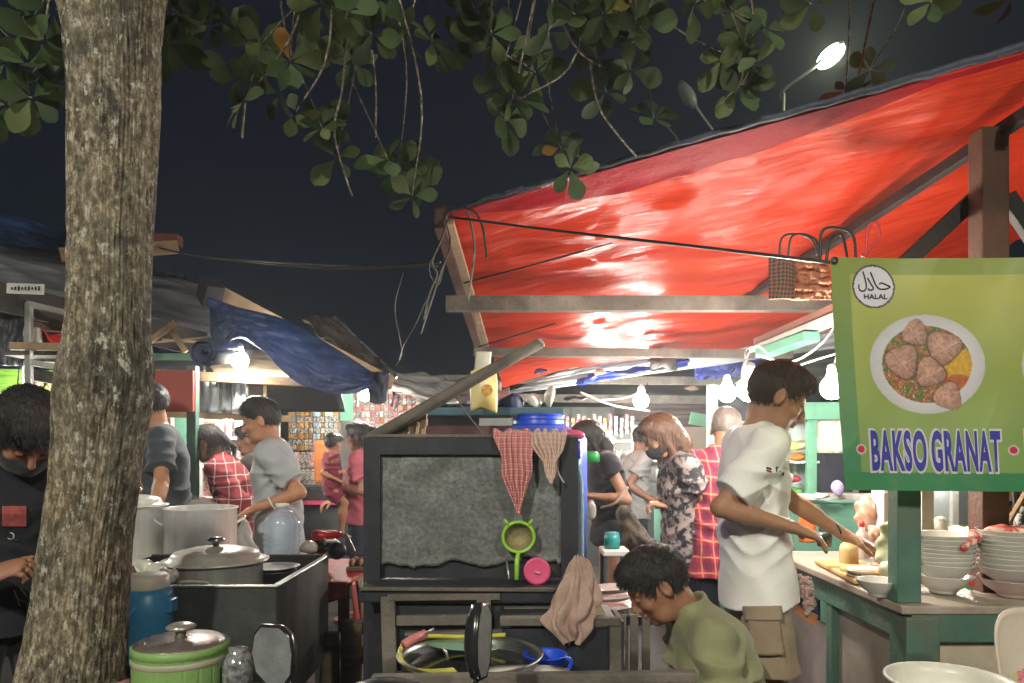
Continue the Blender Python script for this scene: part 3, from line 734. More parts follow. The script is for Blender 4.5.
def beam(name, a, b, w, h, mat, label, cat='beam', group=None, jit=0.0, bev=.004):
    m = MB(); m.bar(a, b, w, h, bev=bev)
    o = m.build(name, mat); tag(o, label, cat, group); return o
beam('rafter', P(440, 216, 3.72), P(487, 368, 6.9), .06, .13, WOODB, 'leaning timber rafter along the left edge of the red tarpaulin', 'rafter')
beam('batten', P(449, 222, 3.68), P(486, 345, 6.2), .05, .025, WOODL, 'pale batten nailed on the left edge rafter of the red tarpaulin', 'batten')
beam('roof_beam', P(446, 304, 4.3), P(872, 304, 4.3), .08, .085, WOODG, 'long grey roof beam crossing level under the red tarpaulin, nearest one', group='level grey beams under the tarpaulin')
beam('roof_beam', P(474, 352, 5.7), P(792, 354, 5.7), .07, .065, WOODG, 'second long roof beam crossing just below the red tarpaulin', group='level grey beams under the tarpaulin')
beam('roof_beam', P(440, 379, 8.4), P(850, 382, 8.4), .08, .09, WOODG, 'grey roof beam above the row of far stalls, upper of two close beams', group='level grey beams under the tarpaulin')
beam('roof_beam', P(420, 397, 9.2), P(716, 400, 9.2), .08, .10, WOODG, 'pale roof beam above the far bulb, lower of two close beams', group='level grey beams under the tarpaulin')
beam('rafter', P(1060, 92, 2.5), P(740, 303, 5.1), .04, .05, WOODK, 'dark rafter sloping up to the right under the red tarpaulin', 'rafter')
post = thing('wooden_post', 'brown wooden post with cross braces behind the top of the green banner', 'post', (1.79, 2.78, 0))
MB().bar((1.79, 2.78, 0), (1.79, 2.78, 2.63), .10, .09, up=(0, 1, 0), bev=.006).build('upright', WOODB, post)
MB().bar(P(902, 266, 2.86), P(984, 190, 2.86), .04, .06, up=(0, 0, 1)).build('brace', WOODK, post)
MB().bar(P(1050, 262, 2.86), P(1006, 196, 2.86), .04, .06).build('brace', WOODK, post)
MB().bar(P(982, 178, 2.86), P(982, 300, 2.86), .05, .07, up=(0, 1, 0)).build('cleat', WOODK, post)

def rope(name, pts, r, mat, label, cat, n=10, group=None):
    m = MB(); m.tube(smooth_path([P(*q) for q in pts], n), r, 6); o = m.build(name, mat, None, True); tag(o, label, cat, group); return o
rope('rope', [(449, 217, 3.62), (560, 231, 3.2), (700, 247, 2.75), (834, 263, 2.46)], .006, CABLE, 'black rope running from the tarpaulin corner to the banner corner', 'rope')
rope('rope', [(150, 246, 6.0), (200, 256, 5.6), (300, 264, 5.0), (380, 266, 4.3), (440, 262, 3.75)], .007, ROPE, 'pale cable stretched across the dark sky from the left roof', 'cable')
rope('rope', [(205, 258, 5.6), (320, 268, 4.8), (437, 266, 3.75)], .004, ROPE, 'thinner cable just under the pale one across the dark sky', 'cable')
rope('rope', [(448, 219, 3.6), (441, 240, 3.6), (432, 262, 3.6), (437, 275, 3.6), (430, 292, 3.6), (424, 320, 3.62)], .006, ROPE, 'frayed knotted rope dangling from the tarpaulin corner', 'rope')
rope('rope', [(446, 222, 3.6), (450, 245, 3.6), (440, 275, 3.6), (428, 312, 3.6), (421, 334, 3.6)], .0045, ROPE, 'straight loose rope end hanging beside the frayed rope', 'rope')
rope('rope', [(447, 222, 3.6), (456, 208, 3.6), (472, 210, 3.6), (482, 225, 3.6), (487, 258, 3.6)], .006, CABLE, 'black cable loop curling over the tarpaulin corner', 'cable')
rope('rope', [(468, 212, 3.58), (474, 240, 3.58), (473, 265, 3.58), (468, 300, 3.58)], .006, ROPE, 'twisted pale rope hanging in front of the red tarpaulin', 'rope')
rope('rope', [(440, 240, 3.7), (429, 268, 3.75), (438, 285, 3.8), (445, 262, 3.75)], .004, ROPE, 'small rope loop by the tarpaulin corner', 'rope')
rope('rope', [(403, 272, 4.6), (395, 310, 5.2), (402, 352, 5.9), (396, 366, 6.3)], .004, ROPE, 'loose string falling to the edge of the dark roof', 'string')
rope('rope', [(426, 300, 4.0), (415, 325, 4.6), (404, 345, 5.4), (399, 362, 6.2)], .004, ROPE, 'slack string from the frayed rope down to the dark roof', 'string')
for k, (a, b, c) in enumerate([((464, 283, 4.4), (540, 263, 4.2), (612, 243, 4.0)), ((478, 347, 5.6), (560, 322, 5.5), (680, 285, 4.9)), ((620, 318, 5.6), (720, 288, 5.0), (800, 262, 4.4))]):
    rope('guy_rope', [a, b, c], .005, CABLE, ['short dark cord under the upper left of the red tarpaulin', 'long dark cord under the lower left of the red tarpaulin', 'dark cord under the middle of the red tarpaulin near the rafter'][k], 'cord')

# ------------------------------------------------------------------ canopies further back
def quad_sheet(name, tl, tr, br, bl, mat, label, cat='tarpaulin', nu=60, nv=30, amp=.03, sag=0.0, freq=(3, 9), th=.004, seed=0, parent=None):
    a, b, c, d = [P(*q) for q in (tl, tr, br, bl)]
    nn = (b-a).cross(d-a).normalized()
    def fn(u, v):
        p = a.lerp(b, u).lerp(d.lerp(c, u), v)
        return p+nn*amp*(noise.noise(Vector((u*freq[0], v*freq[1], seed)))+.4*noise.noise(Vector((u*freq[0]*3, v*freq[1]*3, seed+4))))+V(0, 0, -sag*math.sin(math.pi*u))
    o = MB().sheet(fn, nu, nv, th).build(name, mat, parent, True)
    if parent is None: tag(o, label, cat)
    return o
quad_sheet('tarpaulin', (575, 366, 7.7), (860, 312, 6.2), (862, 345, 7.4), (500, 395, 8.3), M('tarp_silver', (.62, .64, .64), (.34, .35, .37), scale=3, rough=.3, bump=.8, bscale=8, stretch=(1, 4, 4)), 'silvery grey tarpaulin sloping below the red one', amp=.10, nu=80)
quad_sheet('tarpaulin', (590, 378, 7.6), (690, 359, 7.2), (685, 364, 7.4), (575, 383, 7.8), M('tarp_bright_blue', (.03, .08, .55), (.02, .05, .35), rough=.4, bump=.6, transl=.3), 'strip of bright blue tarpaulin under the silvery one', amp=.06)
quad_sheet('tarpaulin', (696, 360, 8.0), (765, 353, 8.0), (748, 379, 8.4), (694, 377, 8.4), M('tarp_blue_dim', (.02, .04, .30), (.01, .02, .12), rough=.5, bump=.6), 'deep blue plastic patch hanging behind the second beam', amp=.08)
quad_sheet('canopy', (405, 386, 11.5), (900, 330, 11.5), (900, 372, 8.6), (470, 386, 9.6), DARKT, 'large dark canopy roofing the far stalls', 'canopy', amp=.10)
quad_sheet('canopy', (378, 361, 7.6), (480, 377, 8.0), (520, 398, 7.2), (385, 388, 6.6), M('tarp_paler', (.48, .48, .45), (.2, .2, .2), scale=3, stretch=(1, 1, 7), rough=.5, bump=.8), 'grey sagging canopy edge between the dark roof and the red tarpaulin', 'canopy', amp=.10, sag=.1)
quad_sheet('awning', (616, 401, 9.6), (712, 399, 9.6), (712, 429, 9.5), (612, 434, 9.5), M('awning_brown', (.10, .065, .055), (.05, .035, .03), scale=4, rough=.7, bump=.5), 'brown cloth awning hanging behind the masked women', 'awning', amp=.04)
quad_sheet('awning', (560, 408, 10.5), (632, 408, 10.5), (632, 430, 10.4), (560, 432, 10.4), M('awning_greygreen', (.11, .14, .12), (.06, .07, .065), rough=.7, bump=.4), 'grey green awning above the woman with long black hair', 'awning', amp=.04)
# a wall of sheeting closing the market at the back
quad_sheet('back_sheeting', (100, 392, 13.0), (1300, 330, 13.0), (1300, 560, 13.0), (100, 560, 13.0), M('sheeting_dark', (.05, .055, .055), (.02, .022, .024), scale=1.2, rough=.8, bump=.4), 'dark sheeting hung behind the last row of stalls', 'sheeting', amp=.12, nu=80)

# ------------------------------------------------------------------ left stall
ls = thing('stall_roof', 'grey and blue plastic stall roof running behind the tree trunk', 'stall roof', P(0, 300, 4.9))
quad_sheet('plastic_sheet', (-60, 228, 6.0), (215, 288, 7.0), (218, 340, 5.8), (-60, 264, 4.7), GREYT, '', parent=ls, amp=.06, freq=(3, 12))
quad_sheet('blue_strip', (-60, 200, 6.15), (100, 240, 6.5), (100, 262, 6.1), (-60, 224, 5.7), BLUET, '', parent=ls, amp=.05, freq=(3, 6))
MB().bar(P(-60, 283, 4.72), P(205, 345, 5.7), .05, .19).build('fascia_board', M('fascia', (.055, .045, .042), (.03, .026, .026), scale=5, rough=.7, bump=.4), ls)
beam('roof_beam', P(60, 255, 5.6), P(178, 247, 6.0), .06, .10, WOODL, 'pale board end sticking out right of the trunk at roof height', 'board')
beam('roof_tile_stack', P(120, 240, 6.3), P(180, 241, 6.3), .12, .09, M('red_tile', (.16, .045, .035), (.07, .025, .022), rough=.8, bump=.5), 'small reddish heap of tiles lying on the left roof', 'tiles')
sg = thing('sign_plate', 'small white plate with dark writing on the left stall fascia', 'sign', P(26, 288, 4.6))
MB().bar(P(7, 288, 4.62), P(44, 289.5, 4.62), .012, .065).build('plate', WHITEP, sg)
for k in range(9): MB().bar(P(11+k*3.4, 288.3, 4.607), P(12.6+k*3.4, 288.4, 4.607), .003, .016+.012*((k*7) % 3)/2).build('letter_mark', CABLE, sg)
# shelf rack of the left stall
rk = thing('metal_rack', 'pale metal rack frame standing in the left stall', 'rack', (P(28, 500, 4.55).x, 4.55, 0))
for px, Y in ((29, 4.5), (100, 4.7), (26, 5.2)):
    x = P(px, 0, Y).x; MB().bar((x, Y, 0), (x, Y, P(0, 303, Y).z), .035, .035, up=(0, 1, 0)).build('leg', M('metal_pale', (.45, .45, .43), (.3, .3, .28), rough=.45, metal=.4), rk)
for (a, b) in (((29, 304, 4.5), (104, 322, 4.7)), ((29, 362, 4.5), (104, 376, 4.7)), ((29, 304, 4.5), (26, 306, 5.2)), ((29, 440, 4.5), (104, 445, 4.7))):
    MB().bar(P(*a), P(*b), .03, .035).build('rail', M('metal_pale'), rk)
MB().box((P(64, 0, 4.85).x, 4.85, P(0, 352, 4.5).z), (.42, .55, .02)).build('shelf', WOODG, rk)
beam('plank', P(10, 346, 4.42), P(112, 348, 4.55), .04, .045, WOODL, 'pale plank across the front of the metal rack', 'plank')
beam('plank', P(30, 326, 5.0), P(112, 330, 5.2), .04, .06, WOODB, 'brown board behind the top of the metal rack', 'plank')
beam('plank', P(26, 374, 4.9), P(112, 386, 5.1), .04, .08, WOODG, 'grey board under the shelf of the metal rack', 'plank')
o = MB().lathe([(.0, 0), (.036, 0), (.038, .01), (.038, .085), (.03, .095), (.03, .1), (0, .1)], P(35, 344, 4.58), 20).build('tin_can', WHITEPL, None, True); tag(o, 'white cylindrical tin standing on the rack shelf', 'tin')
m = MB(); cc = P(56, 340, 4.65); m.sheet(lambda u, v: cc+V((u-.5)*.20, (v-.5)*.14, .04+.05*math.sin(u*6)*math.cos(v*5)-.08*abs(v-.4)), 14, 10, .006); o = m.jit(.02, 9).build('bag', REDP, None, True); tag(o, 'crumpled red bag on the rack shelf', 'bag')
rope('cable', [(24, 300, 4.5), (25, 318, 4.5), (20, 336, 4.5), (27, 352, 4.5)], .008, CABLE, 'black cable dangling beside the metal rack', 'cable')
o = quad_sheet('curtain', (-40, 306, 4.95), (24, 312, 5.0), (24, 366, 5.0), (-40, 366, 4.95), DARKT, 'dark cloth hanging behind the rack on the far left', 'curtain', amp=.05, freq=(8, 2))
# printed menu banner behind the left stall
mb = thing('menu_banner', 'green and white printed food banner behind the far left man', 'banner', P(30, 410, 5.4))
quad_sheet('print_sheet', (-70, 368, 5.4), (62, 374, 5.4), (62, 430, 5.4), (-70, 430, 5.4), M('print_white', (.72, .74, .68), rough=.5), '', parent=mb, amp=.02)
quad_sheet('green_band', (-70, 366, 5.37), (62, 371, 5.37), (62, 393, 5.37), (-70, 390, 5.37), M('print_green', (.28, .55, .07), (.2, .45, .06), rough=.5), '', parent=mb, amp=.01)
for px in (38, 53): 
    o = MB().lathe([(0, 0), (.035, 0), (.045, .004), (0, .006)], P(px, 384, 5.33), 18, rotm(90)).build('printed_bowl', M('print_tan', (.50, .36, .24), (.25, .16, .1), scale=40, rough=.5), mb, True)
bulb(18, 395, 5.0, .035, 'bulb in the left stall hidden behind the dark haired man', .8, [(18, 380, 5.0), (20, 360, 5.0)])

# sticks, boards of the stall right of the trunk
for (a, b, w, l) in (((118, 365, 5.1), (176, 322, 5.1), .05, 'light stick leaning up right behind the trunk'), ((168, 325, 5.15), (186, 352, 5.15), .05, 'short light stick crossing down behind the trunk'),
                     ((140, 344, 5.3), (208, 337, 5.6), .02, 'thin pale rod above the red board'), ((140, 338, 5.5), (215, 343, 5.5), .025, 'pale rail under the grey roof plastic')):
    beam('stick', P(*a), P(*b), w*.7, w*.7, WOODL, l, 'stick')
beam('board', P(140, 357, 5.3), P(200, 357, 5.3), .05, .05, GREENP, 'green board over the red panel', 'board')
beam('board', P(120, 366, 5.4), P(205, 366, 5.4), .05, .08, DARKT, 'dark board between the green board and the red panel', 'board')
kio = thing('snack_kiosk', 'left snack kiosk with red board, grey panels and a green post', 'kiosk', (P(193, 0, 4.8).x, 5.3, 0))
MB().bar(P(120, 372, 4.75), P(330, 384, 5.1), .05, .06).build('front_beam', WOODL, kio)
MB().bar((P(193, 0, 4.8).x, 4.8, 0), P(193, 366, 4.8), .06, .06, up=(0, 1, 0)).build('post', GREENP, kio)
MB().bar((P(182, 0, 6.2).x, 6.2, 0), P(182, 400, 6.2), .10, .06, up=(0, 1, 0)).build('post', MINT, kio)
m = MB(); m.box((P(172, 0, 4.72).x, 4.72, P(0, 391, 4.72).z), (.28, .025, .265), bev=.005); m.build('red_board', M('board_red', (.30, .055, .038), (.24, .04, .03), scale=3, rough=.6), kio)
for px0, px1, cc in ((198, 219, ALU), (219, 232, IRON), (232, 246, ALU)):
    quad_sheet('metal_panel', (px0, 379, 4.95), (px1, 380, 4.97), (px1, 414, 4.97), (px0, 412, 4.95), M('panel_silver', (.50, .55, .60), (.34, .38, .42), scale=4, rough=.4, bump=.3) if cc is ALU else M('panel_mid', (.26, .27, .28), (.16, .17, .18), scale=5, rough=.5), '', parent=kio, amp=.02, freq=(4, 2), nu=14, nv=8)
quad_sheet('dark_panel', (262, 383, 5.6), (340, 384, 5.6), (345, 412, 5.6), (262, 412, 5.6), M('panel_dark', (.035, .045, .055), (.05, .06, .07), scale=3, rough=.4), '', parent=kio, amp=.01, nu=10, nv=6)
quad_sheet('side_panel', (246, 380, 5.1), (262, 383, 5.5), (262, 418, 5.5), (246, 416, 5.1), M('panel_brown', (.13, .115, .10), rough=.6), '', parent=kio, amp=.01, nu=6, nv=6)
quad_sheet('ceiling_panel', (205, 352, 5.9), (300, 352, 6.1), (330, 380, 5.15), (215, 378, 5.0), CARD, '', parent=kio, amp=.02)
MB().bar(P(150, 413, 4.85), P(290, 419, 5.2), .05, .045).build('lower_beam', WOODL, kio)
MB().bar(P(265, 384, 5.0), P(265, 415, 5.0), .02, .02).build('strut', M('stick_yellow', (.6, .45, .18)), kio)
MB().box((-2.74, 6.9, 1.2), (1.15, .04, 1.15)).build('back_wall', M('wall_cream', (.50, .50, .44), (.40, .39, .34), scale=2, rough=.7), kio)
MB().box((P(175, 0, 5.5).x-.1, 6.2, .42), (1.0, .8, .84)).build('counter', GREENP, kio)
# white snack cabinet with shelves, bottles and jars
cab = thing('display_cabinet', 'white glass fronted snack cabinet behind the woman in the plaid shirt', 'cabinet', P(205, 500, 6.3))
x0, x1, z0, z1, Yc = P(148, 0, 6.2).x, P(252, 0, 6.2).x, P(0, 498, 6.2).z, P(0, 408, 6.2).z, 6.35
for z in (z0, z0+.26, z0+.50, z1): MB().box(((x0+x1)/2, Yc, z), (x1-x0, .36, .02)).build('shelf', WHITEP, cab)
for x in (x0, x0+.22, x0+.45, x1-.18, x1): MB().box((x, Yc-.17, (z0+z1)/2), (.03, .03, z1-z0)).build('upright', WHITEP, cab)
MB().box(((x0+x1)/2, Yc+.19, (z0+z1)/2), (x1-x0, .012, z1-z0)).build('back_panel', WHITEP, cab)
NTH = ['first', 'second', 'third', 'fourth', 'fifth', 'sixth', 'seventh', 'eighth', 'ninth', 'tenth', 'eleventh', 'twelfth', 'thirteenth', 'fourteenth', 'fifteenth', 'sixteenth', 'seventeenth', 'last']
PK = [M('pack_%d' % i, tuple(x*.7 for x in c), [(.5, .48, .42), (.05, .04, .04), (.35, .08, .05), (.45, .45, .42)][i % 4], scale=85, rough=.35, contrast=3, detail=2) for i, c in enumerate([(.6, .06, .10), (.65, .30, .05), (.70, .55, .10), (.10, .30, .55), (.12, .40, .15), (.65, .62, .55), (.62, .22, .35), (.25, .12, .07)])]
PKN = ['red', 'orange', 'yellow', 'blue', 'green', 'cream', 'pink', 'brown']
def bottle(p, h, r, mat, label, group=None, cap=REDP, name='bottle', cat='bottle', neck=.38):
    t = thing(name, label, cat, p, group)
    MB().lathe([(0, 0), (r*.95, 0), (r, h*.04), (r, h*.58), (r*.85, h*.70), (r*neck, h*.80), (r*neck, h*.88)], p, 18).build('body', mat, t, True)
    MB().lathe([(r*neck*1.15, h*.86), (r*neck*1.15, h), (0, h*1.0)], p, 14).build('cap', cap, t, True)
    return t
for zi, z in enumerate((z0+.01, z0+.27, z0+.51)):
    for k in range(9):
        x = x0+.06+k*(x1-x0-.12)/8+random.uniform(-.015, .015); c = random.randrange(8); hh = random.uniform(.11, .17)
        o = MB().box((x, Yc-.02, z+hh/2), (random.uniform(.05, .085), .05, hh), rotm(0, 0, random.uniform(-15, 15)), .008).build('snack_pack', PK[c]); 
        tag(o, 'small %s snack pack, %s from the left on the %s shelf of the white cabinet' % (PKN[c], NTH[k], ['lowest', 'middle', 'upper'][zi]), 'snack pack', 'snack packs in the white cabinet')
# hanging sachets
def strip(p, n, w, h, ci, group, label):
    t = MB()
    for k in range(n):
        t.cur = 0 if k % 2 == 0 else 1
        t.box(Vector(p)+V(random.uniform(-.004, .004), random.uniform(-.01, .01), -h*(k+.5)), (w*.92, .012, h*.93), rotm(random.uniform(-8, 8), random.uniform(-5, 5), random.uniform(-14, 14)), .004)
    o = t.build('sachet_strip', [PK[ci], PK[5 if ci != 5 else 6]]); tag(o, label, 'sachets', group)
for k in range(13):
    ci = random.choice([0, 1, 2, 3, 4, 7]); px = 290+k*4.1
    strip(P(px, 411, 7.6), 7, .040, .058, ci, 'sachet strips left of the green panel', 'strip of %s sachets, %s from the left of those left of the mint green panel' % (PKN[ci], NTH[k]))
for k in range(15):
    ci = random.choice([6, 0, 5, 6, 1]); px = 354+k*4.6
    strip(P(px, 392, 7.2), 9, .043, .062, ci, 'sachet strips right of the green panel', 'strip of %s and cream sachets, %s one right of the mint green panel' % (PKN[ci], NTH[k]))
sk = thing('sachet_kiosk', 'sachet stall with a mint green panel behind the woman in pink', 'kiosk', (P(350, 0, 7.6).x, 7.8, 0))
x = P(347, 0, 7).x
MB().box((x, 7.0, P(0, 405, 7).z), (.12, .03, .30)).build('mint_panel', MINT, sk)
MB().bar((P(340, 0, 7).x, 7.05, 0), P(340, 385, 7.05), .03, .03, up=(0, 1, 0)).build('post', IRON, sk)
MB().box((-1.66, 8.0, 1.2), (1.5, .04, 1.6)).build('back_wall', M('wall_dim', (.32, .31, .28), (.15, .14, .13), scale=2, rough=.8), sk)
MB().bar(P(285, 409, 7.5), P(340, 409, 7.5), .03, .03).build('strip_light_rail', WHITEP, sk)
MB().bar(P(345, 389, 7.1), P(425, 393, 7.1), .04, .05).build('hanging_rail', CARD, sk)
MB().box((P(330, 0, 7.2).x, 7.2, P(0, 492, 7.2).z/2), (1.0, .45, P(0, 484, 7.2).z)).build('counter', M('counter_dark', (.05, .055, .06), (.03, .033, .036), rough=.5), sk)
MB().box((P(330, 0, 6.9).x, 6.94, P(0, 503, 6.9).z), (1.0, .03, .035)).build('pink_edge', PINK, sk)
for k in range(16):
    px = 297+(k % 8)*5.0; py = 484-(k//8)*17; c = random.choice([0, 5, 5, 5, 4, 0])
    o = MB().box(P(px, py-7, 6.95), (.055, .04, .15), rotm(0, random.uniform(-8, 8), random.uniform(-20, 20)), .012).build('goods_bag', PK[c]); tag(o, '%s goods bag, %s in the %s row on the sachet stall counter' % (PKN[c], NTH[k % 8], ['lower', 'upper'][k//8]), 'bag', 'goods on the sachet stall')
o = MB().box(P(322, 462, 6.6), (.13, .10, .38), None, .03).jit(.01, 9).build('cloth_roll', M('cloth_orange', (.55, .20, .05), (.4, .12, .03), rough=.8)); tag(o, 'orange cloth bundle beside the sachet stall', 'bundle')

# ------------------------------------------------------------------ blue tarpaulin hanging from a board
bt = thing('hanging_tarpaulin', 'bunched blue tarpaulin sagging from a sloping wooden board', 'tarpaulin', P(300, 380, 5.2))
tp = smooth_path([P(209, 297, 4.9), P(240, 308, 5.0), P(285, 320, 5.1), P(330, 345, 5.3), P(372, 372, 5.6), P(390, 380, 5.7)], 10)
bo = smooth_path([P(216, 354, 4.95), P(238, 338, 4.7), P(262, 350, 4.7), P(300, 384, 4.9), P(348, 394, 5.2), P(385, 382, 5.6)], 10)
def btf(u, v):
    i = u*(len(tp)-1); k = int(min(i, len(tp)-2)); a = tp[k].lerp(tp[k+1], i-k); b = bo[k].lerp(bo[k+1], i-k)
    p = a.lerp(b, v); bul = math.sin(math.pi*v)*(.03+.06*math.sin(math.pi*u))
    f = .018*math.sin(u*44+5*v+3*math.sin(v*6+u*9))*math.sin(math.pi*v)+.035*abs(noise.noise(Vector((u*9, v*4, 2))))+.022*abs(noise.noise(Vector((u*26, v*10, 2))))+.035*math.exp(-((u-.28)/.07)**2)*math.sin(v*22)
    return p+V(0, -bul-f, 0)
MB().sheet(btf, 140, 50, .003).build('blue_cloth', BLUET, bt, True)
m = MB(); m.sheet(lambda u, v: P(378, 372, 5.5)+V((u-.5)*(.18-.06*v), -.03*math.sin(u*3.1)-.02*noise.noise(Vector((u*4, v*4, 0))), -.22*v-.02*math.sin(u*3.1)*v), 16, 16, .004); m.build('dangling_end', M('tarp_navy', (.04, .055, .10), (.02, .025, .05), rough=.5, bump=.5), bt, True)
beam('board', P(213, 290, 5.05), P(392, 384, 5.85), .05, .10, WOODL, 'sloping wooden board holding up the blue tarpaulin', 'board')
beam('board', P(207, 286, 5.1), P(214, 298, 5.0), .12, .16, DARKT, 'dark wrapped end of the sloping board', 'board end')
quad_sheet('roof_sheet', (300, 316, 6.3), (338, 318, 6.8), (400, 378, 6.4), (372, 374, 5.95), M('roof_rust', (.085, .065, .060), (.035, .03, .03), scale=5, rough=.6, bump=.6, bscale=14), 'dark rusty roof sheet above the blue tarpaulin', 'roof sheet', amp=.06, freq=(4, 5))
beam('pipe', P(334, 317, 6.75), P(398, 378, 6.4), .025, .025, ALU, 'thin metal strip along the dark roof sheet edge', 'metal strip')
quad_sheet('roof_sheet', (150, 264, 7.2), (205, 288, 7.2), (300, 335, 6.6), (150, 330, 6.2), DARKT, 'dark plastic sheet between the trunk and the sloping board', 'roof sheet', amp=.08)
rl = thing('tarpaulin_roll', 'rolled navy tarpaulin with its spiral end facing out', 'tarpaulin roll', P(200, 352, 4.6))
sp = [P(203, 352, 4.55)+V(math.cos(a)*(.010+.0042*a), 0, math.sin(a)*(.010+.0042*a)) for a in [i*.3 for i in range(64)]]
m = MB(); m.sheet(lambda u, v: sp[int(round(u*63))]+V(v*.04, v*.5, v*.08), 63, 2, .006); m.build('roll', M('tarp_navy2', (.035, .06, .12), (.02, .03, .06), rough=.45, bump=.3), rl, True)
# ================================================================== CENTRE CART
YB = 2.8
cart = thing('food_cart', 'dark wooden food cart with a zinc lined upright board', 'food cart', (P(472, 0, YB).x, YB, 0))
def pz(py, Y=YB): return CAMH+(HOR-py)/FPX*Y
def pX(px, Y=YB): return (px-512)/FPX*Y
XL, XR = pX(366), pX(577); ZT, ZS = pz(438), pz(577)
def mitre(a, b, w, th, inner, y):   # frame stile with mitred ends, front face at y
    return None
m = MB()
fw = .062; fr = [(XL, ZS, XL+fw, ZT), (XR-fw, ZS, XR, ZT)]
th = .05
def prism(m, pts, y0, y1):
    n = len(pts); vs = [(p[0], y0, p[1]) for p in pts]+[(p[0], y1, p[1]) for p in pts]
    fs = [tuple(range(n)), tuple(reversed(range(n, 2*n)))]+[((i+1) % n, i, i+n, (i+1) % n+n) for i in range(n)]
    m.add(vs, fs)
m = MB(); prism(m, [(XL, .0), (XL+fw, .0), (XL+fw, ZT-fw), (XL, ZT)], YB-th, YB); m.build('left_stile', WOODD, cart)
m = MB(); prism(m, [(XR-fw, ZS-.02), (XR, ZS-.02), (XR, ZT), (XR-fw, ZT-fw)], YB-th, YB); m.build('right_stile', WOODD, cart)
m = MB(); prism(m, [(XL, ZT+.0005), (XL+fw, ZT-fw+.0005), (XR-fw, ZT-fw+.0005), (XR, ZT+.0005)], YB-th-.002, YB-.002); m.build('top_rail', WOODD, cart)
m = MB(); m.bar((XL+.01, YB-.03, ZT+.008), (XR, YB-.03, ZT+.006), .055, .012); m.build('worn_top_strip', WOODG, cart)
# zinc sheet with a ragged lower edge
def zf(u, v):
    x = XL+fw-.005+u*(XR-XL-2*fw+.01); zb = ZS+.055+.012*math.sin(u*19)+.012*noise.noise(Vector((u*14, 0, 0)))+(.03 if .78 < u < .97 else 0)*.6-(.012 if u < .2 else 0)
    z = zb+(ZT-fw-zb)*(1-v); return V(x, YB-.028+.004*noise.noise(Vector((u*5, v*4, 3)))-(.003*max(0, (v-.93)/.07)), z)
MB().sheet(zf, 120, 40, .002).build('zinc_sheet', ZINC, cart, True)
MB().box(((XL+XR)/2, YB-.006, (ZT+ZS)/2), (XR-XL-2*fw, .012, ZT-ZS)).build('back_board', WOODD, cart)
m = MB(); m.bar((XL+.01, YB-.10, ZS-.03), (XR+.02, YB-.10, ZS-.035), .20, .05, bev=.008); m.jit(.003, 12); m.build('ledge', WOODD, cart)
m = MB(); m.bar((XL+.02, YB-.205, ZS-.004), (XR-.1, YB-.205, ZS-.008), .02, .012); m.build('ledge_lip', WOODG, cart)
# cart body
zc = .0
MB().box(((XL+XR)/2+.02, YB+.10, .47), (XR-XL-.06, .42, .90)).build('body', WOODD, cart)
for (a, b, w) in (((389, 596), (394, 800), .05), ((484, 598), (484, 640), .05)):
    MB().bar((pX(a[0], 2.62), 2.60, pz(a[1], 2.6)), (pX(b[0], 2.6), 2.60, max(.05, pz(b[1], 2.6))), w, .03, up=(0, 1, 0)).jit(.002, 20).build('front_stile', WOODG, cart)
for (a, b, h) in (((388, 597), (500, 596), .022), ((397, 620), (484, 619), .035), ((504, 613), (590, 611), .04), ((405, 634), (590, 628), .012)):
    MB().bar((pX(a[0], 2.6), 2.598, pz(a[1], 2.6)), (pX(b[0], 2.6), 2.598, pz(b[1], 2.6)), .028, h).jit(.002, 20).build('front_rail', WOODG, cart)
MB().box((pX(480, 2.62), 2.63, .45), (.66, .02, .86)).build('front_panel', WOODD, cart)
# low box in front with a dark door
lb = thing('wooden_box', 'low grey framed wooden box with a dark panel, brown rag on its corner', 'box', (pX(555, 2.45), 2.5, 0))
bz = pz(617, 2.45)
MB().bar((pX(500, 2.45), 2.45, bz-.012), (pX(620, 2.45), 2.45, bz-.012), .04, .026).build('top_rail', WOODG, lb)
MB().bar((pX(615, 2.45), 2.452, bz-.026), (pX(615, 2.45), 2.452, 0), .038, .03, up=(0, 1, 0)).build('stile', WOODG, lb)
MB().box((pX(556, 2.46), 2.462, bz/2-.02), (.36, .012, bz-.04)).build('door_panel', WOODD, lb)
MB().box((pX(556, 2.56), 2.565, bz-.01), (.38, .17, .014)).build('lid', WOODD, lb)
MB().box((pX(618, 2.56), 2.56, bz/2-.01), (.016, .18, bz-.02)).build('side_panel', WOODG, lb)
# long nailed edge plank of the nearest trolley
tr = thing('trolley', 'nearest trolley with a nailed wooden edge, holding the big wash pot', 'trolley', (pX(520, 2.0), 2.1, 0))
MB().bar((pX(372, 1.98), 1.98, pz(680, 1.98)), (pX(696, 1.98), 1.98, pz(676, 1.98)), .035, .03, bev=.006).jit(.0015, 20).build('edge_plank', WOODG, tr)
MB().bar((pX(372, 1.98), 1.985, pz(691, 1.98)), (pX(696, 1.98), 1.985, pz(688, 1.98)), .02, .05).build('face_board', WOODD, tr)
for px in (538, 610, 672): MB().sphere((pX(px, 1.97), 1.971, pz(684, 1.97)), .0045, 8, 6).build('nail', ALU, tr, True)
MB().box((-.05, 2.19, pz(683, 1.98)-.13), (.66, .44, .02)).build('tray_floor', WOODD, tr)
for sx in (pX(376, 1.98), .25):
    for sy in (2.0, 2.40): MB().bar((sx, sy, 0), (sx, sy, pz(683, 1.98)-.10), .04, .04, up=(0, 1, 0)).build('leg', WOODD, tr)
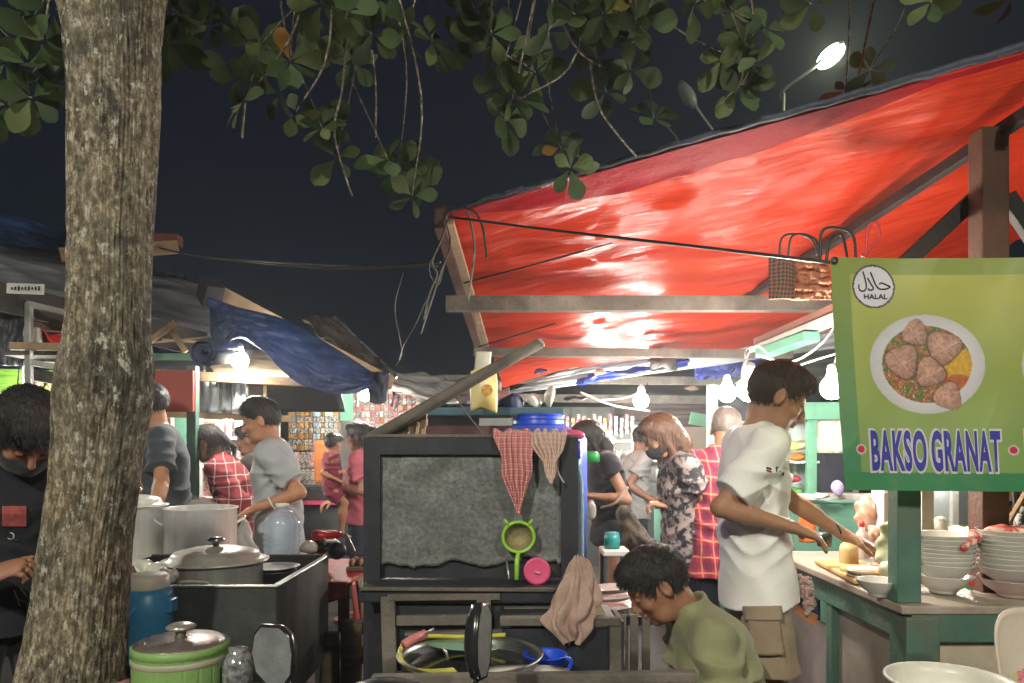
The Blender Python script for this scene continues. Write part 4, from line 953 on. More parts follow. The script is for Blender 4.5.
# wash pot
pc = V(pX(470, 2.22), 2.22, pz(655, 2.22)); R0 = .205
pot = thing('wash_pot', 'wide aluminium wash pot with a yellow hose and a green plate inside', 'pot', pc-V(0, 0, .13))
MB().lathe([(0, -.13), (R0*.86, -.13), (R0*.93, -.11), (R0*.99, -.012), (R0*1.06, 0), (R0*1.08, .006), (R0*1.03, .008), (R0*.965, -.01), (R0*.9, -.115), (0, -.12)], pc, 56).build('pan', M('alu_dark', (.36, .37, .37), (.16, .165, .17), scale=7, rough=.36, metal=.9, dirt=.4), pot, True)
MB().lathe([(0, -.028), (R0*.965, -.03)], pc, 40, cap=False).build('dark_water', M('water_dirty', (.03, .035, .04), rough=.06, spec=.8), pot, True)
o = MB().lathe([(0, -.006), (.08, -.004), (.115, .012), (.118, .014), (.08, .004), (0, .002)], pc+V(-.03, .06, .0), 36, rotm(-8, 4)).build('plate', M('plate_green', (.20, .36, .27), (.16, .3, .22), rough=.3), None, True); tag(o, 'pale green plate tilted inside the wash pot', 'plate')
hp = [pc+V(math.cos(math.radians(a))*R0*1.02, math.sin(math.radians(a))*R0*1.02, .012+.012*math.sin(a*.05)) for a in range(60, 262, 8)]+[pc+V(-.03, -R0*.9, .002)]
o = MB().tube(hp, .0075, 8).build('hose', M('hose_yellow', (.55, .50, .08), (.45, .42, .06), rough=.4), None, True); tag(o, 'yellow hose curled round the rim of the wash pot', 'hose')
o = MB().tube([P(404, 645, 2.14), P(412, 640, 2.16), P(425, 634, 2.2)], .014, 10).build('cloth_grip', M('pink_dull', (.62, .20, .20), rough=.6), None, True); tag(o, 'pink taped grip on the yellow hose end', 'grip')
for a, b in (((425, 634), (434, 629)), ((443, 648), (448, 660))):
    o = MB().tube([P(*a, 2.12), P((a[0]+b[0])/2+1, (a[1]+b[1])/2-1, 2.12), P(*b, 2.12)], .004, 8).build('spoon', ALU, None, True); tag(o, 'spoon handle sticking up from the wash pot, %s' % ('beside the pink grip' if a[0] < 430 else 'in the middle of the water'), 'spoon')
# blue basin, white tray
bc = V(pX(545, 2.28), 2.28, pz(655, 2.28))
ba = thing('basin', 'bright blue plastic scoop basin beside the wash pot', 'basin', bc-V(0, 0, .07))
BLUEP = M('plastic_blue', (.02, .08, .62), (.015, .06, .5), rough=.35)
MB().lathe([(0, -.07), (.045, -.07), (.05, -.065), (.066, .0), (.070, .002), (.068, .006), (.062, 0), (.046, -.06), (0, -.064)], bc, 36).build('bowl', BLUEP, ba, True)
MB().tube(smooth_path([bc+V(.055, -.03, .004), bc+V(.078, -.03, -.012), bc+V(.062, -.03, -.05)], 6), .007, 8).build('handle', BLUEP, ba, True)
o = MB().lathe([(0, 0), (.10, 0), (.125, .012), (.128, .015), (.10, .006), (0, .005)], V(pX(525, 2.12), 2.12, pz(676, 2.12)), 40, sy=.5).build('tray', CERAM, None, True); tag(o, 'white oval tray on the trolley under the blue basin', 'tray')
# strainer and pink lid on the ledge
st = thing('strainer', 'lime green plastic strainer with two ears leaning on the zinc board', 'strainer', P(518, 580, 2.68))
LIME = M('plastic_lime', (.32, .62, .06), (.26, .52, .05), rough=.35)
c = P(518.5, 537, 2.715)
MB().tube([c+V(math.cos(a)*.057, -.004, math.sin(a)*.055) for a in [i*2*math.pi/40 for i in range(41)]], .0065, 8, cap=False).build('ring', LIME, st, True)
MB().tube([c+V(0, -.004, -.055), P(517, 560, 2.70), P(516.5, 580, 2.68)], [.008, .0095, .0085], 10).build('handle', LIME, st, True)
for e in (-1, 1): MB().tube([c+V(e*.036, -.004, .043), c+V(e*.052, -.004, .066)], [.008, .004], 8).build('ear', LIME, st, True)
m = MB(); m.lathe([(.054, 0), (.045, .016), (.025, .028), (0, .032)], c, 32, rotm(-90), cap=False); m.build('mesh_bowl', M('mesh_brown', (.33, .27, .13), (.16, .13, .06), scale=120, rough=.6, metal=.2), st, True)
pl = thing('pot_lid', 'small pink round plastic lid leaning beside the green strainer', 'lid', P(537, 583, 2.70))
c = P(537, 571, 2.705)
MB().lathe([(0, 0), (.047, 0), (.050, .006), (.048, .012), (.040, .010), (0, .010)], c, 40, rotm(83)).build('disc', PINK, pl, True)
MB().bar(c+V(-.009, -.017, .002), c+V(.010, -.017, -.006), .010, .009).build('grip', M('plastic_pink_light', (.85, .35, .45), rough=.4), pl)
o = MB().tube([P(507, 562, 2.70), P(509, 579, 2.66)], .004, 8).build('spoon', ALU, None, True); tag(o, 'thin metal spoon leaning left of the green strainer handle', 'spoon')
# towels over the board top
def towel(name, label, px0, px1, py0, tipx, tipy, mat, Y=YB-.062, seed=0, folds=5, wt=.02):
    ax, bx = pX(px0, Y), pX(px1, Y); tx, tz = pX(tipx, Y), pz(tipy, Y); zt = pz(py0, Y)
    def fn(u, v):
        if v < .12:   # over the rail
            k = v/.12; a = math.pi*(1-k)*.5; x = ax+(bx-ax)*u; return V(x+.004*math.sin(u*9), Y+.055*math.sin(a)*1.0, zt+.012*math.cos(a)*0+.012*math.sin(math.pi*min(1, k+.2)*.5)+.008*math.sin(u*folds*6+seed)*k)
        k = (v-.12)/.88; w = max(.10, (1-k)**.66*(1+.10*math.sin(k*11+seed))); x = (ax+(bx-ax)*u)*w+tx*(1-w)+.010*math.sin(k*5+u*4+seed)*(1-k); z = zt-(zt-tz)*k*(1-.16*abs(u-.45)*2*(1-k)**.5-.0*u)
        d = .016*math.sin(u*folds*6.28+seed)*(.4+k)+.01*noise.noise(Vector((u*4, v*3, seed)))
        return V(x+.006*noise.noise(Vector((u*3, v*5, seed+3))), Y-.018-abs(d)-.01*k, z)
    o = MB().sheet(fn, 70, 60, .002).build(name, mat, None, True); tag(o, label, 'towel')
towel('towel', 'red and white checked towel hanging in a point from the cart board', 493, 537, 434, 519, 514, plaid('towel_check', (.66, .46, .42), (.50, .12, .12), (.38, .05, .07), 50, .22, axes=(1, .0)), seed=1, folds=3)
towel('towel', 'pale beige and pink towel hanging beside the red checked towel', 531, 566, 434, 551, 483, plaid('towel_beige', (.62, .50, .42), (.50, .28, .24), (.55, .40, .33), 60, .3, axes=(1, 0)), seed=4, folds=4)
rope('strap', [(550, 436, 2.73), (553, 455, 2.72), (558, 472, 2.72), (564, 483, 2.72)], .004, M('strap_beige', (.5, .42, .35), rough=.9), 'thin beige strap hanging from the pale towel', 'strap')
# diagonal prop pole
pp = thing('prop_pole', 'dark weathered pole leaning up to the right over the cart board', 'pole', P(366, 441, 2.86))
MB().tube([P(364, 443, 2.87), P(420, 411, 2.87), P(480, 376, 2.88), P(540, 343, 2.9)], [.026, .025, .023, .021], 12).jit(.003, 16).build('shaft', WOODG, pp, True)
MB().tube([P(539.6, 343.6, 2.898), P(542, 342, 2.90)], .0195, 12).build('cut_end', M('cut_wood', (.55, .50, .40), rough=.8), pp, True)
m = MB(); prism(m, [(pX(378, 2.92), pz(441, 2.92)), (pX(424, 2.92), pz(441, 2.92)), (pX(427, 2.92), pz(410, 2.92)), (pX(398, 2.92), pz(428, 2.92))], 2.92, 2.95)
tag(m.build('plank', WOODL), 'light brown wedge of plank under the leaning pole', 'plank')
for k, px in enumerate((408, 416)): beam('plank', (pX(px, 2.9), 2.905, pz(441, 2.9)), (pX(px+2, 2.9), 2.905, pz(422, 2.9)), .02, .012, M('wood_pale', (.50, .38, .26), (.3, .22, .14), rough=.8), ['short pale stick under the leaning pole', 'short pale stick right of the other pale stick under the leaning pole'][k], 'stick')
rope('string', [(455, 396, 2.9), (468, 415, 2.85), (486, 437, 2.8)], .0022, ROPE, 'thin string from the leaning pole to the board top', 'string')
# cabinet behind
mc = thing('back_cabinet', 'maroon cabinet top with a teal rim behind the cart board', 'cabinet', (pX(490, 3.7), 3.7, 0))
MB().box((pX(492, 3.7), 3.75, pz(430, 3.6)/2+.04), (.66, .25, pz(417, 3.6)-.10)).build('body', M('maroon', (.10, .035, .04), (.05, .022, .028), scale=3, rough=.35, dirt=.5, dirtc=(.12, .10, .09)), mc)
MB().box((pX(492, 3.7), 3.72, pz(412, 3.6)), (.70, .34, .04), None, .006).build('rim', M('teal_dark', (.05, .12, .15), (.03, .08, .10), rough=.45), mc)
# hanging snack packs and bundles
sb = thing('snack_bag', 'tall yellow and white snack bag with an orange print hanging behind the pole', 'snack bag', P(484, 408, 3.4))
m = MB(); m.sheet(lambda u, v: P(471+u*26, 368+v*40+9*abs(u-.4), 3.4)+V(0, -.03*math.sin(math.pi*u)*math.sin(math.pi*v)-.01, 0), 12, 14, .006); m.build('bag', M('bag_yellow', (.78, .58, .10), (.75, .68, .45), scale=9, rough=.35), sb, True)
m = MB(); m.sheet(lambda u, v: P(477+u*14-3*v, 352+v*32, 3.41)+V(0, -.01*math.sin(math.pi*u), 0), 8, 10, .01); m.build('white_top', M('bag_white', (.7, .66, .55), rough=.4), sb, True)
o = MB().lathe([(0, 0), (.026, 0), (.026, .001), (0, .002)], P(487, 390, 3.352), 20, rotm(90)).build('orange_print', M('print_orange', (.60, .20, .04), (.65, .45, .08), scale=60, contrast=3, rough=.5), sb)
for k, (px, py, w, h, mt, nm) in enumerate([(510, 403, .13, .11, M('bundle_navy', (.02, .03, .09), rough=.5, bump=.4), 'navy cloth bundle on the teal cabinet rim'), (535, 400, .07, .07, WHITEPL, 'crumpled white plastic on the teal cabinet rim'), (551, 397, .04, .10, M('bag_white'), 'white plastic twist hanging above the blue drum'),
                                            (450, 402, .07, .04, ALU, 'shiny foil scraps beside the leaning pole'), (466, 406, .10, .03, BLUET, 'blue plastic scrap on the teal cabinet rim')]):
    o = MB().sphere(P(px, py, 3.62), (w*.5, .05, h*.5), 16, 12).jit(.022, 14, k).build('bundle', mt, None, True); tag(o, nm, 'bundle')
# blue drum
dr = thing('water_drum', 'translucent drum with a bright blue screw neck behind the board', 'drum', (pX(538, 3.25), 3.25, .85))
c = V(pX(538, 3.25), 3.25, 0); z1 = pz(414, 3.25); z2 = pz(426, 3.25); z3 = pz(440, 3.25)
MB().lathe([(.115, z2), (.112, z2+.01), (.112, z1-.01), (.105, z1), (0, z1)], c, 40).build('screw_cap', BLUEP, dr, True)
for z in (z1-.012, z1-.028): MB().lathe([(.113, z), (.117, z+.003), (.113, z+.006)], c, 40, cap=False).build('cap_ridge', BLUEP, dr, True)
MB().lathe([(.215, .95), (.215, z3), (.20, z3+.02), (.12, z2), (.11, z2+.002)], c, 44).build('body', M('drum_blue', (.03, .10, .50), (.10, .16, .55), scale=3, rough=.3), dr, True)
MB().sphere((pX(572, 3.12), 3.12, z3+.02), (.055, .02, .022), 14, 8).build('pink_patch', PINK, dr, True)
MB().sphere((pX(510, 3.10), 3.10, z3+.018), (.05, .02, .02), 14, 8, rotm(0, -18)).build('orange_patch', M('patch_orange', (.55, .25, .12), (.2, .4, .06), scale=22, rough=.4), dr, True)
bottle(V(pX(578, 3.1), 3.1, .92), .55, .026, M('bottle_pale', (.35, .50, .62), (.25, .38, .5), rough=.12, trans=.4), 'pale blue water bottle standing right of the cart board', cap=BLUEP)
bottle(V(pX(581, 3.3), 3.3, .86), .40, .024, M('bottle_pale'), 'shorter pale bottle behind the one right of the cart board', cap=WHITEPL)
# rag on the low box
def ragf(u, v):
    cx = np.interp(v, [0, .2, .5, .75, 1], [578, 580, 577, 567, 571]); cy = np.interp(v, [0, 1], [557, 642])
    w = np.interp(v, [0, .08, .25, .5, .68, .85, 1], [.008, .026, .046, .066, .072, .062, .030]); c = P(cx, cy, 2.43)
    a = 2*math.pi*u; fo = 1+.22*math.sin(a*7+v*5)+.14*math.sin(a*12-v*9)
    return c+V(math.cos(a)*w*fo, math.sin(a)*w*.42*fo, .006*math.sin(a*3+v*12)+.010*noise.noise(Vector((math.cos(a)*2, math.sin(a)*2, v*6))))
o = MB().sheet(ragf, 120, 50).build('rag', M('rag_beige', (.50, .37, .30), (.29, .17, .14), scale=16, rough=.9, bump=.6, bscale=30), None, True); tag(o, 'brownish pink rag bunched over the corner of the low wooden box', 'rag')
m = MB(); prism(m, [(pX(589, 2.5), pz(580, 2.5)), (pX(586, 2.5), pz(617, 2.5)), (pX(607, 2.5), pz(617, 2.5))], 2.49, 2.505)
tag(m.build('card', M('card_yellow', (.75, .68, .42), rough=.6)), 'triangle of pale yellow card standing beside the brown rag', 'card')
o = MB().lathe([(0, 0), (.075, 0), (.09, .012), (0, .014)], V(pX(618, 2.7), 2.7, pz(650, 2.7)), 36, rotm(0, 92)).build('plate', M('plate_cream', (.72, .68, .45), rough=.3), None, True); tag(o, 'cream plate standing on edge behind the low wooden box', 'plate')
# trays and crates behind (x 590-650, y 560-640)
for k, (py, w) in enumerate(((592, .16), (600, .18), (611, .17))):
    o = MB().lathe([(0, 0), (w*.6, 0), (w, .022), (w*1.02, .024), (w*.6, .006), (0, .006)], V(pX(612, 3.3), 3.3+.02*k, pz(py, 3.3)), 40, rotm(3*k, -4), sx=.75, sy=.5).build('foil_tray', ALU, None, True); tag(o, ['top', 'middle', 'lowest'][k]+' shallow metal tray of the pile behind the low wooden box', 'tray', 'metal trays')
cr = thing('crate_stand', 'grey slatted crate under the pile of metal trays', 'crate', (pX(618, 3.3), 3.35, 0))
for px in (598, 610, 622, 634, 646): MB().bar((pX(px, 3.25), 3.25, 0), (pX(px, 3.25), 3.25, pz(614, 3.25)), .035, .02, up=(0, 1, 0)).build('slat', WOODG, cr)
for z in (.15, pz(622, 3.25)): MB().bar((pX(590, 3.28), 3.28, z), (pX(652, 3.28), 3.28, z), .02, .04).build('rail', WOODD, cr)
stl = thing('stool', 'small teal topped stool beyond the cart, beside bare legs', 'stool', (pX(614, 4.0), 4.0, 0))
MB().box((pX(614, 4.0), 4.0, pz(551, 4.0)), (.14, .2, .03), None, .006).build('seat', WHITEP, stl)
for e in (-1, 1):
    for e2 in (-1, 1): MB().bar((pX(614, 4.0)+e*.055, 4.0+e2*.08, 0), (pX(614, 4.0)+e*.055, 4.0+e2*.08, pz(553, 4.0)), .02, .02, up=(0, 1, 0)).build('leg', IRON, stl)
o = MB().lathe([(0, 0), (.04, 0), (.045, .05), (.038, .09), (0, .09)], P(612, 549, 4.0), 24).build('cup', M('teal', (.03, .28, .28), rough=.35), None, True); tag(o, 'teal cup on the small stool beyond the cart', 'cup')

# ================================================================== LEFT: STOVE BOX, POTS, TABLE
sbx = thing('stove_box', 'open topped dark steel stove box shielding the cooking pots', 'stove', (-1.1, 3.0, 0))
xr, yf, yb, zt, zbm = -.828, 2.6, 3.33, .950, .50; xl = -1.62
MB().box(((xl+xr)/2, yf, (zt+zbm)/2), (xr-xl, .006, zt-zbm)).build('front_plate', STEEL, sbx)
MB().box((xr, (yf+yb)/2, (zt+zbm)/2), (.006, yb-yf-.008, zt-zbm)).build('side_plate', M('steel_side', (.19, .19, .185), (.09, .09, .088), scale=3, rough=.4, metal=.6, bump=.3, dirt=.4, bscale=12), sbx)
MB().box(((xl+xr)/2, yb, (zt+zbm)/2), (xr-xl, .006, zt-zbm)).build('back_plate', STEEL, sbx)
MB().box((xl, (yf+yb)/2, (zt+zbm)/2), (.006, yb-yf-.008, zt-zbm)).build('side_plate', STEEL, sbx)
MB().box(((xl+xr)/2, (yf+yb)/2, .70), (xr-xl-.02, yb-yf-.02, .01)).build('burner_shelf', STEEL, sbx)
m = MB(); m.bar((xl, yf, zt+.004), (xr+.008, yf, zt+.004), .022, .008); m.build('front_rim', M('steel_rim', (.34, .34, .33), (.2, .2, .2), rough=.35, metal=.7), sbx)
m = MB(); m.bar((xr, yf+.012, zt+.005), (xr, yb, zt+.005), .026, .008); m.build('side_rim', M('steel_rim'), sbx)
m = MB(); m.bar((xl, yb, zt+.004), (xr+.008, yb+.004, zt+.004), .014, .008); m.build('back_rim', M('steel_rim'), sbx)
for xx in (xl+.03, xr-.03):
    for yy in (yf+.03, yb-.03): MB().bar((xx, yy, 0), (xx, yy, zbm), .035, .035, up=(0, 1, 0)).build('leg', IRON, sbx)
def cpot(c, R, h, label, lid=False, name='cooking_pot', mat=None, handles=True, rim=.008, ang=90):
    t = thing(name, label, 'pot', c, None); mat = mat or M('alu_pot', (.86, .84, .78), (.50, .48, .44), scale=16, stretch=(1, 1, .07), rough=.32, metal=.2, bump=.1, dirt=.25, dirtc=(.2, .17, .14)); c = Vector(c)  # vertical streaks in the base colour imitate reflections on the aluminium
    prof = [(0, 0), (R*.94, 0), (R*.985, .012), (R, .04), (R, h-.004), (R+rim, h), (R+rim, h+.005), (R-.004, h+.004), (R-.006, .02), (0, .014)]
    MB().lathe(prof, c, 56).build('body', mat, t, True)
    if handles:
        for e in (0, 180):
            a = math.radians(ang+e); d = V(math.cos(a), math.sin(a), 0); s_ = V(-d.y, d.x, 0); b = c+d*R+V(0, 0, h*.82)
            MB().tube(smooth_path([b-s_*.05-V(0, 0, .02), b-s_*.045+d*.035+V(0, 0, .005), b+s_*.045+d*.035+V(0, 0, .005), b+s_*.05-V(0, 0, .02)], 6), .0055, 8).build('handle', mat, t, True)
    if lid:
        b = c+V(0, 0, h+.006)
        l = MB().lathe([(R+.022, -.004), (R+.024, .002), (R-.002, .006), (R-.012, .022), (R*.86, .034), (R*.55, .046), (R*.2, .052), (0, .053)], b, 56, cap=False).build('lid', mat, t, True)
        MB().lathe([(.012, .050), (.012, .066), (.030, .070), (.034, .080), (.026, .088), (0, .09)], b, 24).build('knob', M('alu_knob', (.5, .5, .5), rough=.25, metal=1), l, True)
    return t
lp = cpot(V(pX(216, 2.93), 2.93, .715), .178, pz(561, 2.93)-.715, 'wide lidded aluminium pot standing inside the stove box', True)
# wire clamp handle arched over the lid
cpot(V(pX(274, 3.12), 3.12, .72), .085, .20, 'dark pot covered by a flat metal plate beside the lidded pot', mat=M('alu_dark'), handles=False)
o = MB().lathe([(0, 0), (.075, 0), (.105, .010), (.108, .012), (.07, .005), (0, .005)], V(pX(274, 3.12), 3.12, .928), 40).build('metal_plate', ALU, None, True); tag(o, 'flat metal plate lying on the dark pot in the stove box', 'plate')
# rear table carrying the tall pots
rt = thing('table', 'low grey table carrying the tall stock pots behind the stove box', 'table', (-1.75, 3.9, 0))
MB().box((-1.72, 3.88, .80), (1.05, .80, .03), None, .005).build('table_top', STEEL, rt)
for xx in (-2.2, -1.24):
    for yy in (3.55, 4.2): MB().bar((xx, yy, 0), (xx, yy, .785), .04, .04, up=(0, 1, 0)).build('leg', IRON, rt)
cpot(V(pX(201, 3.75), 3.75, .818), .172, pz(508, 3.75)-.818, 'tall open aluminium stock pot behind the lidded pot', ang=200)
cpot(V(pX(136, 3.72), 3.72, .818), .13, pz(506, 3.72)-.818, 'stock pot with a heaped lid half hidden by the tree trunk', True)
o = MB().sphere(V(pX(142, 3.6), 3.6, .835), (.16, .10, .04), 20, 12).jit(.02, 9).build('cloth', M('cloth_pale', (.5, .5, .46), (.35, .35, .32), rough=.9), None, True); tag(o, 'pale folded cloth at the foot of the stock pots', 'cloth')
S = SDF(.006); q = lambda px, py, Y: A(P(px, py, Y))
S.ell(q(155, 572, 2.72), A((.055, .05, .028))); S.ell(q(142, 566, 2.74), A((.03, .05, .02))); S.ell(q(167, 578, 2.68), A((.03, .04, .035)))
o = sdf_obj('plastic_bag', S, M('bag_clear', (.62, .62, .56), (.45, .46, .42), scale=20, rough=.25), None, disp=wrinkle(.008, 90, 5)); tag(o, 'crumpled off white plastic bag on the left end of the stove box', 'plastic bag')
o = MB().lathe([(0, 0), (.05, .0), (.03, .045), (.0, .09)], P(133, 590, 2.68), 20).build('wrapper', M('clay_brown', (.12, .05, .04), rough=.6)); tag(o, 'dark brown cone shaped wrapper beside the trunk', 'wrapper')
# red table
rtb = thing('table', 'small table with a red plastic cover holding bags and the water jug', 'table', (-1.05, 3.75, 0))
ztb = .815
MB().box((-1.06, 3.74, ztb-.012), (.62, .68, .02)).build('table_top', WOODB, rtb)
def cov(u, v):
    x = -1.375+.64*u; y = 3.385+.71*v; z = ztb+.006+.004*noise.noise(Vector((u*7, v*7, 0))); return V(x, y, z)
cvm = M('cover_red', (.70, .06, .045), (.58, .035, .03), scale=4, rough=.55, bump=.3, dirt=.5, dirtc=(.55, .42, .34))
MB().sheet(cov, 40, 40, .002).build('cover', cvm, rtb, True)
MB().sheet(lambda u, v: V(-1.375+.62*u, 3.383-.01*math.sin(u*30)*v-.012*v, ztb+.004-.09*v-.02*math.sin(u*11)*v), 60, 6, .002).build('front_overhang', M('cover_dull', (.40, .05, .06), (.3, .04, .04), rough=.4), rtb, True)
MB().sheet(lambda u, v: V(-.733+.012*math.sin(u*16)*v+.01*v, 3.385+.68*u, ztb+.004-(.20-.08*u)*v), 40, 10, .002).build('side_overhang', M('cover_red'), rtb, True)
MB().sheet(lambda u, v: V(-.722+.012*math.sin(u*14)*v+.02*v, 3.47+.50*u, ztb+.002-(.30-.10*abs(u-.4))*v), 30, 12, .002).build('cream_cloth', M('cloth_cream', (.50, .42, .30), (.35, .28, .2), rough=.9), rtb, True)
for xx in (-1.33, -.78):
    for yy in (3.43, 4.02): MB().bar((xx, yy, 0), (xx, yy, ztb-.02), .045, .045, up=(0, 1, 0)).build('leg', WOODB, rtb)
for k, px in enumerate((331, 352)):
    o = MB().tube([(pX(px, 3.3), 3.28, .03), (pX(px, 3.3), 3.28, .30), (pX(px, 3.3)+.005, 3.28, pz(632-k*12, 3.3))], [.045, .047, .042], 14).jit(.004, 30).build('bamboo_tube', M('bamboo', (.17, .12, .08), (.08, .055, .04), scale=4, stretch=(1, 1, 12), rough=.7, bump=.8), None, True)
    tag(o, ['brown ribbed tube standing under the red table, left one', 'brown ribbed tube standing under the red table, right one'][k], 'tube')
for k, (px, py) in enumerate(((345, 640), (362, 655), (368, 628))):
    o = MB().sphere(P(px, py, 3.5), .04, 14, 10).jit(.02, 12, k).build('scrap', [M('bag_clear'), REDP, ALU][k], None, True); tag(o, ['clear plastic scrap between the tubes under the red table', 'dull red scrap hanging under the red table', 'shiny scrap near the cart leg under the red table'][k], 'scrap')
# jug
jg = thing('water_jug', 'large clear plastic water jug with a ribbed body on the red table', 'water jug', (pX(282, 3.55), 3.55, ztb+.01))
c = V(pX(282, 3.55), 3.55, ztb+.01); Rj = .086; prof = [(0, 0), (Rj*.9, 0), (Rj, .012)]
for k in range(7): prof += [(Rj, .02+k*.028), (Rj*.95, .032+k*.028), (Rj, .044+k*.028)]
prof += [(Rj*.99, .25), (Rj*.85, .285), (Rj*.45, .31), (Rj*.32, .315), (Rj*.32, .335)]
jm = M('jug_plastic', (.66, .80, .95), (.55, .70, .88), rough=.15, trans=.45, alpha=.55)
MB().lathe(prof, c, 40).build('body', jm, jg, True)
MB().lathe([(Rj*.36, .325), (Rj*.36, .345), (0, .347)], c, 24).build('cap', WHITEPL, jg, True)
MB().tube(smooth_path([c+V(-.02, -.03, .315), c+V(-.035, -.05, .345), c+V(-.045, -.055, .37), c+V(-.05, -.05, .375)], 5), .004, 8).build('handle', WHITEPL, jg, True)
# things on the red table
def blob(name, label, cat, px, py, Y, r, mat, jit=.01, seed=0, R=None):
    o = MB().sphere(P(px, py, Y), r, 24, 16, R).jit(jit, 12, seed).build(name, mat, None, True); tag(o, label, cat); return o
blob('plastic_bag', 'black plastic bag lying behind the stove box rim', 'plastic bag', 326, 545, 3.55, (.07, .06, .035), BLACKP, .03, 3)
blob('plastic_bag', 'small white plastic bag between black bags on the red table', 'plastic bag', 310, 548, 3.5, (.045, .04, .022), WHITEPL, .03, 5)
blob('plastic_bag', 'red plastic bag at the back of the red table', 'plastic bag', 327, 536, 3.9, (.09, .05, .030), REDP, .03, 8)
hm = thing('helmet_visor', 'black round lamp shaped thing with a purple glass on the table edge', 'lamp', P(336, 552, 3.42))
MB().lathe([(0, 0), (.038, 0), (.042, .02), (.03, .045), (0, .05)], P(338, 551, 3.40), 24, rotm(75)).build('shell', BLACKP, hm, True)
MB().lathe([(.026, 0), (.026, .006), (0, .010)], P(338, 551, 3.395), 20, rotm(75)).build('glass', M('glass_purple', (.10, .07, .22), rough=.1), hm, True)
tyl = thing('egg_tray', 'open tray of brown eggs on the red table', 'egg tray', P(360, 560, 3.7))
MB().box(V(pX(362, 3.72), 3.72, ztb+.02), (.13, .14, .025), None, .006).build('tray', CARD, tyl)
for i in range(3):
    for j in range(3): MB().sphere(V(pX(362, 3.72)+(i-1)*.04, 3.72+(j-1)*.042, ztb+.048), (.018, .018, .023), 12, 8).build('egg', M('egg', (.50, .30, .18), (.42, .24, .14), rough=.5), tyl, True)
beam('knife', P(345, 533, 3.6), P(354, 552, 3.6), .008, .02, ALU, 'white handled knife standing in the egg tray', 'knife')
beam('stick', P(324, 538, 3.5), P(326, 549, 3.5), .012, .012, WHITEPL, 'short white stick on the black plastic bag', 'stick')
# bench with cooler, bucket, jar
bn = thing('bench', 'low wooden bench carrying the cooler and the green bucket', 'bench', (-1.1, 2.3, 0))
MB().box((-1.08, 2.32, .50), (.55, .56, .03), None, .006).build('seat', WOODD, bn)
for xx in (-1.3, -.86):
    for yy in (2.1, 2.54): MB().bar((xx, yy, 0), (xx, yy, .486), .04, .04, up=(0, 1, 0)).build('leg', WOODD, bn)
cl = thing('cooler_jug', 'blue plastic cooler jug with a cream screw lid behind the green bucket', 'cooler jug', (pX(147, 2.5), 2.5, .515))
c = V(pX(147, 2.5), 2.5, 0); zt2 = pz(588, 2.5)
CB = M('cooler_blue', (.05, .25, .45), (.035, .18, .36), scale=3, rough=.4, dirt=.3, dirtc=(.05,.1,.15))
MB().lathe([(.078, .515), (.082, .53), (.082, zt2-.10), (.085, zt2-.09), (.085, zt2-.03), (.079, zt2-.02), (.079, zt2)], c, 44).build('body', CB, cl, True)
MB().lathe([(.068, zt2-.001), (.071, zt2+.006), (.071, zt2+.030), (.066, zt2+.044), (.058, zt2+.048), (0, zt2+.049)], c, 44).build('lid', M('lid_cream', (.62, .58, .50), (.5, .46, .38), rough=.45), cl, True)
MB().box(c+V(.085, -.01, zt2-.055), (.028, .05, .045), None, .006).build('spout', CB, cl)
MB().tube(smooth_path([c+V(.005, -.086, zt2-.05), c+V(-.03, -.098, zt2-.10), c+V(-.075, -.075, zt2-.16)], 6), .0065, 8).build('handle', CB, cl, True)
gb = thing('rice_bucket', 'light green staved bucket with a metal band and a round knobbed lid', 'bucket', (pX(181, 2.2), 2.2, .515))
c = V(pX(181, 2.2), 2.2, 0); zr = pz(643, 2.2); Rb = .134
GB = M('bucket_green', (.24, .40, .13), (.17, .30, .09), scale=8, rough=.5, bump=.3, dirt=.6, dirtc=(.15, .16, .08), dscale=6)
prof = [(Rb*.9, .515), (Rb*.96, .60), (Rb, zr-.06), (Rb, zr-.002)]
n = 72; vs = []; m = MB()
def rad(a): k = (a*20/(2*math.pi)) % 1; return 1-.012*math.exp(-((k-.5)/.06)**2)
for (r_, z_) in prof:
    for k in range(360): a = 2*math.pi*k/360; vs.append((c.x+r_*rad(a)*math.cos(a), c.y+r_*rad(a)*math.sin(a), z_))
m.add(vs, [(i*360+k, i*360+(k+1) % 360, (i+1)*360+(k+1) % 360, (i+1)*360+k) for i in range(3) for k in range(360)]); m.build('staves', GB, gb, True)
MB().lathe([(Rb*1.003, zr-.048), (Rb*1.018, zr-.046), (Rb*1.018, zr-.032), (Rb*1.003, zr-.030)], c, 60, cap=False).build('band', M('band_tan', (.45, .42, .30), (.3, .28, .2), rough=.5), gb, True)
MB().lathe([(Rb*1.0, zr-.022), (Rb*1.02, zr-.02), (Rb*1.02, zr), (Rb*.95, zr+.004)], c, 60, cap=False).build('rim', GB, gb, True)
ld = MB().lathe([(Rb*.97, zr-.002), (Rb*.97, zr+.004), (Rb*.90, zr+.007), (Rb*.86, zr+.012), (Rb*.3, zr+.016), (0, zr+.017)], c, 60, cap=False).build('lid', M('lid_metal', (.42, .36, .34), (.25, .20, .19), scale=14, rough=.3, metal=.7, bump=.3), gb, True)
MB().lathe([(.018, zr+.014), (.014, zr+.030), (.020, zr+.038), (.040, zr+.043), (.043, zr+.050), (.030, zr+.058), (0, zr+.060)], c, 30).build('knob', M('knob_metal', (.45, .44, .38), (.3, .29, .25), scale=20, rough=.3, metal=.5), ld, True)
MB().tube([c+V(-Rb*.93, -.055, zr-.10), c+V(-Rb*1.12, -.09, zr-.105)], .013, 10).build('peg', M('peg_pink', (.40, .16, .17), rough=.6), gb, True)
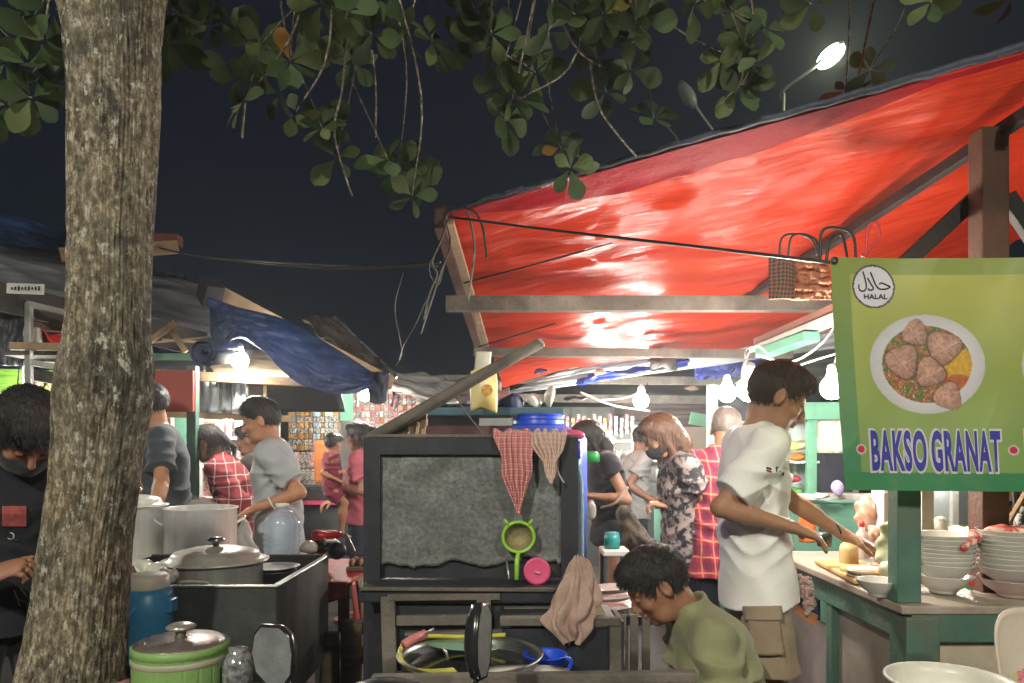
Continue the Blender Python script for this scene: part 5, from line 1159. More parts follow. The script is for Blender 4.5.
o = MB().lathe([(0, 0), (.034, 0), (.042, .015), (.043, .09), (.032, .12), (.026, .124), (.026, .137), (0, .138)], V(pX(238, 2.15), 2.15, pz(647, 2.15)-.138), 30).jit(.003, 40).build('glass_jar', M('jar_foil', (.5, .5, .5), (.04, .04, .045), scale=55, rough=.1, metal=.4), None, True); tag(o, 'glass jar of dark shiny packets between the bucket and the mirror', 'jar')
ll = thing('jar_stand', 'dark stand under the jar beside the bench', 'stand', (pX(240, 2.15), 2.15, 0))
MB().box((pX(240, 2.15), 2.17, pz(647, 2.15)-.155), (.14, .2, .03)).build('top', WOODD, ll); MB().bar((pX(240, 2.15), 2.17, 0), (pX(240, 2.15), 2.17, pz(647, 2.15)-.17), .05, .05, up=(0, 1, 0)).build('leg', WOODD, ll)
# scooter with two mirrors
YM = 1.72
sc = thing('motor_scooter', 'parked black motor scooter showing only its two mirrors', 'scooter', (pX(385, YM), YM, 0))
hx = pX(382, YM)
CH = M('chrome', (.6, .6, .6), rough=.15, metal=1.0)
PB = M('scooter_black', (.012, .012, .014), (.02, .02, .022), rough=.25, coat=.5)
MIR = M('mirror_dusty', (.34, .36, .36), (.22, .235, .24), scale=30, rough=.45, metal=.55, bump=.1)
hbz = .84
MB().tube(smooth_path([(hx-.36, YM-.12, hbz-.01), (hx-.18, YM-.01, hbz+.02), (hx, YM+.02, hbz), (hx+.18, YM-.01, hbz+.02), (hx+.36, YM-.12, hbz-.01)], 8), .013, 12).build('handlebar', CH, sc, True)
for e in (-1, 1): MB().tube([(hx+e*.28, YM-.07, hbz+.003), (hx+e*.385, YM-.135, hbz-.012)], .019, 12).build('grip', PB, sc, True)
MB().sphere((hx, YM+.05, hbz-.02), (.13, .10, .07), 24, 14).build('handlebar_cover', PB, sc, True)
MB().sphere((hx, YM+.15, hbz-.06), (.075, .05, .05), 20, 12).build('headlight', GLASS, sc, True)
MB().tube([(hx, YM+.06, hbz-.05), (hx, YM+.20, .30)], .035, 12).build('steering_column', PB, sc, True)
MB().lathe([(.17, -.04), (.22, -.045), (.25, -.02), (.255, 0), (.25, .02), (.22, .045), (.17, .04)], (hx, YM+.27, .256), 40, rotm(0, 90), cap=False).build('wheel', M('rubber_dark', (0.03, 0.03, 0.032), rough=.6), sc, True)
MB().box((hx, YM+.0, .48), (.36, .06, .55), rotm(12), .05).build('leg_shield', PB, sc)
MB().box((hx, YM-.32, .22), (.30, .60, .07), None, .03).build('footboard', PB, sc)
MB().sphere((hx, YM-.85, .62), (.16, .36, .10), 24, 14).build('seat', PB, sc, True)
MB().box((hx, YM-.9, .42), (.24, .6, .30), None, .07).build('tail_body', PB, sc)
MB().lathe([(.17, -.05), (.22, -.055), (.25, -.02), (.255, 0), (.25, .02), (.22, .055), (.17, .05)], (hx, YM-1.0, .256), 40, rotm(0, 90), cap=False).build('wheel', M('rubber_dark'), sc, True)
# left mirror: octagon facing the viewer
def mirror(c, R, w, h, th, stem):
    c = Vector(c); out = [(-.55, 1.0), (.35, 1.0), (.85, .72), (1.0, .1), (.92, -.6), (.55, -1.0), (-.25, -1.0), (-.8, -.6), (-1.0, .05), (-.88, .68)]
    out = [(x*w, z*h) for x, z in out]
    def ring(s, y): return [c+R @ V(x*s, y, z*s) for x, z in out]
    n = len(out); m = MB(); rs = [(.97, -.003), (1.03, 0), (1.05, th*.25), (.97, th*.7), (.72, th), (.02, th*1.1)]
    vs = []; [vs.extend(ring(*q)) for q in rs]; fs = [(i*n+k, (i+1)*n+k, (i+1)*n+(k+1) % n, i*n+(k+1) % n) for i in range(len(rs)-1) for k in range(n)]
    m.add(vs, fs); b = m.build('mirror_housing', PB, sc, True)
    g_ = MB(); g_.add(ring(.955, -.0015)+ring(.955, .004), [tuple(range(n)), tuple(reversed(range(n, 2*n)))]+[((k+1) % n, k, k+n, (k+1) % n+n) for k in range(n)]); g_.build('mirror_glass', MIR, b)
    MB().tube(smooth_path([c+R @ V(0, th*.6, -h*.4)]+[Vector(q) for q in stem], 6), .0065, 8).build('mirror_stem', CH if stem[0][0] > 0 else PB, sc, True)
mirror(P(272, 656, YM-.06), rotm(0, 0, -14), .052, .066, .035, [P(286, 680, YM), P(300, 700, YM+.0), (hx-.20, YM-.01, hbz+.02)])
mirror(P(484, 641, YM-.03), rotm(0, 10, 76), .062, .083, .034, [P(480, 672, YM), P(470, 690, YM), (hx+.18, YM-.01, hbz+.02)])

# ================================================================== RIGHT: GREEN COUNTER
CX, CY, CZ = 1.352, 2.54, .905
ct = thing('stall_counter', 'green framed food stall counter with weathered panels and a wooden top', 'counter', (2.1, 3.2, 0))
TOPM = M('counter_top', (.44, .38, .32), (.26, .21, .17), scale=6, rough=.45, bump=.3, dirt=.5, dirtc=(.12, .09, .07))
PANM = M('panel_grey', (.34, .30, .26), (.22, .19, .165), scale=4, stretch=(1, 1, .25), rough=.6, bump=.3, dirt=.35)
MB().box((CX+.9, CY+.62, CZ-.016), (1.86, 1.30, .03), None, .006).jit(.002, 9).build('top_board', TOPM, ct)
MB().box((CX+.90, CY+.004, CZ-.080), (1.78, .05, .095), None, .004).build('front_rail', GREENP, ct)
MB().box((CX+.012, CY+.62, CZ-.080), (.05, 1.18, .095), None, .004).build('side_rail', GREENP, ct)
MB().box((CX+.045, CY+.03, CZ/2-.02), (.115, .115, CZ-.045), None, .005).build('corner_post', GREENP, ct)
for yy in (CY+.60, CY+1.18): MB().box((CX+.014, yy, (CZ-.13)/2), (.045, .055, CZ-.13), None, .004).build('side_post', GREENP, ct)
MB().box((CX+.03, CY+.33, .40), (.012, .50, .76)).build('side_panel', PANM, ct)
MB().box((CX+.03, CY+.90, .34), (.012, .56, .64)).build('side_panel', M('panel_grey2', (.30, .26, .25), (.2, .17, .16), scale=3, stretch=(1, 1, .3), rough=.6, bump=.3, dirt=.4), ct)
MB().box((CX+.92, CY+.02, .40), (1.70, .012, .78)).build('front_panel', M('panel_beige', (.50, .43, .33), (.38, .32, .25), scale=4, rough=.6, bump=.25, dirt=.25), ct)
MB().box((CX+.90, CY+.004, .08), (1.78, .05, .10), None, .004).build('bottom_rail', GREENP, ct)
MB().box((CX+.9, CY+.004, .40), (.06, .045, .56), None, .004).build('front_post', GREENP, ct)
MB().box((CX+.035, CY+.93, .70), (.01, .26, .10)).build('navy_cloth_gap', M('navy', (.02, .03, .08), rough=.7), ct)
MB().box((CX+.028, CY+.93, .655), (.01, .26, .05)).build('orange_gap', M('gap_orange', (.50, .22, .08), rough=.6), ct)
MB().box((CX+.024, CY+.66, .55), (.006, .035, .26), rotm(6), 0).build('split_hole', CABLE, ct)
MB().bar((P(905, 0, 2.58).x, 2.585, CZ), (P(905, 0, 2.58).x, 2.585, 2.04), .082, .07, up=(0, 1, 0), bev=.004).build('banner_post', GREENP, ct)
MB().bar((CX+1.4, 2.585, CZ), (CX+1.4, 2.585, 2.04), .07, .07, up=(0, 1, 0), bev=.004).build('banner_post', GREENP, ct)
quad_sheet('rag', (797, 574, 2.95), (812, 577, 2.9), (816, 606, 2.9), (806, 618, 2.93), plaid('rag_grey', (.55, .50, .44), (.25, .22, .20), (.4, .15, .12), 50, .2, axes=(.2, 1)), 'grey patterned rag hanging on the side of the green counter', 'rag', nu=24, nv=24, amp=.02)
# bowls
def bowl_mesh(R, h, n=40):
    m = MB(); m.lathe([(0, 0), (R*.42, 0), (R*.44, .008), (R*.50, .014), (R*.80, h*.55), (R*.97, h-.003), (R, h), (R*.955, h-.002), (R*.76, h*.55), (R*.45, .02), (0, .017)], (0, 0, 0), n); return m
bme = None
def bowl(p, R, h, label, group=None, tilt=(0, 0), mat=None):
    m = bowl_mesh(R, h); Rm = rotm(*tilt); m.v = [tuple(Vector(p)+Rm @ Vector(v)) for v in m.v]
    o = m.build('bowl', mat or CERAM, None, True); tag(o, label, 'bowl', group); return o
ORD = ['lowest', 'second', 'third', 'fourth', 'fifth', 'sixth', 'seventh', 'eighth', 'ninth', 'top']
x1_, y1_ = pX(943, 2.72), 2.72; n1 = 9; z0_ = CZ+.002
for k in range(n1):
    zz = z0_+(0 if k == 0 else .042+.0158*(k-1)); 
    o = bowl((x1_+random.uniform(-.003, .003), y1_, zz), .104+.001*k, .066, '%s bowl of the left stack on the green counter%s' % ('topmost' if k == n1-1 else ORD[k], ', counted from below' if 0 < k < n1-1 else ''), 'bowls in the left stack', tilt=(random.uniform(-1.5, 1.5), random.uniform(-1.5, 1.5)))
x2_, y2_ = pX(1012, 2.66), 2.66
for k in range(10):
    zz = z0_+(0 if k == 0 else .042+.0165*(k-1))
    bowl((x2_+random.uniform(-.003, .003), y2_, zz), .112, .068, '%s bowl of the right stack on the green counter%s' % ('topmost' if k == 9 else ORD[k], ', counted from below' if 0 < k < 9 else ''), 'bowls in the right stack', tilt=(random.uniform(-1.5, 1.5), random.uniform(-1.5, 1.5)), mat=M('bowl_pinkish', (.66, .52, .48), (.6, .45, .42), rough=.15, coat=.4) if k == 0 else None)
for k, (px, py, Y, R, h, lb) in enumerate(((879, 588, 2.66, .078, .06, 'white bowl standing alone at the counter corner by the green post'), (868, 574, 2.95, .085, .030, 'shallow white dish behind the lone white bowl'), (868, 567, 2.97, .087, .030, 'second shallow white dish stacked on the other behind the bowl'))):
    bowl((pX(px, Y), Y, CZ+(.002 if k < 2 else .016)), R, h, lb)
for (dx, dz, mt, r_) in ((.030, .030, REDP, .012), (.045, .036, REDP, .010), (.012, .026, M('leaf_green_print', (.05, .22, .10)), .012), (.022, .018, M('leaf_green_print'), .010), (.055, .022, M('leaf_green_print'), .009)):
    pass
# knife board, trays, cloth, condiments
bd = thing('chopping_board', 'yellow chopping boards lying along the counter edge by the cook', 'chopping board', (CX+.10, 3.05, CZ))
MB().box((CX+.105, 3.12, CZ+.012), (.20, .52, .016), rotm(0, 0, -6), .004).build('board', M('board_yellow', (.62, .42, .16), (.48, .30, .10), scale=6, rough=.5), bd)
MB().box((CX+.12, 2.98, CZ+.028), (.17, .26, .014), rotm(0, 0, 9), .004).build('upper_board', M('board_yellow2', (.66, .47, .20), (.5, .33, .13), scale=6, rough=.5), bd)
o = MB().lathe([(0, 0), (.11, 0), (.14, .014), (.142, .016), (.10, .006), (0, .006)], V(CX+.33, 3.28, CZ+.004), 44).build('metal_tray', ALU, None, True); tag(o, 'round metal tray under the hands of the cook', 'tray')
o = MB().lathe([(0, 0), (.03, 0), (.034, .04), (.030, .058), (0, .058)], P(824, 546, 3.2), 20).build('jar', M('jar_dark', (.04, .07, .07), rough=.25), None, True); tag(o, 'small dark jar between the two hands of the cook', 'jar')
bottle(P(807, 520, 4.1)-V(0, 0, .12), .20, .045, ORANGE, 'bright orange sauce bottle behind the cook', cap=ORANGE)
bottle(V(pX(849, 3.3), 3.3, CZ), .145, .040, M('sauce_yellow', (.62, .48, .25), (.5, .36, .16), rough=.25), 'squat sauce bottle with a red cap beyond the hand of the cook', cap=REDP)
bottle(V(pX(862, 3.45), 3.45, CZ), .19, .030, M('sauce_clear', (.5, .4, .36), rough=.2), 'slim bottle with a red cap behind the squat sauce bottle', cap=REDP)
bottle(V(pX(824, 3.9), 3.9, .93), .14, .026, M('sauce_dark', (.05, .06, .06), rough=.2), 'dark sauce bottle on the counter edge behind the cook', cap=M('cap_teal', (.05, .2, .22)))
S = SDF(.007); S.ell(q(866, 515, 3.6), A((.05, .05, .09))); S.ell(q(874, 535, 3.5), A((.035, .04, .05)))
o = sdf_obj('food_bag', S, M('bag_brown', (.42, .16, .09), (.6, .4, .3), scale=14, rough=.35), None, disp=wrinkle(.008, 70, 2)); tag(o, 'reddish brown plastic food bag behind the sauce bottles', 'plastic bag')
S = SDF(.006); S.cone(q(889, 528, 2.85), q(888, 556, 2.85), .030, .045, .02); S.ell(q(892, 570, 2.8), A((.045, .04, .04)))
o = sdf_obj('food_bag', S, M('bag_veg', (.48, .50, .22), (.70, .70, .55), scale=16, rough=.35), None, disp=wrinkle(.006, 80, 4)); tag(o, 'plastic bag of pale green vegetables against the green post', 'plastic bag')
o = MB().sphere(V(pX(888, 2.9), 2.9, CZ+.035), (.05, .05, .035), 20, 12).jit(.01, 16).build('noodle_bundle', M('noodle_brown', (.42, .24, .08), (.3, .15, .05), scale=30, rough=.5), None, True); tag(o, 'small brown bundle at the foot of the green post', 'bundle')
o = MB().sphere(V(CX+.34, 3.22, CZ+.022), (.13, .10, .018), 24, 12).jit(.012, 20).build('meat_pile', M('meat', (.50, .20, .13), (.35, .12, .08), scale=40, rough=.4), None, True); tag(o, 'pinkish meat spread on the metal tray', 'meat')
# glass case
gc = thing('glass_case', 'white framed glass case of noodles and cabbage behind the bowl stacks', 'glass case', (pX(965, 3.2), 3.2, CZ))
gz0, gz1 = CZ, 1.36; gx0, gx1 = pX(926, 3.15), pX(1003, 3.15)
for x in (gx0, gx1):
    for y in (3.15, 3.50): MB().box((x, y, (gz0+gz1)/2), (.052 if y < 3.3 else .03, .03, gz1-gz0), None, .003).build('frame_post', WHITEP, gc)
for z in (gz0+.025, gz1-.012):
    for y in (3.15, 3.50): MB().box(((gx0+gx1)/2, y, z), (gx1-gx0-.054, .026, .045), None, .003).build('frame_rail', WHITEP, gc)
MB().box(((gx0+gx1)/2, 3.15, (gz0+gz1)/2), (gx1-gx0-.056, .004, gz1-gz0-.1)).build('front_glass', M('pane', (.9, .93, .93), rough=.04, trans=1.0, alpha=.25), gc)
MB().box(((gx0+gx1)/2, 3.33, gz0+.06), (gx1-gx0, .32, .012)).build('shelf', ALU, gc)
MB().box(((gx0+gx1)/2, 3.515, (gz0+gz1)/2), (gx1-gx0, .008, gz1-gz0)).build('back_pane', M('pane_milky', (.5, .56, .6), (.4, .46, .5), rough=.3), gc)
o = MB().sphere(V(pX(970, 3.32), 3.32, gz0+.11), (.15, .10, .07), 40, 24).jit(.02, 22).build('cabbage_heap', M('cabbage', (.55, .60, .22), (.62, .60, .42), scale=26, rough=.5, bump=.6), None, True); tag(o, 'heap of yellow green cabbage shreds in the glass case', 'cabbage')
o = MB().sphere(V(pX(938, 3.3), 3.3, gz0+.14), (.045, .05, .09), 24, 14).jit(.012, 20).build('noodle_bag', M('noodle_white', (.66, .64, .55), (.55, .52, .42), scale=26, rough=.4), None, True); tag(o, 'clear bag of white noodles in the glass case', 'noodle bag')
quad_sheet('white_case_back', (872, 480, 4.0), (930, 480, 4.0), (930, 560, 4.0), (872, 560, 4.0), WHITEP, 'white painted board behind the green post', 'board', amp=.01)
beam('board', P(884, 492, 3.3), P(884, 556, 3.3), .035, .02, WHITEP, 'white upright strip left of the green post', 'strip')
# towel over the second stack
S = SDF(.006)
S.cone(q(978, 536, 2.7), q(1000, 530, 2.7), .022, .026, .02, sq=((0, 0, 1), .7)); S.cone(q(1000, 530, 2.68), q(1045, 538, 2.66), .026, .03, .02, sq=((0, 0, 1), .7)); S.cone(q(975, 536, 2.64), q(966, 548, 2.60), .018, .012, .015)
o = sdf_obj('towel', S, plaid('towel_red', (.62, .12, .10), (.75, .60, .52), (.45, .04, .05), 26, .2), None, disp=wrinkle(.008, 60, 7)); tag(o, 'red and white cloth draped over the right stack of bowls', 'towel')
beam('wooden_spatula', P(1004, 530, 2.9), P(1032, 482, 2.95), .02, .014, WOODL, 'wooden handle standing up behind the red cloth', 'handle')
bottle(V(pX(1005, 3.05), 3.05, 1.02), .20, .028, M('sauce_orange', (.6, .2, .05), rough=.3), 'orange labelled bottle with a black top behind the red cloth', cap=BLACKP, neck=.8)
blob('flower_pot', 'black and white patterned cloth bundle at the right edge behind the bowls', 'bundle', 1022, 520, 2.95, (.03, .03, .06), M('bw', (.6, .6, .6), (.03, .03, .03), scale=50, contrast=4), .008)
for k in range(3): beam('hanging_strip', P(1007+k*5, 488, 3.1), P(1009+k*5, 512, 3.1), .012, .006, [PINK, WHITEP, M('maroon')][k], '%s ribbon hanging beside the glass case' % ['pink', 'white', 'maroon'][k], 'ribbon')
# big basin and round board in the foreground right
c = V(pX(950, 1.95), 1.95, pz(681, 1.95))
bs = thing('plastic_basin', 'large cream plastic basin in front of the green counter', 'basin', c-V(0, 0, .2))
MB().lathe([(0, -.2), (.12, -.2), (.13, -.19), (.150, -.02), (.156, -.004), (.160, .0), (.158, .006), (.148, .004), (.140, -.02), (.12, -.18), (0, -.185)], c, 60).build('tub', WHITEPL, bs, True)
st2 = thing('stand', 'plain stand under the large cream basin', 'stand', (c.x, c.y, 0)); MB().box((c.x+.05, c.y, c.z-.215), (.46, .36, .025)).build('top', WOODG, st2)
for e in (-1, 1):
    for e2 in (-1, 1): MB().bar((c.x+.05+e*.2, c.y+e2*.15, 0), (c.x+.05+e*.2, c.y+e2*.15, c.z-.225), .035, .035, up=(0, 1, 0)).build('leg', WOODG, st2)
rb = thing('melamine_tray', 'cream rounded melamine tray with a pink flower leaning at the right edge', 'tray', P(1035, 700, 2.02))
tx_ = P(1036, 668, 2.05); R_ = rotm(-12, 0, 4); out = []
for i in range(48):
    a = 2*math.pi*i/48; ca, sa = math.cos(a), math.sin(a); out.append(((abs(ca)**.55)*math.copysign(1, ca)*.115, (abs(sa)**.55)*math.copysign(1, sa)*.165))
m = MB(); vs = []; rs = [(0.0, .004), (.80, .004), (.90, -.004), (1.0, -.010), (1.0, -.004), (.9, .006), (.8, .012), (0.0, .012)]
for s_, y in rs: vs += [tx_+R_ @ V(x*s_, y, z*s_) for x, z in out]
m.add(vs, [(i*48+k, (i+1)*48+k, (i+1)*48+(k+1) % 48, i*48+(k+1) % 48) for i in range(len(rs)-1) for k in range(48)]); m.build('tray', M('melamine', (.66, .58, .48), (.56, .48, .38), scale=6, rough=.35, dirt=.2), rb, True)
def disc(m, c, R, r, n=20): 
    m.lathe([(0, 0), (r, 0), (r*.9, .0015), (0, .002)], c, n, R)
m = MB(); Rf = R_ @ rotm(90)
for a in range(5): disc(m, tx_+R_ @ V(-.035+.017*math.cos(a*1.257), .001, -.03+.020*math.sin(a*1.257)), Rf, .012)
m.build('pink_flower', M('flower_pink', (.55, .10, .16), (.7, .35, .35), scale=60, rough=.4), rb)
m = MB(); disc(m, tx_+R_ @ V(-.067, .001, -.022), Rf, .014); disc(m, tx_+R_ @ V(-.06, .001, -.045), Rf, .012); m.build('pale_petals', M('petal_pale', (.6, .55, .35), rough=.4), rb)
# flower print on the two lowest bowls: small raised enamel petals on the side facing out
dl = D.objects['bowl']
def petals(parent, c, R0, ang0, z, pts):
    for (da, dz, r_, mt) in pts:
        a = math.radians(ang0+da); p = Vector(c)+V(math.cos(a)*R0, math.sin(a)*R0, z+dz); Rm = rotm(0, 0, ang0+da) @ rotm(0, 62, 0)
        m = MB(); m.lathe([(0, 0), (r_, 0), (r_*.8, .0012), (0, .0016)], p, 14, Rm); m.build('painted_petal', mt, parent)
LG = M('leaf_print', (.08, .28, .15), (.05, .2, .1), scale=30)
petals(dl, (x1_, y1_, CZ), .0985, -62, .040, [(0, .010, .010, REDP), (9, .008, .010, M('petal_red2', (.55, .10, .14))), (-8, 0, .010, LG), (-14, .003, .008, LG), (4, -.008, .008, LG), (14, .012, .008, REDP)])

# ================================================================== BANNER
bw0, bw1, bz1, bz0 = pX(829, 2.45), 2.45, pz(257.5, 2.45), pz(490, 2.45)
bnr = thing('food_banner', 'yellow green printed food banner reading BAKSO GRANAT beside a halal mark', 'banner', (2.0, 2.45, bz0))
W_, H_ = bw1-bw0, bz1-bz0; sc_ = 2.45/FPX
def bpos(x, z): # local banner coordinates in metres from the top left
    u = x/W_; k = (z/H_)
    return V(bw0+x+(.052*k)*(1-u)**3, 2.45+.012*math.sin(x*5+.6)+.008*math.sin(k*3+x*3)-.016+.007*noise.noise(Vector((x*4, k*2.5, 1)))+.010*abs(noise.noise(Vector((x*2.5+k*1.2, k*1.0-x, 7)))), bz1-z-.004*math.sin(u*3))
nx, nz_ = 520, 300; vs = []; cols = np.zeros(((nx+1)*(nz_+1), 3))
X = np.linspace(0, W_, nx+1)[None, :].repeat(nz_+1, 0); Z = np.linspace(0, H_, nz_+1)[:, None].repeat(nx+1, 1)
px_ = 829+X/sc_; py_ = 257.5+Z/sc_
def nz2(x, y, s): # value noise
    r = np.random.RandomState(s); g_ = r.rand(64, 64); xi = np.floor(x).astype(int); yi = np.floor(y).astype(int); fx = x-xi; fy = y-yi; fx = fx*fx*(3-2*fx); fy = fy*fy*(3-2*fy)
    a = g_[xi % 64, yi % 64]; b = g_[(xi+1) % 64, yi % 64]; c = g_[xi % 64, (yi+1) % 64]; d = g_[(xi+1) % 64, (yi+1) % 64]
    return (a*(1-fx)+b*fx)*(1-fy)+(c*(1-fx)+d*fx)*fy
L3 = lambda *c: np.array(srgb(*c))
t = np.clip((py_-275)/190, 0, 1)[..., None]
C = L3(170, 170, 76)*(1-t)+L3(126, 157, 92)*t
C = C*(0.94+.12*nz2(px_/30, py_/30, 1)[..., None])
bdr = ((py_ < 274.5) | (px_ < 849)); tb = np.clip((py_-260)/200, 0, 1)[..., None]
C = np.where(bdr[..., None], L3(136, 148, 66)*(1-tb)+L3(74, 134, 96)*tb, C)
C = np.where((py_ > 471.5)[..., None], L3(62, 130, 86)*1.0, C)
def plate(cx, cy_, rx, ry, seed):
    global C
    d = np.sqrt(((px_-cx)/rx)**2+((py_-cy_)/ry)**2)
    C = np.where((d < 1)[..., None], L3(205, 202, 205)*(1-.18*np.clip((d-.8)*4, 0, 1))[..., None], C)
    n1, n2, n3 = nz2(px_/2.2+40, py_/2.2, seed), nz2(px_/4.5, py_/4.5+20, seed+1), nz2(px_/1.3, py_/1.3, seed+2)
    br = L3(150, 105, 70)[None, None]*(.6+.8*n1[..., None]); br = np.where((n2 > .62)[..., None], L3(90, 115, 60), br); br = np.where(((n2 < .33) & (n1 > .5))[..., None], L3(190, 120, 80), br)
    br = np.where((n3 > .83)[..., None], L3(205, 180, 150), br)
    inn = d < .78; C = np.where(inn[..., None], br, C)
    q1 = ((px_-cx-38)/20)**2+((py_-cy_-2)/16)**2; C = np.where(((q1 < 1) & inn)[..., None], L3(212, 165, 62)*(.75+.35*n1[..., None]), C)
    q1 = ((px_-cx-32)/16)**2+((py_-cy_-22)/12)**2; C = np.where(((q1 < 1) & inn)[..., None], L3(190, 105, 60)*(.7+.4*n1[..., None]), C)
    for (bx, by, r_) in ((-10, -31, 13), (18, -17, 17), (-24, -3, 17), (4, 8, 15), (21, 32, 14)):
        dx, dy = px_-cx-bx, py_-cy_-by; dd = np.sqrt(dx*dx+dy*dy)/r_*(1+.12*np.sin(np.arctan2(dy, dx)*3+bx)); sh = np.clip(1.08-.32*dd-.015*(dx+dy)/r_*8, .5, 1.15)
        col_ = L3(196, 150, 132)[None, None]*(sh*(.66+.55*n1)*(.85+.3*n3))[..., None]; C = np.where((dd < 1)[..., None], col_, C)
        if by < 20:
            for sl in (-.5, 1.3): C = np.where(((np.abs(dy-sl*dx-2+3*(n1-.5)) < .6) & (dd < .9))[..., None], L3(208, 168, 150), C)
        C = np.where(((dd > .93) & (dd < 1.05) & inn)[..., None], C*.5, C)
plate(923, 363.5, 58, 49.5, 5); plate(1072, 363.5, 56, 49.5, 9); plate(1222, 363.5, 58, 49.5, 15)
d = np.sqrt((px_-872.5)**2+(py_-286)**2); C = np.where((d < 21.8)[..., None], L3(58, 48, 60), C); C = np.where((d < 20)[..., None], L3(208, 206, 214), C)
for cx in (850, 1006, 1160):
    d = np.sqrt(((px_-cx))**2+((py_-449)*1.1)**2); C = np.where((d < 5.6)[..., None], L3(205, 195, 190), C); C = np.where((d < 4.0)[..., None], L3(195, 50, 75), C)
m = MB(); vs = [bpos(X[j, i], Z[j, i]) for j in range(nz_+1) for i in range(nx+1)]
m.add(vs, [(j*(nx+1)+i, (j+1)*(nx+1)+i, (j+1)*(nx+1)+i+1, j*(nx+1)+i+1) for j in range(nz_) for i in range(nx)])
m.build('printed_sheet', M('banner_print', (1, 1, 1), (.93, .93, .93), scale=2, rough=.38, bump=.3, bscale=5, vcol=True, spec=.6, crease=.35, dirt=.25, dirtc=(.25, .27, .18), dscale=5), bnr, True, cols=C.reshape(-1, 3))
def text(s, px0, px1, pyt, pyb, mat, off, dy, parent, name='lettering', sp=1.0):
    cu = D.curves.new(name, 'FONT'); cu.body = s; cu.size = 1.0; cu.offset = off; cu.extrude = 0.0; cu.resolution_u = 4; cu.space_character = sp
    o = D.objects.new(name, cu); col.objects.link(o); bpy.context.view_layer.update()
    me = D.meshes.new_from_object(o.evaluated_get(bpy.context.evaluated_depsgraph_get())); D.objects.remove(o)
    n = len(me.vertices); a = np.empty(n*3, np.float32); me.vertices.foreach_get('co', a); a = a.reshape(-1, 3); mn, mx = a.min(0), a.max(0)
    X0 = (px0-829)*sc_; X1 = (px1-829)*sc_; Z0 = (pyt-257.5)*sc_; Z1 = (pyb-257.5)*sc_
    out = [bpos(X0+(p[0]-mn[0])/(mx[0]-mn[0])*(X1-X0), Z0+(mx[1]-p[1])/(mx[1]-mn[1])*(Z1-Z0))+V(0, -dy, 0) for p in a]
    me.vertices.foreach_set('co', np.array([tuple(v) for v in out], np.float32).ravel()); me.update(); me.name = name
    return link_mesh(name, me, mat, parent)
INK = M('ink_blue', (.045, .05, .33), (.035, .04, .28), rough=.45); INKW = M('ink_white', (.60, .57, .58), (.55, .52, .53), rough=.45); INKD = M('ink_dark', (.035, .028, .04), rough=.45)
for w_, a_, b_ in (('BAKSO', 860, 919), ('GRANAT', 923, 993), ('B', 1017.5, 1031)):
    text(w_, a_-1.6, b_+1.6, 427.3, 473.2, INKW, .085, .0015, bnr, 'lettering_outline', 1.06); text(w_, a_+.6, b_-.4, 429.5, 470.8, INK, .035, .003, bnr, 'lettering', 1.12)
text('HALAL', 862, 886, 293.5, 298.5, INKD, .03, .002, bnr, 'halal_lettering')
def bz(pts, r=.0021):
    pp_ = smooth_path([bpos((x_-829)*sc_, (y_-257.5)*sc_)+V(0, -.002, 0) for x_, y_ in pts], 5); m_ = MB(); m_.tube(pp_, r, 6); return m_
hx0 = lambda zx, zy: (820+zx/5.02, 250+zy/5.02)
hp_ = MB()
for st_ in ([(292, 168), (305, 162), (330, 172), (348, 182), (325, 192), (296, 193), (284, 186)], [(250, 108), (262, 140), (276, 175), (290, 190)], [(234, 138), (250, 168), (262, 190), (244, 199), (234, 190)], [(211, 106), (220, 140), (226, 182), (214, 202), (196, 202), (187, 190), (188, 172)]):
    m_ = bz([hx0(*q_) for q_ in st_]); hp_.add(m_.v, m_.f)
hp_.build('arabic_lettering', INKD, bnr, True)
# grommet corner
MB().lathe([(.006, 0), (.012, 0), (.012, .003), (.006, .003)], bpos(.012, .012)+V(0, -.004, 0), 16, rotm(90), cap=False).build('eyelet', BLACKP, bnr, True)

# ================================================================== right: hung bags, stall behind the cook
wb = thing('woven_bag', 'dark checked woven bag hanging from two black handles under the red tarpaulin', 'bag', P(781, 300, 3.2))
m = MB(); m.sheet(lambda u, v: P(770+u*21, 258+v*42, 3.2)+V(0, -.02*math.sin(math.pi*u), 0), 20, 30, .02); m.build('bag_body', plaid('weave', (.16, .12, .09), (.04, .03, .03), (.35, .12, .08), 60, .25, axes=(1, 0)), wb, True)
for e in (0, 1): MB().tube(smooth_path([P(779+e*9, 259, 3.2), P(782+e*9, 238, 3.2), P(797+e*6, 234, 3.2), P(812+e*4, 240, 3.2), P(818+e*3, 255, 3.2)], 8), .005, 8).build('handle', BLACKP, wb, True)
quad_sheet('plastic_sheet', (792, 258, 3.25), (828, 262, 3.25), (832, 300, 3.3), (791, 300, 3.3), M('plastic_coral', (.60, .18, .08), (.45, .25, .15), scale=4, rough=.3, bump=.5, transl=.3), 'coral plastic sheet hanging between the woven bag and the banner', 'plastic sheet', amp=.04)
for k, pts in enumerate([[(820, 262, 2.9), (822, 232, 2.9), (838, 228, 2.9), (853, 236, 2.9), (856, 262, 2.9)], [(826, 262, 2.95), (830, 240, 2.95), (842, 236, 2.95), (848, 262, 2.95)], [(866, 258, 2.8), (868, 228, 2.8), (877, 224, 2.8), (878, 240, 2.8), (862, 256, 2.8)]]):
    rope('cable_loop', pts, .006, CABLE if k < 2 else REDP, ['large black cable loop above the banner corner', 'smaller black cable loop inside the larger one above the banner', 'dark red strap loop above the halal mark of the banner'][k], 'cable' if k < 2 else 'strap')
fx = thing('tube_light', 'long off tube light fitting slanting behind the banner edge', 'tube light', P(800, 330, 3.9))
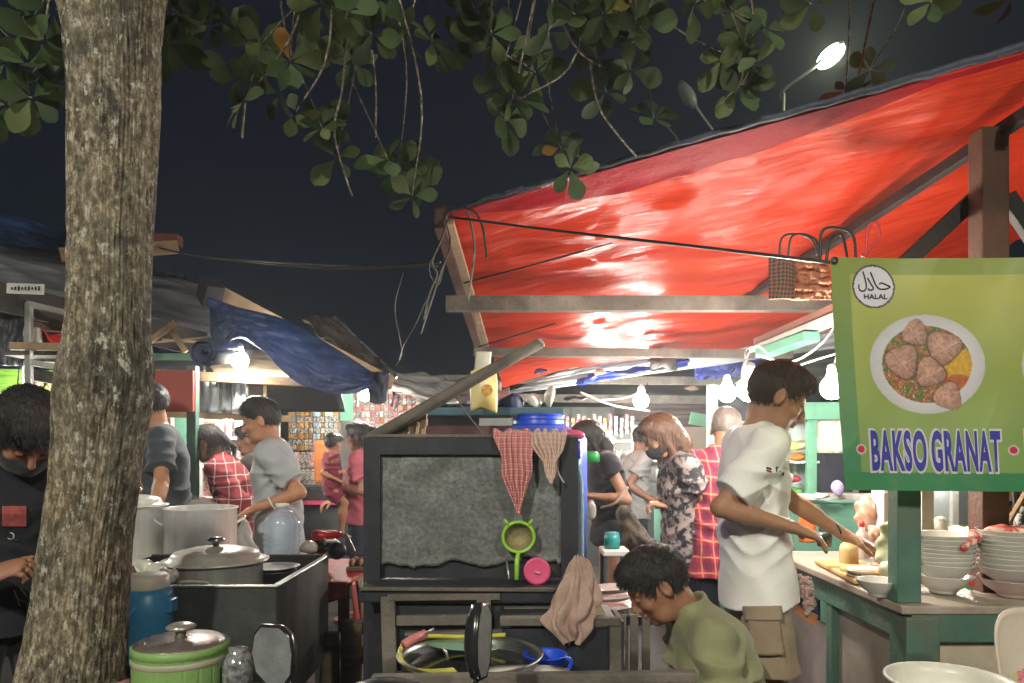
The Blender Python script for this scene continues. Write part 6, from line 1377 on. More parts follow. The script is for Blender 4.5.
MB().bar(P(758, 350, 4.4), P(862, 308, 3.6), .12, .03).build('tray', M('fitting_white', (.5, .5, .46), (.3, .3, .28), rough=.4, dirt=.4), fx)
MB().bar(P(758, 343, 4.4), P(862, 298, 3.6), .06, .05).build('housing', M('housing_red', (.25, .12, .09), rough=.5), fx)
MB().bar(P(762, 354, 4.3), P(812, 336, 3.9), .10, .05).build('green_body', MINT, fx)
for k, pts in enumerate([[(757, 355, 3.6), (790, 362, 3.6), (820, 345, 3.6), (838, 322, 3.6)], [(748, 352, 3.4), (742, 372, 3.36), (744, 392, 3.3), (752, 396, 3.3)], [(780, 372, 3.9), (815, 360, 3.9), (842, 352, 3.9)], [(838, 322, 3.7), (836, 342, 3.7), (842, 360, 3.7)]]):
    rope('cable', pts, .006, CABLEW, ['white cable drooping below the slanting tube light', 'white cable loop down to the glaring bulb', 'white cable running to the banner edge', 'white cable kink hanging at the banner edge'][k], 'cable')
rope('cable', [(580, 392, 6.0), (612, 405, 6.0), (650, 411, 6.0)], .010, CABLEW, 'white cable sagging below the beams beside the bare bulb', 'cable')
rope('cable', [(600, 400, 6.0), (625, 398, 5.9), (645, 390, 5.7)], .008, CABLEW, 'white cable rising to the bare bulb', 'cable')
blob('light_fitting', 'grey tangled wiring box under the second beam', 'wiring', 665, 365, 6.0, (.10, .04, .05), IRON, .05, 4)
pk = thing('green_kiosk', 'mint green food kiosk with a glass display case behind the cook', 'kiosk', (pX(800, 5.0), 5.2, 0))
MB().bar((pX(712, 4.9), 4.9, 0), P(712, 385, 4.9), .06, .06, up=(0, 1, 0)).build('post', MINT, pk)
MB().bar(P(712, 388, 4.9), P(770, 400, 5.2), .04, .05).build('bracket', MINT, pk)
MB().bar(P(690, 418, 5.4), P(770, 432, 5.2), .04, .09).build('header', MINT, pk)
MB().box((pX(825, 4.7), 4.7, P(0, 411, 4.7).z), (.62, .05, .11), None, .004).build('fascia', M('paint_mint'), pk)
MB().box((pX(812, 4.9), 4.95, P(0, 510, 4.7).z/2), (1.05, .5, P(0, 497, 4.7).z), None, .004).build('counter', M('mint_mid', (.20, .44, .33), (.15, .36, .27), rough=.5, scale=4), pk)
MB().box((pX(812, 4.66), 4.70, P(0, 497, 4.66).z), (1.10, .12, .035), None, .004).build('counter_edge', WHITEP, pk)
quad_sheet('white_curtain', (814, 418, 4.75), (850, 418, 4.75), (850, 453, 4.75), (814, 453, 4.75), WHITEPL, '', parent=pk, amp=.03, nu=20, nv=8)
MB().box((pX(832, 4.8), 4.8, P(0, 472, 4.8).z), (.26, .02, .26)).build('dark_screen', M('screen_dark', (.02, .022, .04), rough=.4), pk)
for px, w in ((783, .035), (811, .06), (779, .03)): MB().bar((pX(px, 4.72), 4.72, P(0, 498, 4.7).z), (pX(px, 4.72), 4.72, P(0, 416, 4.7).z), w, .04, up=(0, 1, 0)).build('case_post', MINT, pk)
for py in (418, 462): MB().box((pX(797, 4.85), 4.85, P(0, py, 4.75).z), (.19, .26, .015)).build('case_shelf', ALU, pk)
MB().box((pX(797, 5.0), 5.0, P(0, 457, 4.9).z), (.26, .01, .52)).build('case_back', M('case_back', (.55, .62, .6), (.4, .5, .48), rough=.3), pk)
for k, (px, py, c_, nm) in enumerate([(790, 446, (.70, .70, .25), 'yellow noodle heap on the upper shelf'), (801, 445, (.62, .60, .35), 'pale noodle heap beside the yellow one on the upper shelf'), (798, 457, (.60, .25, .05), 'orange fried food under the noodles'), (793, 479, (.45, .04, .08), 'red plate of food low'), (795, 492, (.15, .45, .12), 'green leaves at the bottom')]):
    blob('food_heap', nm+' of the green display case', 'food', px, py, 4.8, (.06, .05, .03 if k != 3 else .022), M('food_%d' % k, c_, tuple(v*.6 for v in c_), scale=30, rough=.5), .015, k)
blob('flower', 'small purple and white flower on the kiosk counter behind the banner edge', 'flower', 837, 488, 4.5, (.035, .03, .05), M('purple', (.30, .22, .50), (.6, .55, .7), scale=50), .015, 3)
blob('plastic_bag', 'tied white plastic bag on the mint counter', 'plastic bag', 822, 495, 4.5, (.05, .04, .02), WHITEPL, .02, 6)
dg = beam('post', (pX(636, 8.0), 8.0, 0), P(636, 425, 8.0), .09, .09, MINT, 'far mint green post beside the man in the grey shirt', 'post')
# far stalls: shelves and goods under the awnings
fs_ = thing('far_stall', 'far lit stall of shelves and goods behind the masked women', 'stall', (pX(640, 9), 9.6, 0))
MB().box((pX(600, 9.8), 9.8, 1.1), (3.2, .04, 1.7)).build('back_wall', M('wall_far', (.32, .33, .30), (.2, .2, .19), scale=2, rough=.8), fs_)
MB().box((pX(620, 9.0), 9.1, .5), (2.8, .5, 1.0)).build('counter', M('counter_dark'), fs_)
for z in (1.25, 1.5): MB().box((pX(610, 9.6), 9.6, z), (2.6, .3, .03)).build('shelf', WHITEP, fs_)
for k in range(34):
    px = 556+(k % 17)*9.2+random.uniform(-2, 2); c_ = random.randrange(8); z = (1.0, 1.265)[k//17]
    o = MB().box(V(pX(px, 9.3), 9.3+random.uniform(-.05, .05), z+.07), (.07, .06, random.uniform(.10, .18)), rotm(0, 0, random.uniform(-20, 20)), .01).build('goods_pack', PK[c_]); tag(o, 'small %s pack, %s from the left on the %s of the far lit stall' % (PKN[c_], NTH[k % 17], ['counter', 'shelf'][k//17]), 'pack', 'packs in the far stall')
fs2 = thing('side_stall', 'pale lit stall wall seen past the man in the red plaid shirt', 'stall', (pX(740, 7), 7.0, 0))
MB().box((pX(760, 7.2), 7.2, 1.0), (1.9, .04, 1.25)).build('back_wall', M('wall_cream', (.50, .50, .44), (.40, .39, .34), scale=2, rough=.7), fs2)
MB().box((pX(760, 6.9), 6.9, .45), (1.9, .4, .9)).build('counter', M('mint_mid'), fs2)
for k in range(10):
    c_ = random.randrange(8); o = MB().box(V(pX(690+k*13, 6.9), 6.9, .98), (.08, .06, random.uniform(.12, .26)), None, .012).build('goods_box', PK[c_]); tag(o, '%s goods box, %s from the left on the pale side stall counter' % (PKN[c_], NTH[k]), 'box', 'goods on the side stall')
# dark cloth and bags between the women (x 610-650, y 490-560)
S = SDF(.01); S.cone(q(624, 512, 4.6), q(636, 540, 4.55), .05, .09, .04, sq=((0, 1, 0), .6)); S.cone(q(636, 540, 4.55), q(650, 545, 4.5), .06, .05, .03)
o = sdf_obj('shoulder_bag', S, M('camo', (.20, .165, .11), (.04, .042, .045), scale=22, rough=.7, contrast=2), None, disp=wrinkle(.008, 50, 3)); tag(o, 'brown and grey patterned bag hanging behind the woman in black', 'bag')

for k in range(14):
    ci = random.randrange(8); strip(P(562+k*5.4, 414+(k % 3)*2, 8.9), 4, .045, .06, ci, 'packets hung in the far stall', '%s packet strip, %s from the left in the far stall' % (PKN[ci], NTH[k]))
for k, (px, py, w, h, mt, nm) in enumerate([(655, 362, .12, .10, IRON, 'tangle of grey cables tied under the second beam'), (600, 372, .10, .05, WHITEPL, 'crumpled white bag on the beam over the blue drum'), (575, 398, .16, .05, DARKT, 'dark bundle laid over the far beams'), (690, 388, .12, .04, CARD, 'folded cardboard on the far beams'), (540, 372, .10, .04, BLUET, 'blue rag tied to the second beam')]):
    blob('bundle', nm, 'bundle', px, py, 6.6, (w*.6, .05, h*.5), mt, .03, k+20)
for k in range(7):
    o = MB().tube(smooth_path([P(284+k*18, 386, 7.1), P(286+k*18, 392+random.uniform(0, 5), 7.05), P(283+k*18+random.uniform(-3, 5), 402+random.uniform(0, 6), 7.05)], 4), .012, 6).build('loose_wire', [CABLE, CABLEW, ROPE][k % 3], None, True); tag(o, 'short cord hanging from the rail of the sachet stall, %s from the left' % NTH[k], 'cord', 'cords at the sachet stall')
for k in range(9):
    c_ = random.randrange(8); o = MB().sphere(V(pX(700+k*15, 6.2), 6.2, .955+.04), (.045, .04, random.uniform(.03, .06)), 14, 10).jit(.01, 20, k).build('goods_bag', PK[c_], None, True); tag(o, 'small %s bag, %s from the left on the low table by the mint kiosk' % (PKN[c_], NTH[k]), 'bag', 'bags by the mint kiosk')
tb2 = thing('table', 'low table of small bags between the side stall and the mint kiosk', 'table', (pX(760, 6.2), 6.2, 0))
MB().box((pX(760, 6.2), 6.2, .935), (1.3, .35, .03)).build('table_top', WOODG, tb2)
for e in (-1, 1): MB().bar((pX(760, 6.2)+e*.6, 6.2, 0), (pX(760, 6.2)+e*.6, 6.2, .92), .05, .05, up=(0, 1, 0)).build('leg', WOODG, tb2)
# ================================================================== PEOPLE
def cloth(nm, c=None, c2=None, **k):
    k.setdefault('scale', 7); k.setdefault('rough', .88); k.setdefault('bump', .5); k.setdefault('bscale', 22); k.setdefault('sheen', .15); k.setdefault('crease', .45)
    return M(nm, c, c2, **k)
Q = lambda px, py, Y: A(P(px, py, Y))
# the cook in the white shirt
I = person('person', 'young man in a loose white t-shirt and khaki shorts looking down at the counter', .965, 2.92, 2, h=1.80, lean=-4, curve=7, pitch=27, yaw=-8, res=.0048, headk=1.08,
           wr=Q(792, 527, 2.70), wl=Q(846, 536, 3.04), hintr=(-.8, -.15, -1), hintl=(-.2, .6, -1), hair='short', hair_kw=dict(top=.014, side=.003, fringe=.032, nape=-.04), hairc=HAIRM('hair_dark_brown', (.028, .019, .014)), shoulder=.90, girth=.88,
           hands={1: dict(d=(.90, .10, -.34), n=(-.3, .15, -.9), t=(.2, 1, .0), curl=17, spread=9), -1: dict(d=(.78, -.12, -.33), n=(-.2, 0, -1), t=(0, -1, 0), curl=20, spread=9)},
           top=dict(mat=cloth('shirt_white', (.84, .83, .79), (.79, .775, .73), bump=.25, crease=.28), sleeve=.80, hem=-.105, loose=1.5, res=.0055, amp=.0058, sl_r=1.0, flare=.020),
           bottom=dict(mat=cloth('khaki', (.32, .25, .165), (.24, .18, .115), bump=.8), kind='shorts', name='cargo_shorts', length=.80, loose=1.7, res=.006, waist=-.03), base=(.40, .215, .13))
m = MB()
for (px, py, w_, h_, mt) in ((769, 468.5, .022, .007, 0), (769, 471, .022, .006, 1), (777, 467.5, .016, .006, 0), (776.5, 470, .006, .014, 0), (780.5, 471, .014, .006, 0), (783, 474, .006, .012, 0)):
    c_, n_ = snap(I['top'], px, py, .002); m.cur = mt; m.box(c_, (w_, .004, h_), Vector((0, -1, 0)).rotation_difference(n_).to_matrix() @ rotm(0, 8, 0))
m.build('chest_print', [M('print_black', (.02, .02, .02)), M('print_red', (.35, .03, .04))], I['root'])
def patch(o, px0, py0, px1, py1, off, th, nu=12, nv=10, lean_=0.0):
    g_ = [[snap(o, px0+(px1-px0)*i/nu+lean_*(j/nv), py0+(py1-py0)*j/nv, off)[0] for i in range(nu+1)] for j in range(nv+1)]
    mm_ = MB(); mm_.sheet(lambda u, v: g_[int(round(v*nv))][int(round(u*nu))], nu, nv, th); return mm_
patch(I['bot'], 749, 618, 778, 655, .012, .014, lean_=5).build('cargo_pocket', cloth('khaki'), I['root'], True); patch(I['bot'], 745, 606, 779, 620, .019, .014, lean_=2).build('pocket_flap', cloth('khaki_flap', (.36, .285, .19), (.29, .22, .145)), I['root'], True)
MB().lathe([(.033, -.004), (.036, 0), (.033, .004)], V(*(I['arm'][-1][2]-(I['arm'][-1][2]-I['arm'][-1][1])*.16)), 24, rotm(0, 70, 0), cap=False).build('bracelet', CABLE, I['root'])
# man in the red plaid shirt
person('person', 'man in a red plaid shirt seen from behind beside the white shirted cook', 1.12, 3.95, 68, h=1.68, lean=4, curve=6, pitch=18, yaw=-10, res=.007, wl=Q(702, 583, 3.95), wr=None, hintl=(-1, -.3, 0),
       hair='buzz', hairc=HAIRM('hair_grey', (.075, .06, .052)), base=(.30, .155, .095),
       top=dict(mat=plaid('shirt_red_plaid', (.36, .022, .035), (.09, .015, .05), (.55, .24, .17), 12, .12, axes=(1.6, .1)), sleeve=.75, hem=-.14, loose=1.6, name='plaid_shirt', collar=True, seed=4),
       bottom=dict(mat=cloth('pants_navy', (.025, .035, .06)), kind='pants', name='trousers'))
# woman with brown hair and mask
person('person', 'woman with long brown hair, black mask and floral black top, hand at her chin', .97, 4.1, 186, h=1.66, lean=3, curve=8, pitch=32, res=.0065, female=True,
       wl=Q(668, 506, 4.05), wr=Q(671, 466, 4.3), hintl=(.6, 0, -1), hintr=(.3, .2, -1), hands={-1: dict(curl=40), 1: dict(d=(-.3, 0, .9), n=(.7, 0, .3), t=(0, -1, 0), curl=60)},
       hair='long', hairc=HAIRM('hair_brown', (.050, .022, .012)), mask=cloth('mask_black', (.02, .02, .024)), base=(.46, .26, .17),
       top=dict(mat=M('floral', (.020, .020, .028), (.24, .19, .18), scale=26, rough=.8, contrast=5, detail=2), sleeve=.5, hem=-.06, loose=1.2, name='floral_top'),
       bottom=dict(mat=cloth('pants_black', (.018, .018, .024)), kind='pants', name='trousers'))
# woman in black with long black hair
I = person('person', 'woman in a short black dress with long black hair and a black face mask', .70, 5.2, 188, h=1.66, lean=5, curve=8, pitch=30, res=.0065, female=True,
           wl=Q(592, 496, 4.92), wr=Q(589, 500, 5.2), hintl=(1, 0, -.8), hintr=(.6, 0, -1), hair='long', mask=cloth('mask_black'), base=(.50, .285, .19),
           top=dict(mat=cloth('dress_black', (.022, .022, .034)), sleeve=.35, hem=-.10, loose=1.6, name='black_top'), bottom=dict(mat=cloth('dress_black'), kind='skirt', name='short_skirt', length=.16))
rope('bag_strap', [(628, 487, 4.90), (615, 503, 4.86), (601, 508, 4.9)], .010, M('strap_beige'), 'pale strap hanging from the elbow of the woman in black', 'strap')
o = MB().sphere(P(591, 510, 4.88), (.035, .03, .07), 16, 12).jit(.01, 16).build('plastic_bag', M('bag_clear'), None, True); tag(o, 'small clear plastic bag held by the woman in black', 'plastic bag')
o = MB().lathe([(0, 0), (.05, 0), (.05, .05), (.03, .07), (0, .07)], P(592, 462, 4.85), 20).build('green_cup', M('cup_green', (.03, .42, .09), rough=.35), None, True); tag(o, 'bright green cup below the mask of the woman in black', 'cup')
# man in grey beyond
person('person', 'distant man in a light grey t-shirt with a dark sleeve standing under the bare bulb', 1.12, 6.8, 20, h=1.64, lean=3, pitch=20, res=.009, wr=Q(652, 500, 6.6), wl=Q(655, 498, 6.9), hintr=(-.6, 0, -1), hintl=(0, 0, -1),
       top=dict(mat=cloth('shirt_greylight', (.40, .42, .42)), sleeve=.6, hem=-.08, loose=1.5, res=.009), bottom=dict(mat=cloth('pants_navy'), kind='pants', name='trousers', res=.01), base=(.34, .18, .115))
# man in olive polo washing up
pel = (.775, 2.42, .405)
person('person', 'man in an olive polo shirt sitting bowed over the wash pot', .80, 2.42, 183, h=1.70, lean=13, curve=17, pitch=38, res=.005, pelvis=pel,
       wl=(.40, 2.20, .60), wr=(.38, 2.44, .60), hintl=(1, -.1, -.5), hintr=(1, .4, -.5), headk=1.03,
       legs={1: ((.44, 2.60, .52), (.46, 2.58, .09), (.28, 2.58, .04)), -1: ((.44, 2.40, .52), (.47, 2.33, .09), (.29, 2.33, .04))},
       hair='short', hair_kw=dict(top=.012, side=.006, fringe=.028, nape=-.06), base=(.33, .165, .10), shoulder=.93, girth=.93,
       top=dict(mat=cloth('polo_olive', (.27, .275, .145), (.22, .225, .115), bump=.25, crease=.35), sleeve=.78, hem=-.10, loose=1.2, name='polo_shirt', res=.0055, collar=True, amp=.010, seed=9, sl_r=1.05),
       bottom=dict(mat=cloth('shorts_dark', (.03, .03, .035)), kind='shorts', name='shorts', length=.95))
ls2 = thing('stool', 'low wooden stool under the man in the olive polo shirt', 'stool', (.79, 2.42, 0))
MB().box((.79, 2.42, .365), (.30, .28, .03), None, .006).build('seat', WOODD, ls2)
for e in (-1, 1):
    for e2 in (-1, 1): MB().bar((.79+e*.12, 2.42+e2*.11, 0), (.79+e*.12, 2.42+e2*.11, .35), .03, .03, up=(0, 1, 0)).build('leg', WOODD, ls2)
# man on the far left
I = person('person', 'man in a black printed t-shirt bowing his head at the far left behind the trunk', -1.82, 2.66, -42, h=1.72, lean=6, curve=16, pitch=56, headk=1.15, mask=cloth('mask_black'), res=.005,
           wl=Q(84, 610, 2.5), wr=Q(-10, 576, 2.28), hintl=(.1, .3, -.8), hintr=(-1, -.2, -.9), hands={1: dict(d=(.85, .05, .30), n=(.25, .5, -.6), t=(.1, .2, .9), curl=42, spread=4)},
           hair='short', hair_kw=dict(top=.020, side=.014, fringe=.036, nape=-.08), base=(.34, .175, .11),
           top=dict(mat=cloth('tee_black', (.009, .010, .016), (.014, .016, .024)), sleeve=.8, hem=-.10, loose=1.3, res=.006, seed=6), bottom=dict(mat=cloth('pants_black'), kind='pants', name='trousers'))
ORG_ = I['top']
patch(ORG_, 2, 506, 26, 526, .003, .003, 6, 5).build('red_print', M('print_fadedred', (.42, .11, .09), (.25, .05, .05), scale=60), I['root'])
MB().lathe([(.010, 0), (.013, .002), (.010, .004)], snap(I['top'], 11, 536, .004)[0], 18, rotm(90), cap=False).build('ring_print', M('print_grey', (.4, .4, .4)), I['root'])
for a_, b_ in (((14, 590), (20, 606)), ((20, 588), (30, 600)), ((18, 600), (30, 604))): MB().bar(snap(I['top'], *a_)[0], snap(I['top'], *b_)[0], .004, .004).build('line_print', M('print_grey'), I['root'])
# man in the dark shirt stirring the stock pot
I = person('person', 'man in a dark grey t-shirt stirring the stock pots, head hidden by the trunk', -2.085, 4.45, 205, h=1.84, lean=1, curve=3, pitch=18, res=.0065, wl=Q(154, 521, 3.86), wr=Q(120, 520, 4.1), hintl=(.2, .6, -.3), hintr=(.3, .6, -1),
           hands={-1: dict(d=(-.35, -.2, -.9), curl=40)}, hair='short', base=(.50, .27, .16),
           top=dict(mat=cloth('tee_charcoal', (.055, .068, .085), (.04, .05, .062)), sleeve=.75, hem=-.10, loose=1.5, seed=8), bottom=dict(mat=cloth('pants_black'), kind='pants', name='trousers'))
MB().box(snap(I['top'], 141.5, 451)[0], (.035, .01, .13), rotm(0, 8, 20)).build('yellow_print', M('print_yellow', (.55, .70, .02), rough=.6), I['root'])
o = MB().tube([P(153, 523, 3.93), P(143, 536, 3.85), P(134, 545, 3.8)], .006, 8).build('ladle', ALU, None, True); tag(o, 'metal ladle held over the stock pots', 'ladle')
# woman in the maroon plaid shirt
person('person', 'woman in a maroon plaid shirt leaning forward with her hair tied back', -1.76, 4.9, 184, h=1.64, lean=14, curve=10, pitch=24, res=.007, female=True, wl=Q(202, 503, 4.7), wr=Q(205, 500, 5.1), hintl=(1, 0, -.6), hintr=(.5, 0, -1),
       hair='pony', hairc=HAIRM('hair_black'), base=(.36, .19, .12),
       top=dict(mat=plaid('shirt_maroon_plaid', (.20, .025, .035), (.26, .03, .04), (.62, .45, .42), 13, .09), sleeve=1.75, hem=-.10, loose=1.4, name='plaid_shirt', collar=True, seed=2), bottom=dict(mat=cloth('jeans', (.06, .11, .24)), kind='pants', name='jeans'))
# person in the dark jacket
person('person', 'person in a dark brown jacket half hidden behind the man in the grey t-shirt', -1.93, 5.7, 178, h=1.62, lean=4, pitch=12, res=.008, wl=Q(245, 505, 5.5), wr=Q(245, 500, 5.8), hintl=(1, 0, -.8), hintr=(.4, 0, -1), hair='short', base=(.38, .2, .13),
       top=dict(mat=cloth('jacket_brown', (.055, .045, .04), (.10, .085, .07)), sleeve=1.8, hem=-.1, loose=1.8, name='jacket', seed=5), bottom=dict(mat=cloth('pants_black'), kind='pants', name='trousers'))
# man in the grey t-shirt holding a bag
person('person', 'young man in a light grey t-shirt with swept back hair holding a plastic bag', -1.40, 4.45, 186, h=1.74, lean=2, curve=4, pitch=16, yaw=4, res=.006, wl=Q(255, 508, 4.18), wr=Q(248, 512, 4.32), hintl=(.9, .1, -.8), hintr=(.5, .3, -1),
       hands={-1: dict(d=(-.8, 0, -.5), curl=60), 1: dict(d=(-.8, 0, -.5), curl=60)}, hair='short', hair_kw=dict(top=.026, side=.001, fringe=.028, nape=-.03), base=(.50, .26, .15),
       top=dict(mat=cloth('tee_lightgrey', (.42, .45, .48), (.34, .37, .40)), sleeve=.72, hem=-.14, loose=1.6, res=.007, seed=3), bottom=dict(mat=cloth('jeans_pale', (.28, .33, .38)), kind='pants', name='jeans'))
S = SDF(.006); S.cone(Q(245, 524, 4.1), Q(243, 545, 4.08), .022, .065, .03, sq=((0, 1, 0), .6)); S.ell(Q(244, 554, 4.08), A((.09, .05, .06)), None, .03)
o = sdf_obj('plastic_bag', S, M('bag_milky', (.86, .87, .85), (.75, .76, .75), scale=10, rough=.3, transl=.3), None, disp=wrinkle(.006, 70, 1)); tag(o, 'milky white plastic bag held up by the man in the light grey t-shirt', 'plastic bag')
# woman in pink carrying a child
I = person('person', 'woman in a pink t-shirt and denim shorts carrying a child on her hip', -1.24, 6.1, 172, h=1.65, lean=-2, pitch=8, res=.0075, female=True, wl=Q(337, 487, 5.9), wr=Q(332, 500, 6.25), hintl=(.5, -.5, -1), hintr=(-.2, .8, -1), hair='bun', base=(.34, .17, .11),
           top=dict(mat=cloth('tee_pink', (.52, .13, .18), (.42, .09, .13)), sleeve=.7, hem=-.06, loose=1.6, seed=2), bottom=dict(mat=cloth('denim_dark', (.04, .055, .09)), kind='shorts', name='denim_shorts', length=.75, loose=1.5))
cpv = Q(333, 490, 5.85)
person('person', 'small child in a dark red outfit held on the hip of the woman in pink', cpv[0], cpv[1], 30, h=.92, lean=-4, pitch=10, yaw=30, res=.0065, pelvis=tuple(cpv), wl=Q(341, 472, 5.75), wr=Q(338, 480, 5.75), headk=1.35, base=(.40, .19, .11),
       legs={1: ((cpv[0]+.10, cpv[1]-.05, cpv[2]-.10), (cpv[0]+.08, cpv[1]-.06, cpv[2]-.32), (cpv[0]+.13, cpv[1]-.08, cpv[2]-.36)), -1: ((cpv[0]+.10, cpv[1]+.18, cpv[2]-.08), (cpv[0]+.12, cpv[1]+.2, cpv[2]-.30), (cpv[0]+.17, cpv[1]+.2, cpv[2]-.34))},
       hair='short', top=dict(mat=cloth('tee_darkred', (.22, .02, .05)), sleeve=.8, hem=-.08, loose=1.2, res=.006), bottom=dict(mat=cloth('tee_darkred'), kind='shorts', length=.7, res=.006), shoes=False)
# ================================================================== TREE
tree = thing('tree', 'thick rough barked tree trunk on the left with leafy branches overhead', 'tree', (-1.30, 2.2, 0))
YT = 2.2
tw = [(-1.0, None), (0, None)]
rows = [(1010, -22, 170), (930, -5, 150), (800, 8, 138), (683, 20, 121), (600, 37, 125), (540, 45, 130), (480, 54, 138), (440, 57, 143), (400, 57.5, 151), (372, 61, 152), (340, 68, 148), (300, 71, 148), (240, 72, 149), (160, 72, 153), (100, 73, 156), (40, 68, 156), (0, 60, 160), (-50, 50, 170), (-110, 40, 185)]
path = []
for (py, a, b) in rows: path.append((pz(py, YT), pX((a+b)/2, YT), (pX(b, YT)-pX(a, YT))/2))
path.sort(); zs = np.array([p[0] for p in path]); xs = np.array([p[1] for p in path]); rs = np.array([p[2] for p in path])
def trunk_pt(a, z):
    x = float(np.interp(z, zs, xs)); r = float(np.interp(z, zs, rs)); c, s = math.cos(a), math.sin(a)
    q = Vector((c*2.1, s*2.1, z*1.0)); n = noise.noise(q)*.10+noise.noise(q*2.3)*.04
    f = noise.noise(Vector((c*9, s*9, z*2.6))); f2 = noise.noise(Vector((c*19, s*19, z*7))); f3 = noise.noise(Vector((c*34, s*34, z*22)))
    ridge = -abs(f)*.055-abs(f2)*.045+f3*.024
    rr = r*(.985+n*.5+ridge); root = 1+.5*max(0, (.35-z)/.35)**2*(1+.5*math.sin(a*5))
    return V(x+rr*c*root, YT+rr*s*root, z)
zmin, zmax = 0.0, float(zs.max())
nA, nZ = 300, 620; m = MB(); vs = []
for j in range(nZ+1):
    z = zmin+(zmax-zmin)*j/nZ
    for i in range(nA): vs.append(trunk_pt(2*math.pi*i/nA, z))
m.add(vs, [(j*nA+i, j*nA+(i+1) % nA, (j+1)*nA+(i+1) % nA, (j+1)*nA+i) for j in range(nZ) for i in range(nA)])
def bark_mat():
    mt = D.materials.new('bark'); mt.use_nodes = True; nt = mt.node_tree; N = nt.nodes; L = nt.links; b = N['Principled BSDF']
    tc = N.new('ShaderNodeTexCoord')
    def nz(scale, st, det=6, rg=.65):
        mp = N.new('ShaderNodeMapping'); mp.inputs['Scale'].default_value = st; L.new(tc.outputs['Object'], mp.inputs[0]); n = N.new('ShaderNodeTexNoise')
        n.inputs['Scale'].default_value = scale; n.inputs['Detail'].default_value = det; n.inputs['Roughness'].default_value = rg; L.new(mp.outputs[0], n.inputs['Vector']); return n.outputs['Fac']
    def ramp(f, st):
        r = N.new('ShaderNodeValToRGB'); e = r.color_ramp.elements; e[0].position, e[0].color = st[0][0], (*st[0][1], 1); e[1].position, e[1].color = st[-1][0], (*st[-1][1], 1)
        for p_, c_ in st[1:-1]: x_ = e.new(p_); x_.color = (*c_, 1)
        L.new(f, r.inputs[0]); return r.outputs[0]
    fine = nz(62, (1, 1, .5), 8, .75); med = nz(13, (1, 1, .35), 6); big = nz(3.2, (1, 1, .8), 4)
    c1 = ramp(fine, [(.40, (.022, .019, .015)), (.47, (.105, .088, .066)), (.55, (.30, .265, .20)), (.62, (.58, .54, .44))])
    c2 = ramp(med, [(.38, (.06, .05, .038)), (.52, (.20, .155, .10)), (.68, (.34, .31, .24))])
    mx = N.new('ShaderNodeMix'); mx.data_type = 'RGBA'; mx.inputs['Factor'].default_value = .38; L.new(c1, mx.inputs['A']); L.new(c2, mx.inputs['B'])
    g_ = ramp(big, [(.40, (.36, .39, .38)), (.52, (1.05, 1.03, .95)), (.66, (1.1, .98, .78))])
    mu = N.new('ShaderNodeMix'); mu.data_type = 'RGBA'; mu.blend_type = 'MULTIPLY'; mu.inputs['Factor'].default_value = .85; L.new(mx.outputs['Result'], mu.inputs['A']); L.new(g_, mu.inputs['B'])
    li = ramp(nz(34, (1, 1, .6), 5, .78), [(.57, (0, 0, 0)), (.62, (1, 1, 1))]); m3 = N.new('ShaderNodeMix'); m3.data_type = 'RGBA'; L.new(li, m3.inputs['Factor']); L.new(mu.outputs['Result'], m3.inputs['A']); m3.inputs['B'].default_value = (.46, .45, .37, 1)
    L.new(m3.outputs['Result'], b.inputs['Base Color']); b.inputs['Roughness'].default_value = .85
    bp = N.new('ShaderNodeBump'); bp.inputs['Strength'].default_value = .8; bp.inputs['Distance'].default_value = .012; L.new(fine, bp.inputs['Height'])
    b2 = N.new('ShaderNodeBump'); b2.inputs['Strength'].default_value = .7; b2.inputs['Distance'].default_value = .02; L.new(med, b2.inputs['Height']); L.new(bp.outputs[0], b2.inputs['Normal']); L.new(b2.outputs[0], b.inputs['Normal'])
    return mt
BARK = bark_mat()
m.build('trunk', BARK, tree, True)
top = V(float(xs[-1]), YT, zmax)
def limb(pts, r0, r1, name='branch', n=10, seg=8):
    p_ = smooth_path(pts, seg); k = len(p_); mm = MB(); mm.tube(p_, [r0+(r1-r0)*(i/(k-1)) for i in range(k)], n); mm.jit(min(.02, r0*.25), 9, len(pts)+r0*90); return mm.build(name, BARK, tree, True)
limb([top-V(-.02, 0, .2), top+V(.12, .0, -.05), top+V(.6, .15, .45), top+V(1.5, .5, .85), top+V(2.6, .9, 1.15), top+V(3.6, 1.2, 1.3)], .13, .035)
limb([top-V(.02, 0, .1), top+V(-.12, 0, .15), top+V(-.35, .05, .8), top+V(-.6, .2, 1.8), top+V(-.7, .2, 2.8)], .15, .05)
limb([top-V(.06, 0, .15), top+V(-.5, .2, .10), top+V(-1.1, .4, .45), top+V(-1.9, .6, .8)], .09, .03)
limb([top+V(-.05, 0, .2), top+V(.4, -.4, 1.2), top+V(1.2, -.9, 1.9), top+V(2.0, -1.3, 2.4)], .08, .03)
limb([top+V(-.3, .05, .7), top+V(-.9, -.5, 1.4), top+V(-1.6, -.9, 2.2)], .07, .03)
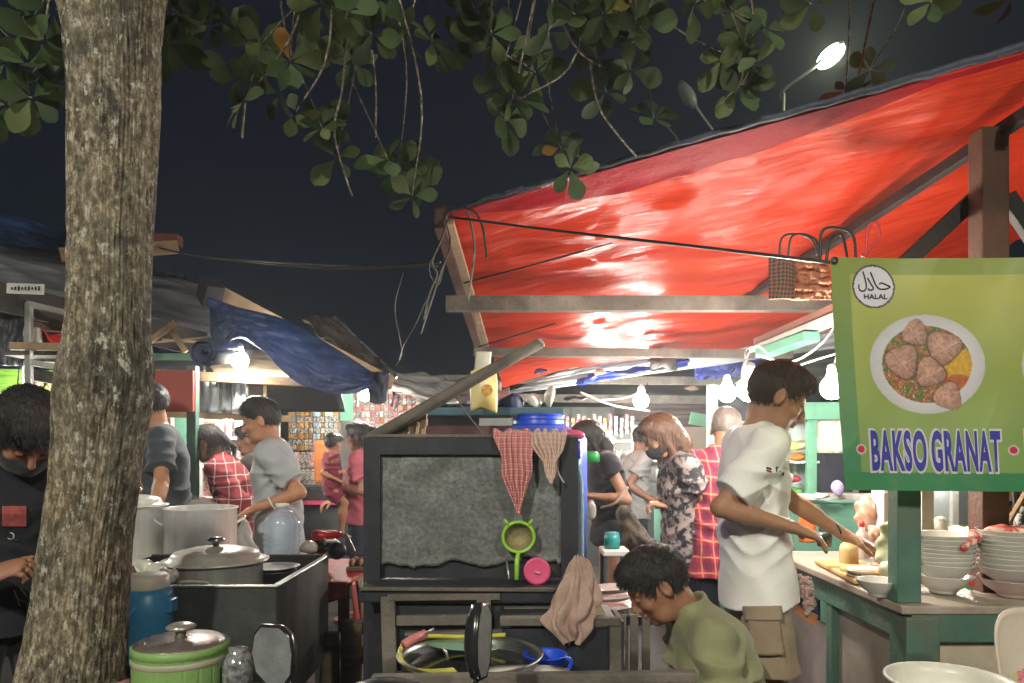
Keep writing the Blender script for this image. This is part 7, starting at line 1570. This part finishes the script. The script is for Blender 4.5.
# leaves: rosettes of broad paddle shaped leaves
LV, LF, LC = [], [], []
def leaf(p, d, n_, L_, wd, c_, curl):
    d = d.normalized(); s_ = d.cross(n_).normalized(); n_ = s_.cross(d); b0 = len(LV); K = 6
    wid = [.05, .25, .52, .84, 1.0, .86, .25]
    for i in range(K+1):
        t_ = i/K; q_ = p+d*L_*t_-n_*curl*L_*t_*t_
        w_ = wid[i]*wd
        for e, k_ in ((-1, 1), (0, 0), (1, 1)):
            LV.append(q_+s_*e*w_+n_*(.16*w_*k_)); LC.append(c_)
    for i in range(K):
        for k_ in range(2): a_ = b0+i*3+k_; LF.append((a_, a_+1, a_+4, a_+3))
def rosette(c, ax, k=7, L_=.15, seed=0, yellow=.03):
    ax = ax.normalized(); o1 = ax.orthogonal().normalized(); o2 = ax.cross(o1)
    for i in range(k):
        a = 2*math.pi*(i+random.uniform(-.25, .25))/k; el = random.uniform(.0, .9)
        d = (o1*math.cos(a)+o2*math.sin(a))*math.cos(el)+ax*math.sin(el)*.8
        Lf = L_*random.uniform(.65, 1.15); g_ = random.uniform(.6, 1.3)
        c_ = (.060*g_, .092*g_, .038*g_) if random.random() > .25 else (.100*g_, .125*g_, .045*g_)
        if random.random() < yellow: c_ = random.choice([(.36, .17, .03), (.30, .24, .05), (.26, .11, .03)])
        leaf(c+d*.012, d, (ax+V(random.uniform(-.5, .5), random.uniform(-.5, .5), random.uniform(-.4, .4))).normalized(), Lf, Lf*random.uniform(.28, .36), c_, random.uniform(.05, .5))
TW = MB(); TWV = []
vis = [(25, 12, 2.4, 6), (6, 62, 2.5, 7), (42, 40, 2.3, 5), (32, 98, 2.4, 7), (8, 105, 2.6, 6), (50, 78, 2.6, 5), (178, 14, 2.5, 7), (168, 42, 2.6, 7), (192, 34, 2.7, 5),
       (262, 42, 2.7, 7), (290, 62, 2.6, 7), (243, 103, 2.6, 7), (296, 112, 2.6, 3), (322, 128, 2.7, 7), (336, 158, 2.9, 5), (345, 14, 2.6, 6), (372, 34, 2.7, 6), (322, 4, 2.5, 5), (352, 60, 2.8, 5),
       (408, 30, 2.7, 7), (432, 42, 2.8, 7), (398, 172, 3.1, 7), (412, 196, 3.1, 5), (388, 160, 3.0, 4), (476, 12, 2.8, 6), (492, 34, 2.8, 6), (512, 52, 2.9, 6), (498, 88, 2.9, 8), (520, 100, 2.8, 7), (505, 118, 2.9, 6), (536, 72, 2.9, 7), (548, 30, 2.8, 6),
       (575, 14, 2.7, 7), (604, 16, 2.7, 9), (618, 42, 2.8, 8), (598, 58, 2.9, 7), (630, 70, 2.9, 6), (606, 92, 3.0, 6), (654, 118, 3.1, 8), (560, 148, 3.2, 7), (570, 168, 3.2, 6), (636, 20, 2.7, 6),
       (692, 6, 2.7, 5), (728, 12, 2.8, 8), (742, 40, 2.8, 8), (752, 66, 2.9, 7), (738, 88, 3.0, 7), (766, 30, 2.8, 6), (722, 60, 2.9, 5), (812, 4, 2.8, 5), (870, 70, 3.4, 5), (846, 90, 3.6, 5), (932, 2, 2.7, 7), (950, -4, 2.7, 6), (1010, -2, 2.7, 5), (140, -6, 2.5, 6), (215, -4, 2.5, 6)]
def twig(c, c_from, r=.006):
    mid = (c+c_from)/2+V(random.uniform(-.08, .08), random.uniform(-.06, .06), random.uniform(-.06, .04))
    TW.tube(smooth_path([c_from, mid, c], 5), [r*1.6-(r*.6)*(i/10)*1.0 for i in range(11)], 6)
anch = [top+V(1.5, .5, .85), top+V(2.6, .9, 1.15), top+V(.6, .15, .45), top+V(-1.1, .4, .45), top+V(3.6, 1.2, 1.3), top+V(-.5, .2, .1)]
for (px, py, Y, k) in vis:
    c = P(px, py, Y); a = min(anch, key=lambda q_: (q_-c).length+abs(q_.x-c.x)); up_ = V(c.x*.75+a.x*.25+random.uniform(-.28, .28), (c.y*.7+a.y*.3), c.z+random.uniform(.12, .45))
    TW.tube(smooth_path([a, (a+up_)/2+V(0, 0, .08), up_, c], 5), [.0065-.0035*(i/15) for i in range(16)], 6)
    rosette(c, V(random.uniform(-.5, .5), random.uniform(-.9, -.1), random.uniform(-.8, .3)), k, random.uniform(.095, .125))
    if random.random() < .35: rosette(c+V(random.uniform(-.08, .08), random.uniform(-.05, .12), random.uniform(.02, .12)), V(random.uniform(-.6, .6), -.4, random.uniform(-.6, .4)), 6, .11)
for pts in ([(347, -8, 2.6), (346, 40, 2.6), (342, 90, 2.62), (334, 128, 2.7), (340, 160, 2.85), (352, 196, 2.9)], [(372, 50, 2.75), (376, 95, 2.8), (375, 138, 2.85)], [(545, -4, 2.75), (560, 20, 2.8), (578, 50, 2.85), (600, 66, 2.9)], [(588, 56, 2.9), (598, 105, 3.0), (618, 135, 3.1), (636, 156, 3.2)],
            [(700, -4, 2.8), (735, 30, 2.85), (742, 78, 2.9), (725, 98, 2.95)], [(253, 75, 2.65), (245, 105, 2.6), (242, 138, 2.6)], [(875, -5, 2.9), (866, 40, 3.2), (858, 78, 3.5)]):
    TW.tube(smooth_path([P(*q_) for q_ in pts], 6), [.0045]*(6*(len(pts)-1)+1), 6)
n = 0
while n < 330:
    c = V(random.uniform(-4.2, 3.2), random.uniform(.2, 4.6), random.uniform(3.2, 6.3))
    if ((c.x+.9)/3.8)**2+((c.y-2.2)/2.6)**2+((c.z-4.4)/2.1)**2 > 1: continue
    if c.z < 1.75+.625*c.y: continue
    rosette(c, V(random.uniform(-1, 1), random.uniform(-1, 1), random.uniform(-.6, 1)), 7, .16)
    a = min(anch+[top+V(-.6, .2, 1.8), top+V(1.2, -.9, 1.9), top+V(-1.6, -.9, 2.2)], key=lambda q_: (q_-c).length)
    if n % 3 == 0: twig(c, a, .007)
    n += 1
TW.build('twigs', BARK, tree, True)
mm = MB(); mm.v = [tuple(v) for v in LV]; mm.f = LF; mm.mi = [0]*len(LF)
mm.build('crown', M('leaf', (1, 1, 1), (.75, .8, .7), scale=30, rough=.6, vcol=True, transl=.22, spec=.25), tree, True, cols=np.array(LC))
# steam over the stock pots
sm = D.materials.new('steam'); sm.use_nodes = True; nt = sm.node_tree; nt.nodes.remove(nt.nodes['Principled BSDF'])
vo = nt.nodes.new('ShaderNodeVolumePrincipled'); vo.inputs['Color'].default_value = (.9, .92, .95, 1); vo.inputs['Anisotropy'].default_value = .2
tcn = nt.nodes.new('ShaderNodeTexCoord'); nn_ = nt.nodes.new('ShaderNodeTexNoise'); nn_.inputs['Scale'].default_value = 3.5; nn_.inputs['Detail'].default_value = 3; nt.links.new(tcn.outputs['Object'], nn_.inputs['Vector'])
mr_ = nt.nodes.new('ShaderNodeMapRange'); mr_.inputs['From Min'].default_value = .45; mr_.inputs['From Max'].default_value = .75; mr_.inputs['To Max'].default_value = 12.0; nt.links.new(nn_.outputs['Fac'], mr_.inputs['Value']); nt.links.new(mr_.outputs[0], vo.inputs['Density'])
nt.links.new(vo.outputs[0], nt.nodes['Material Output'].inputs['Volume'])
o = MB().sphere((-1.56, 3.42, 1.03), (.30, .14, .20), 24, 16).build('steam', sm, None, True); tag(o, 'pale steam drifting between the stock pots and the stove box', 'steam', kind='stuff')

# thin haze volume added to give the bulbs a glow and lift the blacks
hz = D.materials.new('haze_air'); hz.use_nodes = True; nt = hz.node_tree; nt.nodes.remove(nt.nodes['Principled BSDF'])
vo = nt.nodes.new('ShaderNodeVolumePrincipled'); vo.inputs['Color'].default_value = (.93, .95, 1.0, 1); vo.inputs['Density'].default_value = HAZE; vo.inputs['Anisotropy'].default_value = .62
nt.links.new(vo.outputs[0], nt.nodes['Material Output'].inputs['Volume'])
o = MB().box((0, 100, 6.5), (404, 330, 15)).build('haze', hz); tag(o, None, None, None, 'stuff')
